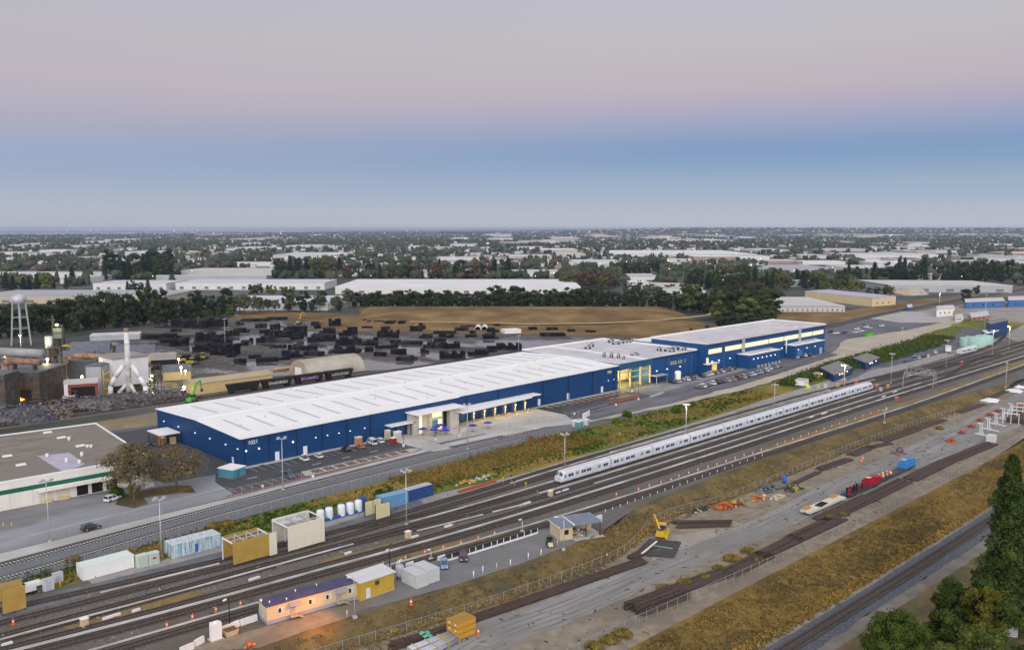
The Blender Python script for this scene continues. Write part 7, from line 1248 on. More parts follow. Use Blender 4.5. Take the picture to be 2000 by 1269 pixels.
for px, py, w_, hp_, d_, wm, rm, gb, l in ((175, 702, 70, 14, 24, M_ylw, M_slate, 5, 'sand coloured gabled hall behind the melt shop'), (150, 716, 60, 14, 18, M_ylw, M_slate, 4, 'lower gabled hall with a slate roof beside the lattice tower'), (265, 706, 70, 15, 20, M_ylw, M_slate, 4, 'gabled hall with a yellow end behind the chimney'), (320, 722, 46, 20, 14, M_blk, mat('dun_roof', (.22, .2, .18)), 3, 'black open fronted shed among the loaders'), (346, 742, 52, 17, 9, M_ylw, M_slate, 3, 'yellow cottage office with a grey roof in the pipe yard'), (225, 664, 90, 9, 16, mat('grey_sheet', (.34, .36, .38)), M_roofg, 0, 'low grey shed by the dark tree row'), (1002, 651, 34, 6, 9, M_trim, M_trim, 0, 'white container hut at the edge of the brown mound')):
    bx('yard_hall', l, 'building', px, py, w_, hp_, d_, wm, rm, CAMR + .35, gb)
t = thing('long_store', 'long sand coloured store with a tan roof behind the hopper cars', 'store', (0, 0, 0)); MB().box(166, 371, 0, 205, 381, 5).build('wall', M_ylw, t); MB().faces([(165.5, 370.5, 5), (205.5, 370.5, 5), (205.5, 381.5, 5), (165.5, 381.5, 5), (165.5, 376, 6.6), (205.5, 376, 6.6)], [(0, 1, 5, 4), (2, 3, 4, 5), (0, 4, 3), (1, 2, 5), (0, 3, 2, 1)]).build('roof', mat('tan_roof', (.34, .28, .18), (.40, .33, .22), .2), t)
t = thing('quonset_shed', 'tan half round quonset shed behind the hopper cars', 'shed', (226, 383, 0)); pr2 = [(9 * math.cos(a * PI / 16), 8.2 * math.sin(a * PI / 16)) for a in range(17)]; MB().extr(pr2, 0, 34).build('shell', mat('quonset', (.36, .32, .24), (.28, .22, .14), .15, rough=.7, c3=(.42, .40, .34), sc3=.08, st=(1, 1, 1)), t); MB().box(-.15, -3, .1, -.005, 3, 4.5).build('door', M_trim, t)
for j in range(2): p = at(807 + 13 * j, 645); t = thing('fabric_shelter', '%s white open arched shelter in front of the brown mound' % ('left', 'right')[j], 'shelter', at(937 + 13 * j - 4, 645), CAMR); r = hpx(6.5, p); pr2 = [(r * math.cos(a * PI / 8), r * 1.25 * math.sin(a * PI / 8)) for a in range(9)]; pr3 = [(x * .9, z * .92) for x, z in pr2[::-1]]; MB().extr(pr2 + pr3, 0, 14, 'y').build('cover', M_whs, t); MB().box(-r * .8, 12, 0, r * .8, 12.2, r).build('back_wall', M_grime, t)
# hopper cars with painted lettering
for j, u0 in enumerate((177.6, 194.4, 211.4, 228.4)):
    t = thing('hopper_car', 'black open hopper car on the back siding, %s from the left' % ORD[j], 'hopper car', (u0, 362.6, .3)); mh = mat('hopper_black', (.012, .012, .012), (.028, .026, .024), .6, rough=.8)
    MB().hexa([(1.2, -1.1, .9), (14.6, -1.1, .9), (14.6, 1.1, .9), (1.2, 1.1, .9), (0, -1.5, 4.1), (15.8, -1.5, 4.1), (15.8, 1.5, 4.1), (0, 1.5, 4.1)]).box(0, -1.55, 3.95, 15.8, 1.55, 4.2).build('body', mh, t); mb = MB()
    for q in range(10): mb.box(.6 + 1.55 * q, -1.56, 1.6, .75 + 1.55 * q, -1.3, 4)
    mb.build('ribs', mh, t)
    for f in (2.4, 13.4): MB().box(f - 1.2, -1, 0, f + 1.2, 1, .88).build('bogie', M_blk, t)
    if j: 
        mg_ = mat('graffiti_%d' % j, [(.6, .6, .58), (.42, .24, .5), (.35, .45, .42)][j - 1]); rg = random.Random(j); mb = MB(); x = 3.2
        while x < 12.6:
            w_ = rg.uniform(.55, .9); mb.box(x, -1.66, 1.7, x + .2, -1.6, 3.1 + rg.uniform(-.3, .2)); mb.box(x + .2, -1.66, rg.choice((1.7, 2.3, 2.9)), x + w_, -1.6, rg.choice((3.1, 3.0))) if rg.random() < .4 else mb.box(x + .2, -1.66, 1.75, x + w_, -1.6, 1.98); mb.box(x + w_ - .2, -1.66, 1.7, x + w_, -1.6, rg.uniform(2.2, 3.1)); x += w_ + .28
        mb.build('graffiti', mg_, t)
# scrap mounds
M_sc = [mat('scrap_%d' % i, c, tuple(.5 * q for q in c), 1, rough=.55, metal=.2) for i, c in enumerate(((.16, .15, .15), (.09, .085, .09), (.28, .27, .27), (.14, .09, .07), (.12, .15, .22), (.34, .27, .20)))]
for px, py, rx, ry, h, l, pal in ((28, 822, 16, 8, 6, 'mound of dark blue grey scrap at the left edge', (0, 1, 4, 4, 2)), (88, 816, 10, 6, 4.5, 'mound of tan shredded scrap', (5, 5, 3, 0)), (170, 798, 22, 6.5, 5, 'long mound of grey shredded scrap below the baghouse', (0, 1, 2, 3)), (270, 785, 24, 5.5, 4.5, 'mound of grey scrap trailing toward the warehouse corner', (0, 1, 2, 3))):
    rg = random.Random(px); p = at(px, py); mb = MB(); mb.blob((0, 0, 0), (rx * .95, ry * .95, h * .8), px, 3, .2)
    for q in range(900):
        v = Vector((rg.gauss(0, 1), rg.gauss(0, 1), abs(rg.gauss(0, 1)) * .8)).normalized(); mb.cur = rg.choice(pal); s = rg.uniform(.25, .8); mb.cbox(v.x * rx, v.y * ry, v.z * h, s, s * rg.uniform(.4, 1.2), s * .6, rg.random() * 3, (rg.uniform(-.8, .8), 'X'))
    o = stuff(tag(mb.build('scrap_mound', M_sc), l, 'scrap mound')); o.location = p; o.rotation_euler = (0, 0, CAMR + .3)
# loaders and excavators
def loader(label, px, py, col, rz, arm=1, sc=1.0):
    m = mat('digger_%d' % int(col[1] * 100), col, tuple(.8 * c for c in col), 2, rough=.5); t = thing('loader', label, 'loader' if arm == 1 else 'excavator', at(px, py), rz); t.scale = (sc,) * 3
    MB().box(-3, -1.2, .9, 0.4, 1.2, 2.3).build('body', m, t); MB().box(-.6, -.9, 2.3, 1.0, .9, 3.6).build('cab', M_carg, t); MB().box(-.7, -1, 3.6, 1.1, 1, 3.75).build('cab_roof', m, t)
    if arm == 1: MB().beam((.6, 0, 1.8), (3.4, 0, .8), .6).build('arm', m, t); MB().hexa([(3.2, -1.5, .2), (4.6, -1.5, .2), (4.6, 1.5, .2), (3.2, 1.5, .2), (3.2, -1.5, 1.6), (3.6, -1.5, 1.6), (3.6, 1.5, 1.6), (3.2, 1.5, 1.6)]).build('bucket', M_dsteel, t)
    else: MB().beam((.6, .4, 2), (3.6, .4, 7.5), .7).beam((3.6, .4, 7.5), (7.2, .4, 8.4), .55).beam((7.2, .4, 8.4), (8.2, .4, 4.5), .45).build('arm', m, t); MB().blob((8.2, .4, 4), (.8, .8, .8), 1, 1).build('grab', M_dsteel, t)
    for x in (-2.1, 1.0):
        for s in (-1, 1): MB().cyl((x, s * .9, .75), (x, s * 1.5, .75), .75, n=12).build('wheel', M_tyre, t)
YL, GN = (.55, .42, .03), (.10, .45, .04)
for a in (('yellow loader parked left of the long yellow machine row', 352, 708, YL, 2.4), ('yellow loader in front of the pipe stacks', 374, 712, YL, .2), ('yellow loader beside a white box', 396, 702, YL, .5), ('yellow loader among the black stacks near the dark trees', 447, 650, YL, 1), ('yellow loader by the edge of the mound', 808, 640, YL, 1.4), ('pale machine by the flat trailers', 358, 778, (.5, .48, .44), .3)): loader(*a)
for a in (('lime green excavator on the dark blue scrap', 6, 796, GN, .2, 2, .6), ('lime green excavator arm raised behind the warehouse corner', 376, 786, GN, .6, 2), ('orange excavator at the far end of the pipe yard', 585, 632, (.5, .3, .1), .5, 2)): loader(*a)
tag(MB().cyl((0, 0, .8), (24, 0, .8), .7, n=10).box(9, -.75, .05, 13, .75, 1.55).box(1, -.8, 0, 1.4, .8, .5).box(22, -.8, 0, 22.4, .8, .5).build('long_pipe', [mat('tan_pipe', (.38, .30, .18), (.45, .25, .12), .1)]), 'long tan pipe with an orange middle on the wet yard', 'pipe').location = at(534, 724)
# black stacks of pipes, each on its own
STK = [(333, 374, 641, 18), (374, 403, 642, 17), (402, 442, 638, 18), (277, 304, 663, 9), (310, 345, 661, 9), (313, 330, 670, 8), (330, 363, 676, 19), (383, 421, 667, 19), (412, 452, 673, 14), (376, 408, 688, 17), (408, 460, 694, 23), (442, 460, 698, 12), (460, 484, 675, 9), (456, 478, 710, 10), (500, 535, 669, 13), (516, 531, 656, 13), (527, 548, 643, 11), (535, 568, 659, 14), (567, 594, 663, 13), (552, 594, 649, 12), (602, 640, 668, 14), (607, 622, 636, 9), (543, 564, 703, 9), (501, 545, 707, 8), (568, 592, 699, 12), (592, 630, 695, 8), (581, 621, 684, 8), (440, 468, 656, 11), (642, 666, 638, 17), (695, 716, 632, 9), (716, 750, 634, 8), (750, 790, 636, 9), (625, 656, 651, 11), (662, 680, 655, 11), (680, 699, 655, 18), (736, 758, 659, 17), (758, 778, 660, 12), (620, 656, 667, 13), (656, 708, 675, 17), (676, 692, 688, 14), (708, 738, 675, 13), (712, 728, 687, 10), (729, 753, 696, 9), (800, 824, 647, 11), (820, 832, 643, 13), (784, 826, 673, 6), (826, 866, 680, 11), (866, 900, 681, 14), (846, 870, 669, 8), (860, 910, 700, 14), (916, 956, 693, 10), (954, 972, 688, 13), (972, 1020, 683, 12), (1034, 1050, 644, 6), (1070, 1090, 645, 6), (1108, 1124, 648, 5), (1144, 1164, 649, 4), (1058, 1106, 657, 6), (470, 520, 628, 5), (520, 560, 625, 5), (900, 930, 640, 4), (845, 890, 652, 4), (640, 700, 690, 5)]
M_pk = mat('black_pipe', (.006, .007, .010), (.016, .017, .022), .8, rough=.8, spec=.08, st=(1, 1, 3)); M_pk2 = mat('grey_pipe_end', (.035, .034, .037), (.016, .016, .02), 2.5, rough=.8, spec=.1)
rg = random.Random(5); OLD = list(STK)
for k in range(600):
    if len(STK) > len(OLD) + 46: break
    y = 634 + 74 * rg.random(); x = rg.uniform(300 + (y - 634) * .6, 1040 - (y - 634) * 3.2)
    if all(abs(x - (a + b) / 2) > (b - a) / 2 + 10 or abs(y - c) > 5 for a, b, c, d in STK): w_ = rg.uniform(14, 36) * (.6 + (y - 620) / 150); STK.append((x, x + w_, y, rg.uniform(5, 12) * (.6 + (y - 620) / 150)))
for x0, x1, yb, hp_ in STK:
    p = at((x0 + x1) / 2, yb); w = hpx(x1 - x0, p); h = hpx(hp_, p) * .92; d = min(max(4, w * .6), 11); mb = MB(); n = max(1, round(w / 2.6)); nz = max(1, round(h / 1.5))
    for i in range(n):
        hh = nz if rg.random() < .7 else max(1, nz - 1)
        for z in range(hh):
            mb.cur = 0 if rg.random() < .75 else 1; mb.box(-w / 2 + i * w / n + .1, rg.uniform(-.3, .3), z * h / nz + .05, -w / 2 + (i + 1) * w / n - .12, d + rg.uniform(-.5, .5), (z + 1) * h / nz - .12)
            mb.cur = 1; mb.box(-w / 2 + i * w / n, .5, z * h / nz, -w / 2 + i * w / n + .1, .8, (z + 1) * h / nz); mb.box(-w / 2 + i * w / n + .1, d * .5, (z + 1) * h / nz - .12, -w / 2 + (i + 1) * w / n - .12, d * .5 + .3, (z + 1) * h / nz - .02)
    o = tag(mb.build('pipe_stack', [M_pk, M_pk2]), 'black block shaped stack of bundled pipes in the wet storage yard', 'pipe stack', 'black pipe stacks'); o.location = p; o.rotation_euler = (0, 0, CAMR + rg.uniform(-.1, .35))

# steelwork of the plant: frames with floors, vessels, pipes and ladders
def steelwork(label, px, py, wpx, hp_, seed, lit=0):
    rg = random.Random(seed); p = at(px, py); k = hpx(1, p); w = k * wpx; h = k * hp_; d = w * .7; t = thing('process_frame', label, 'process frame', p, CAMR + rg.uniform(-.2, .4)); mb = MB(); nx = max(2, int(w / 4)); nz = max(2, int(h / 4))
    for i in range(nx + 1):
        for y in (0, d): mb.beam((-w / 2 + w * i / nx, y, 0), (-w / 2 + w * i / nx, y, h * rg.choice((.8, 1, 1))), .35)
    for j in range(1, nz + 1):
        for y in (0, d): mb.beam((-w / 2, y, h * j / nz), (w / 2, y, h * j / nz), .3)
    for i in range(nx):
        if rg.random() < .7: j = rg.randrange(nz); mb.beam((-w / 2 + w * i / nx, 0, h * j / nz), (-w / 2 + w * (i + 1) / nx, 0, h * (j + 1) / nz), .22)
    mb.build('frame', M_grime, t); mb = MB()
    for j in range(1, nz): mb.box(-w / 2, 0, h * j / nz - .08, w / 2 * rg.uniform(.3, 1), d, h * j / nz + .08)
    mb.build('floors', mat('floor_grate', (.07, .068, .062), (.12, .115, .105), 1, rough=.8), t)
    for q in range(rg.randint(2, 4)): x = rg.uniform(-w * .4, w * .4); r = rg.uniform(.9, 1.9); z0 = h * rg.choice((0, .25, .5)); MB().lathe([(.02, z0), (r, z0 + .3), (r, z0 + h * .38), (r * .5, z0 + h * .46), (.02, z0 + h * .48)], 14, (x, d * .5, 0)).build('vessel', rg.choice((M_grime, M_steel, M_rustp, M_slate)), t)
    for q in range(rg.randint(3, 5)):
        x = rg.uniform(-w / 2, w / 2); z = h * rg.uniform(.2, .95); x2 = rg.uniform(-w * .7, w * .7); MB().tube([(x, -.6, 0), (x, -.6, z), (x2, -.6, z), (x2, d, z)], rg.uniform(.2, .5), 8).build('pipe', rg.choice((M_rustp, M_steel, M_grime, M_yel if q == 0 else M_grime)), t)
    for q in range(lit): x = rg.uniform(-w * .4, w * .4); z = h * rg.uniform(.3, .9); MB().blob((x, -.9, z), (.35, .35, .35), q, 1, 0).build('lamp', M_lampy, t); wq = t.matrix_basis @ Vector((x, -2, z)); pl(wq, (1, .8, .4), 600)
for a in (('dark steel frame with vessels between the furnace house and the open shed', 100, 782, 34, 62, 1, 1), ('dark steel frame behind the furnace house, under the long drum', 20, 722, 70, 34, 2, 1), ('tall dark steel frame left of the baghouse', 176, 756, 36, 66, 3, 1), ('low pipe frame beside the open white shed', 138, 792, 30, 30, 4, 0), ('low steel frame in front of the furnace house', 62, 806, 40, 24, 5, 0), ('rusty steel frame between baghouse and gabled halls', 232, 716, 50, 22, 6, 1), ('dark steel frame right of the chimney', 296, 748, 24, 34, 7, 1), ('steel frame among the gabled halls', 150, 694, 44, 20, 8, 1)): steelwork(*a)
# ---------------------------------------------------------------- trees and the town beyond
def leafm(n, a, b, r=.2): return mat('leaf_' + n, a, b, .9, rough=.9, spec=.12, obr=r)
LM = dict(euc=leafm('dark', (.016, .026, .012), (.042, .055, .022)), conifer=leafm('conifer', (.012, .025, .018), (.03, .05, .03)), round=leafm('olive', (.035, .05, .016), (.085, .10, .03), .3), autumn=leafm('autumn', (.055, .04, .024), (.10, .07, .04), .2), loose=leafm('grey_green', (.05, .062, .035), (.11, .12, .07)), lime=leafm('lime', (.06, .085, .015), (.13, .15, .03)))
M_bark = mat('bark', (.10, .075, .05), (.17, .135, .10), 3, rough=.95)
PROTO = {}
def proto(kind, var):
    """tree one metre tall: crown of leaf clumps on a tapered trunk with limbs"""
    if (kind, var) in PROTO: return PROTO[(kind, var)]
    rg = random.Random(hash(kind) % 1000 * 0 + var * 17 + len(kind)); mb = MB(); tb = MB()
    con = kind == 'conifer'; tb.cyl((0, 0, -.02), (0, 0, .55 if not con else .9), .028, .012 if not con else .005, 7)
    n = 26 if not con else 30; cl = []
    for k in range(n):
        if con: z = .1 + .88 * (k / n); r = .2 * (1 - z) + .01; a = k * 2.4; cl.append((r * .75 * math.cos(a), r * .75 * math.sin(a), z, .06 + .09 * (1 - z), .05))
        else:
            w = {'euc': .30, 'round': .42, 'autumn': .42, 'loose': .36, 'lime': .42}[kind]; lo = {'euc': .10, 'loose': .34}.get(kind, .20)
            a = rg.random() * 6.28; z = rg.uniform(lo, .88); r = w * math.sqrt(max(.05, 1 - ((z - .55) / .42) ** 2)) * rg.uniform(.35, .85); s = rg.uniform(.09, .15); cl.append((r * math.cos(a), r * math.sin(a), z, s, s * .85))
    for i, (x, y, z, s, sz) in enumerate(cl):
        mb.blob((x, y, z), (s * .8, s * .8, sz * .8), var * 50 + i, 1, .3)
        if not con and i % 4 == 0: tb.cyl((0, 0, .3 + .2 * (i % 3) / 3), (x * .85, y * .85, z - .03), .013, .005, 5)
        for k in range(16 if kind != 'loose' else 22):
            v = Vector((rg.gauss(0, 1), rg.gauss(0, 1), rg.gauss(0, 1))).normalized() * rg.uniform(.7, 1.15); mb.leaf((x + v.x * s, y + v.y * s, z + v.z * sz), .034 if not con else .026, rg)
    PROTO[(kind, var)] = (mb.mesh(kind + '_crown', LM[kind]), tb.mesh('trunk', M_bark)); return PROTO[(kind, var)]
NT = [0]
TNAME = dict(euc='dark_tree', conifer='conifer_tree', round='olive_tree', autumn='brown_tree', loose='slender_tree', lime='yellow_green_tree')
def tree(kind, p, h, label, group=None, wide=1.0):
    NT[0] += 1; c, t = proto(kind, NT[0] % 4); r = bpy.data.objects.new(TNAME[kind], None); COL.objects.link(r); r.location = p; r.rotation_euler = (0, 0, rnd.random() * 6.28); r.scale = (h * wide, h * wide, h); tag(r, label, 'tree', group)
    for nm, me in (('crown', c), ('trunk', t)): o = bpy.data.objects.new(nm, me); COL.objects.link(o); o.parent = r
def row(kinds, x0, x1, y0, y1, h0, h1, n, label, jy=2, wide=1.0):
    for k in range(n):
        t = (k + rnd.uniform(.1, .9)) / n; p = g(lerp(x0, x1, t), lerp(y0, y1, t) + rnd.uniform(-jy, jy)); kd = kinds[rnd.randrange(len(kinds))]; h = hpx(rnd.uniform(h0, h1), p); tree(kd, p, h, label, label, wide * rnd.uniform(.85, 1.25))
D = 'dark tree in the dense row '
row(['euc'], -20, 110, 662, 648, 58, 72, 10, D + 'behind the water tower', 3, .9); row(['euc'], 110, 215, 648, 640, 58, 74, 9, D + 'left of the grey shed', 3, .9); row(['euc'], 215, 330, 640, 632, 62, 76, 11, D + 'behind the scrap chimney', 3, .85); row(['euc'], 330, 450, 630, 616, 44, 62, 10, D + 'behind the far pipe stacks', 3, .9)
row(['round'], 400, 450, 626, 618, 22, 30, 3, 'light green tree in front of the dark row near the pipe stacks')
row(['loose', 'loose', 'euc'], 440, 690, 612, 604, 26, 46, 16, 'slender grey green tree before the white warehouses', 3)
row(['euc'], 690, 960, 600, 600, 28, 37, 27, 'dark tree on the left half of the row behind the brown mound', 1.5, 1.2); row(['euc'], 960, 1195, 600, 601, 30, 45, 25, 'dark tree on the middle of the row behind the brown mound', 1.5, 1.15); row(['euc'], 1200, 1330, 601, 604, 30, 42, 10, 'dark tree right of the gap in the row behind the mound', 2, 1.1); row(['euc', 'round'], 1330, 1425, 607, 614, 44, 60, 8, 'tall dark tree at the right end of the mound', 2, .95)
row(['euc', 'round'], 1405, 1505, 628, 628, 44, 70, 11, 'dark tree of the clump beyond the shop roof', 6, 1.35); row(['euc'], 1405, 1505, 642, 640, 24, 36, 8, 'low dark tree at the foot of the clump beyond the shop roof', 3, 1.7)
for px, py, hp_, l, kd, wd in ((1440, 622, 62, 'tall olive tree in front of the dark clump beyond the shop roof', 'round', .8), (1468, 622, 72, 'largest dark tree of the clump beyond the shop roof', 'euc', 1.1), (1412, 636, 22, 'low dark bush tree left behind the shop roof', 'euc', 1.6), (1450, 640, 28, 'low dark bush tree behind the middle of the shop roof', 'euc', 1.7), (1488, 640, 34, 'low dark bush tree right behind the shop roof', 'euc', 1.5), (1382, 646, 14, 'small bush tree on the dry grass before the mound', 'euc', 1.5), (1350, 650, 10, 'tiny bush tree by the dark hut', 'euc', 1.6)): tree(kd, g(px, py), hpx(hp_, g(px, py)), l, None, wd)
row(['conifer'], 0, 150, 568, 560, 26, 38, 9, 'pointed conifer at the upper left edge', 4, 1.1); tree('lime', g(92, 570), hpx(38, g(92, 570)), 'yellow green tree among the conifers at the upper left', None, .8)
row(['conifer', 'euc'], 200, 340, 545, 542, 36, 60, 15, 'tall dark tree in the clump at the upper left', 4, .9); row(['euc', 'conifer'], 240, 300, 572, 572, 22, 30, 4, 'tree in front of the pale warehouse at the left', 2); row(['round', 'lime'], 485, 575, 577, 576, 18, 26, 6, 'bright olive tree before the white warehouse', 1, 1.0)
row(['euc', 'conifer'], 540, 620, 542, 542, 30, 42, 8, 'dark tree left of the far middle warehouses', 3); row(['lime', 'round'], 605, 640, 543, 542, 30, 42, 3, 'yellow green tall tree left of the far middle warehouses', 2, .7); row(['conifer', 'euc', 'autumn'], 640, 1000, 542, 545, 20, 40, 26, 'mixed dark tree behind the long white warehouse', 4)
row(['autumn'], 860, 970, 545, 545, 10, 14, 6, 'low reddish brown tree behind the long white warehouse', 1, 1.5); row(['autumn', 'round'], 1095, 1200, 560, 562, 22, 40, 12, 'brown autumn tree in the grove right of the white warehouse', 5, 1.1); row(['euc', 'conifer', 'autumn'], 1200, 1290, 532, 534, 18, 32, 10, 'tree in the grove above the lit white buildings', 4); row(['autumn', 'round', 'euc'], 1210, 1350, 570, 574, 14, 26, 10, 'tree among the small white buildings beyond the mound', 4, 1.1)
row(['euc', 'conifer'], 1340, 1480, 568, 566, 32, 50, 13, 'tall dark tree right of the mound among white roofs', 6, .95); row(['autumn'], 1455, 1495, 572, 572, 16, 26, 4, 'reddish tree beside the dark clump', 2, 1.1); row(['euc', 'conifer', 'round'], 1480, 1610, 566, 560, 22, 40, 13, 'dark tree around the small blue house', 6, 1.0); row(['round', 'lime'], 1600, 1690, 568, 566, 14, 24, 7, 'olive tree behind the yellow building', 3, 1.2); row(['euc', 'conifer'], 1640, 1810, 556, 548, 28, 48, 14, 'dark tree above the pale green warehouse', 5, .95)
row(['euc', 'conifer'], 1840, 2010, 552, 548, 30, 46, 15, 'dark tree in the clump at the upper right', 5, .95); row(['euc', 'round'], 1690, 1750, 575, 575, 16, 22, 4, 'rounded tree beside the gravel heap', 2, 1.3)
for px, py, hp_, l, wd in ((1887, 592, 30, 'rounded dark tree by the railway at the far right', 1.3), (1908, 574, 18, 'small dark tree behind the railway at the far right', 1.4), (1806, 569, 12, 'small dark tree before the pale green warehouse', 2.0)): tree('euc', g(px, py), hpx(hp_, g(px, py)), l, None, wd)
# town buildings
M_fw = [mat('far_wall_%d' % i, c, tuple(.92 * q for q in c), .05, rough=.85) for i, c in enumerate(((.64, .64, .62), (.52, .52, .50), (.48, .41, .31), (.38, .41, .41), (.36, .25, .19)))]
M_fr = [mat('far_roof_%d' % i, c, tuple(.88 * q for q in c), .02, rough=.8) for i, c in enumerate(((.52, .53, .55), (.36, .37, .39), (.50, .49, .47), (.18, .185, .20), (.66, .66, .65)))]
M_fwin = mat('far_window', (.20, .20, .20), (.12, .12, .12), .2, rough=.5); EXC = []
def wh(x0, x1, yb, h, yk, wi, ri, label, group=None, dy=0, doors=0, name='warehouse', cat='warehouse'):
    a, b = g(x0, yb), g(x1, yb + dy); zk = depth(g((x0 + x1) / 2, yk, h)); dd = max(8, zk - depth((a + b) / 2)); f = Vector((FW.x, FW.y, 0)) * dd; q = [(v.x, v.y) for v in (a, b, b + f, a + f)]
    t = thing(name, label, cat, (0, 0, 0), 0, group); MB().prism(q, 0, h).build('wall', M_fw[wi], t); MB().prism(inset(q, -.6), h, h + .6).build('roof', M_fr[ri], t); EXC.append((x0 - 3, yk, x1 + 3, yb + 1))
    if doors:
        an = math.atan2(b.y - a.y, b.x - a.x)
        for k in range(doors): e_ = a.lerp(b, (k + .5) / doors) - Vector((FW.x, FW.y, 0)) * .1; MB().cbox(e_.x, e_.y, h * .32, (b - a).length / doors * .3, .3, h * .36, an).build('window', M_fwin, t)
    return t
W_ = ' in the industrial district'
for a in ((655, 1133, 574, 7.5, 546, 0, 4, 'longest white warehouse, behind the dark trees of the mound', None, 0, 14), (182, 325, 567, 8, 548, 0, 0, 'white warehouse at the left behind the dark row', None, 0, 7), (343, 634, 566, 8, 546, 0, 0, 'long white warehouse left of the slender trees', None, 0, 12), (305, 520, 548, 7, 538, 3, 0, 'pale blue warehouse behind the left white warehouses'), (354, 540, 538, 7, 524, 1, 2, 'large pale roof at the left, farther back'), (-60, 320, 593, 7, 567, 2, 1, 'beige warehouse with a grey roof behind the water tower', None, 0, 8), (-40, 210, 543, 7, 531, 0, 2, 'white warehouse at the upper left edge behind the conifers'), (118, 162, 554, 7, 537, 0, 0, 'small white warehouse by the left conifers'), (430, 640, 606, 6, 578, 0, 0, 'grey roofed shed behind the slender trees', None, 0, 4),
          (640, 713, 539, 6, 526, 0, 2, 'white building left of centre with a flat roof'), (802, 863, 541, 6, 527, 0, 1, 'blue edged white building at centre'), (902, 1095, 540, 7, 527, 0, 2, 'lit white warehouse behind the longest one', None, 0, 6), (533, 650, 504, 7, 493, 1, 0, 'broad pale roof left of centre, farther back'), (1127, 1205, 521, 7, 512, 0, 4, 'white slab building above the brown grove'), (1228, 1282, 547, 6, 535, 0, 2, 'lit white building right of the brown grove'), (1230, 1268, 563, 7, 548, 0, 4, 'small white block beside the grove road'), (1290, 1378, 572, 6, 553, 0, 2, 'white low building just beyond the mound trees', None, 3, 5), (1200, 1478, 501, 6, 489, 0, 4, 'very long white warehouse right of centre, far back'), (1735, 1977, 570, 8, 548, 3, 2, 'pale green warehouse by the railway at the right', None, 2, 5), (1661, 1752, 532, 7, 518, 0, 0, 'pale blue roofed warehouse right of the blue house'), (1500, 1659, 537, 7, 517, 1, 1, 'wide grey roofed warehouse behind the blue house'), (1775, 1845, 546, 6, 528, 0, 0, 'white warehouse behind the pale green one'), (1568, 1651, 517, 6, 509, 0, 4, 'white slab warehouse in the right background'), (1661, 1848, 503, 6, 494, 0, 0, 'long white warehouse in the right background'), (1714, 1795, 520, 6, 510, 0, 4, 'second white slab warehouse in the right background'), (1792, 1828, 496, 6, 488, 2, 2, 'tan roofed building in the right background'), (1475, 1650, 609, 5, 581, 1, 2, 'low grey building with a glassy front by the railway', None, 0, 18), (1541, 1580, 560, 8, 548, 3, 4, 'small white and blue house among the dark trees'), (1930, 2060, 520, 6, 508, 0, 0, 'white warehouse at the right edge'), (1400, 1470, 548, 5, 534, 0, 3, 'white roof among the tall dark trees')): wh(*a)
blk3('yellow_store', 'long pale yellow building with a lavender roof by the railway', 'building', (1572, 584), (1703, 599), (1749, 595), 8.2, mat('pale_yellow_wall', (.58, .47, .27), (.64, .53, .32), .1), mat('lavender_roof', (.36, .36, .44), (.42, .42, .50), .1))
tag(MB().blob((0, 0, 0), (26, 20, 7), 3, 3, .12).build('gravel_heap', M_sand), 'pale gravel heap in front of the pale green warehouse', 'heap').location = g(1772, 574)
rg = random.Random(77)
for k in range(90):
    y = 458 + 62 * rg.random() ** 1.5; x = rg.uniform(-40, 2040)
    if abs(x - 1000) > 600 and y < 474 and rg.random() < .5: continue
    w_ = rg.uniform(18, 84) * (.5 + (y - 450) / 80); hh = rg.uniform(5, 8); wh(x, x + w_, y, hh, y - (y - 445) * hh / 74 - rg.uniform(1.2, 3.6), rg.choice((0, 0, 0, 1, 2, 4)), rg.choice((0, 0, 1, 2, 4)), 'pale flat roofed warehouse in the far town, one of many alike', 'far town warehouses')
# houses, woods and lights too many to count
SHORE = lambda x: terp(x, [(-100, 460), (150, 458), (330, 455.5), (700, 453), (1050, 450), (1060, 0)])
hv, hf, hm = MB(), None, None
for k in range(2800):
    y = 449.5 + 75 * rg.random() ** 2.0; x = rg.uniform(-60, 2060)
    if any(a < x < c and b < y < d for a, b, c, d in EXC) or y < SHORE(x): continue
    p = g(x, y); s = rg.uniform(5, 10) * (1 + max(0, (465 - y)) * .06); d = rg.uniform(5, 9); h = rg.uniform(3, 5.5); an = CAMR + rg.choice((0, .4, -.5)); M4 = Matrix.Translation(p) @ Matrix.Rotation(an, 4, 'Z'); c = [M4 @ Vector(q) for q in ((-s, -d, 0), (s, -d, 0), (s, d, 0), (-s, d, 0), (-s, -d, h), (s, -d, h), (s, d, h), (-s, d, h), (-s, 0, h + 2.2), (s, 0, h + 2.2))]
    if k % 5 == 0: a_ = rg.uniform(-.02, .62); zz = rg.uniform(10900, 12400); dp = Vector((a_ * zz * math.cos(AZ) + zz * FW.x, -a_ * zz * math.sin(AZ) + zz * FW.y, HZ(a_, zz) + 3)) - p; c = [p + dp + (q - p) * 1.5 for q in c]
    hv.cur = rg.choice((0, 0, 1, 2, 3)); hv.faces(c, [(0, 1, 5, 4), (1, 2, 6, 9, 5), (2, 3, 7, 6), (3, 0, 4, 8, 7)]); hv.cur = rg.choice((4, 4, 5, 6)); hv.faces(c, [(4, 5, 9, 8), (6, 7, 8, 9)])
stuff(tag(hv.build('far_houses', [M_fw[0], M_fw[1], M_fw[2], M_fw[4], M_fr[1], M_fr[3], M_fr[2]]), 'countless small houses of the far town', 'houses'))
V0 = np.array(ICO[1][0]); V2 = np.array(ICO[2][0]); F0 = np.array(ICO[1][1]); F2 = np.array(ICO[2][1]); nr = np.random.default_rng(4)
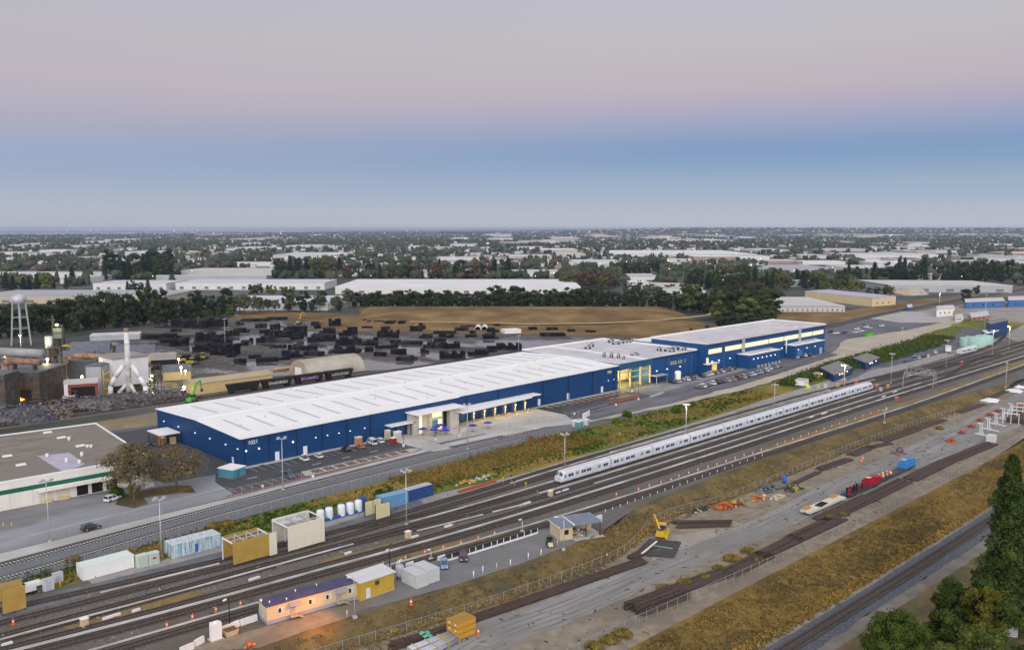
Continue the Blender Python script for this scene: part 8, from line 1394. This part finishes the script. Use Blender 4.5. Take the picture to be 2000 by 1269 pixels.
def wood(name, label, n, y0, y1, pw, hmin, hmax, cols, hi):
    Vs, Fs, Ms, off = [], [], [], 0
    for k in range(n):
        y = y0 + (y1 - y0) * rg.random() ** pw; x = rg.uniform(-80, 2080)
        if any(a < x < c and b + 1 < y < d + 1 for a, b, c, d in EXC): continue
        if not hi and k % 6 == 0: a_ = rg.uniform(-.08, .62); zz = rg.uniform(10800, 12900); p_ = Vector((a_ * zz * math.cos(AZ) + zz * FW.x, -a_ * zz * math.sin(AZ) + zz * FW.y, HZ(a_, zz)))
        else: p_ = None
        if not p_ and noise.noise(Vector((x * .007, y * .05, 2))) < rg.uniform(-1.0, .0): continue
        if not p_ and y < SHORE(x): continue
        p = p_ or g(x, y); h = rg.uniform(hmin, hmax) * (1.3 if p_ else 1 + max(0, 462 - y) * .05); V, F = (V2, F2) if hi else (V0, F0); con = rg.random() < .25; m_ = rg.randrange(len(cols))
        for s in range(3 if hi else 2):
            w = h * rg.uniform(.22, .42) * (.6 if con else 1); cz = h * rg.uniform(.45, .62); ox, oy = rg.uniform(-.3, .3) * h * (0 if con else 1), rg.uniform(-.3, .3) * h
            q = V * (1 + nr.uniform(-.25, .25, (len(V), 1))); q = q * np.array([w, w, h * (.5 if con else .40)])
            if con: q[:, :2] *= np.clip(1.15 - (q[:, 2:3] / h + .5), .1, 1.3)
            Vs.append(q + np.array([p.x + ox, p.y + oy, cz + p.z])); Fs.append(F + off); off += len(V); Ms += [m_] * len(F)
    V = np.concatenate(Vs); F = np.concatenate(Fs); me = bpy.data.meshes.new(name); me.vertices.add(len(V)); me.vertices.foreach_set('co', V.ravel()); me.loops.add(F.size); me.loops.foreach_set('vertex_index', F.ravel()); me.polygons.add(len(F)); me.polygons.foreach_set('loop_start', np.arange(0, F.size, 3)); me.polygons.foreach_set('material_index', Ms)
    for c in cols: me.materials.append(c)
    me.update(); o = bpy.data.objects.new(name, me); COL.objects.link(o); return stuff(tag(o, label, 'trees'))
TC = [leafm('town_%d' % i, c, tuple(2.1 * q for q in c)) for i, c in enumerate(((.022, .034, .026), (.028, .038, .022), (.045, .056, .024), (.03, .04, .026), (.055, .044, .03), (.05, .058, .038)))]
wood('far_woods', 'countless town trees fading to the skyline', 19000, 447.5, 482, 1.6, 9, 16, TC, False); wood('town_trees', 'countless trees between the far warehouses', 6800, 470, 560, 1.5, 8, 15, TC, True)
M_cl = [mat('city_glow_%d' % i, (1, 1, 1), em=c, es=e) for i, (c, e) in enumerate((((1, .92, .75), 4), ((1, .72, .40), 4), ((1, .45, .15), 4), ((.9, .95, 1), 3.5)))]
mb = MB()
for k in range(260):
    y = 450 + 90 * rg.random() ** 2.2; x = rg.gauss(rg.choice((250, 620, 1180, 1300, 1560)), 190); p = g(x, y, rg.uniform(5, 9)); s = rg.uniform(.5, 1.0) * depth(p) / 2600 + .15; mb.cur = rg.choice((0, 0, 1, 1, 2, 3)); mb.blob(tuple(p), (s, s, s), k, 1, 0)
for k in range(5): p = g(1042 + 7 * k, 442.6, 0) if False else Vector((0, 0, 0))
stuff(tag(mb.build('town_lights', M_cl), 'countless lamps of the far town', 'lights'))
# ---------------------------------------------------------------- near trees
def big_tree(name, label, p, h, w, m, seed, n=40, per=150, leaf=.3, con=False, lo=.3, trunk=M_bark, flat=.5):
    rg = random.Random(seed); t = thing(name, label, 'tree', p, 0); mb = MB(); tb = MB(); r0 = h * .022 + .05
    tb.cyl((0, 0, -.3), (0, 0, h * .45), r0, r0 * .6, 9).cyl((0, 0, h * .45), (w * .02, 0, h * (.95 if con else .75)), r0 * .6, r0 * .15, 7)
    for k in range(n):
        if con:
            f = (k + rg.random()) / n; z = h * (.06 + .92 * f); R_ = w / 2 * (1 - f) ** .75 * (.55 + .6 * rg.random()) + .3; a = k * 2.399 + rg.random(); d = R_ * rg.uniform(.5, .9); c = Vector((d * math.cos(a), d * math.sin(a), z)); q_ = (R_ * .30 + .55) * rg.uniform(.75, 1.25); s = Vector((q_, q_, q_ * .8))
        else:
            a = rg.random() * 6.28; zz = rg.uniform(0, 1); env = math.sqrt(max(.08, 1 - (2 * zz - .85) ** 2 / 1.5)); d = w / 2 * env * math.sqrt(rg.random()) * .85; c = Vector((d * math.cos(a), d * math.sin(a), h * lerp(lo, .9, zz))); s0 = w * rg.uniform(.09, .15); s = Vector((s0, s0, s0 * .75))
        if k % 2 == 0: q = c * .92; q.z = c.z - s.z * .3; tb.cyl((0, 0, max(h * .15, min(c.z * .8, h * .7))), q, r0 * .28, r0 * .06, 5)
        if flat: mb.blob(tuple(c), tuple(s * flat * 1.1), seed + k, 2, .35)
        for j in range(per):
            v = Vector((rg.gauss(0, 1), rg.gauss(0, 1), rg.gauss(0, 1))).normalized() * rg.uniform(.55, 1.12); mb.leaf((c.x + v.x * s.x, c.y + v.y * s.y, c.z + v.z * s.z), leaf, rg)
    mb.build('crown', m, t); tb.build('trunk', trunk, t); return t
M_lb = mat('leaf_brown', (.095, .078, .034), (.19, .15, .075), .5, rough=.9, spec=.1); M_lb2 = mat('leaf_tan', (.10, .08, .042), (.20, .155, .085), .5, rough=.9, spec=.1)
M_lc = mat('leaf_redwood', (.024, .047, .010), (.072, .10, .022), .35, rough=.9, spec=.1); M_lg = mat('leaf_green', (.028, .05, .008), (.072, .10, .016), .35, rough=.9, spec=.1); M_ly = mat('leaf_yellow_green', (.055, .07, .01), (.17, .15, .02), .22, rough=.9, spec=.1); M_ll = mat('leaf_lime', (.05, .07, .01), (.125, .14, .022), .25, rough=.9, spec=.1)
p1 = g(256, 972); big_tree('brown_tree', 'large olive brown tree in front of the cream building, left of the two', p1, hpx(116, p1), hpx(124, p1), M_lb, 1, 60, 100, .26, lo=.32, flat=.28)
p2 = g(345, 957); big_tree('brown_tree', 'rounded olive brown tree right of the cream building, by the teal shed', p2, hpx(92, p2), hpx(122, p2), M_lb2, 2, 56, 95, .24, lo=.28, flat=.25)
p3 = g(262, 985); big_tree('green_tree', 'small yellowish tree under the left olive brown tree', p3, hpx(48, p3), hpx(34, p3), mat('leaf_mustard', (.09, .075, .02), (.19, .13, .03), .5), 3, 16, 50, .22, lo=.25)
shrub('green_bush', 'dark green bush at the dock corner of the cream building', 'bush', g(228, 972), 2.6, 3.6, M_gsh, 90)
sheet('tree_island', P(0, (225, 985), (262, 992), (290, 984), (280, 972), (330, 965), (352, 962), (382, 962), (372, 948), (330, 948), (270, 958), (232, 970)), M_slope, .05, .3, 3)
tag(MB().box(-1.2, -.06, .3, 1.2, .06, 1.7).box(-1.1, -.1, 0, -1.0, .1, .3).box(1.0, -.1, 0, 1.1, .1, .3).box(-.7, -.075, .8, .2, -.061, 1.5).build('site_sign', [M_trim]), 'small white sign on legs beside the two olive brown trees', 'sign').location = g(293, 952)
zb = ZS
pa = g(1958, 1228, zb); big_tree('redwood_tree', 'tall dark redwood at the right edge, top inside the picture', pa, hpx(366, pa), hpx(118, pa), M_lc, 5, 150, 170, .34, True)
pb = g(2046, 1226, zb); big_tree('redwood_tree', 'taller dark redwood cut by the right edge', pb, hpx(430, pb), hpx(140, pb), M_lc, 6, 150, 130, .36, True)
for px, py, hp_, wp_, m, l, sd in ((1752, 1312, 124, 168, M_lg, 'round dark green tree at the bottom edge, left of the garden trees', 11), (1868, 1216, 92, 96, M_lg, 'dark green tree at the foot of the redwood, left', 12), (1916, 1246, 112, 92, M_ly, 'yellow green tree directly below the redwood', 13), (1846, 1290, 108, 110, M_lg, 'low green tree between the round tree and the yellow green one', 14), (1925, 1330, 112, 150, M_ll, 'lime green tree at the bottom edge on the right', 15), (2010, 1345, 90, 110, M_lg, 'dark green tree in the bottom right corner', 16), (1850, 1345, 90, 120, M_ll, 'lime green tree at the bottom edge beside the round dark one', 17)):
    p = g(px, py, zb); big_tree('garden_tree', l, p, hpx(hp_, p), hpx(wp_, p), m, sd, 46, 200, .24, lo=.15)
p = g(1990, 1206, zb); car('suv', 'black', 'black car parked in the garden under the redwoods', (p.x, p.y, zb + .15), .8)
p = g(1962, 1234, zb); t = thing('garden_shed', 'small grey garden shed roof among the trees at the bottom right', 'shed', p, .6); MB().box(-2, -1.6, 0, 2, 1.6, 2.2).build('wall', M_steel, t); MB().hexa([(-2.3, -1.9, 2.2), (2.3, -1.9, 2.2), (2.3, 1.9, 2.2), (-2.3, 1.9, 2.2), (-2.3, -.1, 3), (2.3, -.1, 3), (2.3, .1, 3), (-2.3, .1, 3)]).build('roof', M_slate, t)
# ---------------------------------------------------------------- the evening air
hz = MB().box(-33000, -33000, -6, 33000, 33000, 82).build('haze', [])
m = bpy.data.materials.new('haze_air'); m.use_nodes = True; n = m.node_tree.nodes; n.clear(); v = n.new('ShaderNodeVolumePrincipled'); o = n.new('ShaderNodeOutputMaterial'); m.node_tree.links.new(v.outputs[0], o.inputs['Volume'])
v.inputs['Color'].default_value = (.66, .78, 1.0, 1); v.inputs['Density'].default_value = .00004; v.inputs['Anisotropy'].default_value = .2
hz.data.materials.append(m); stuff(hz)
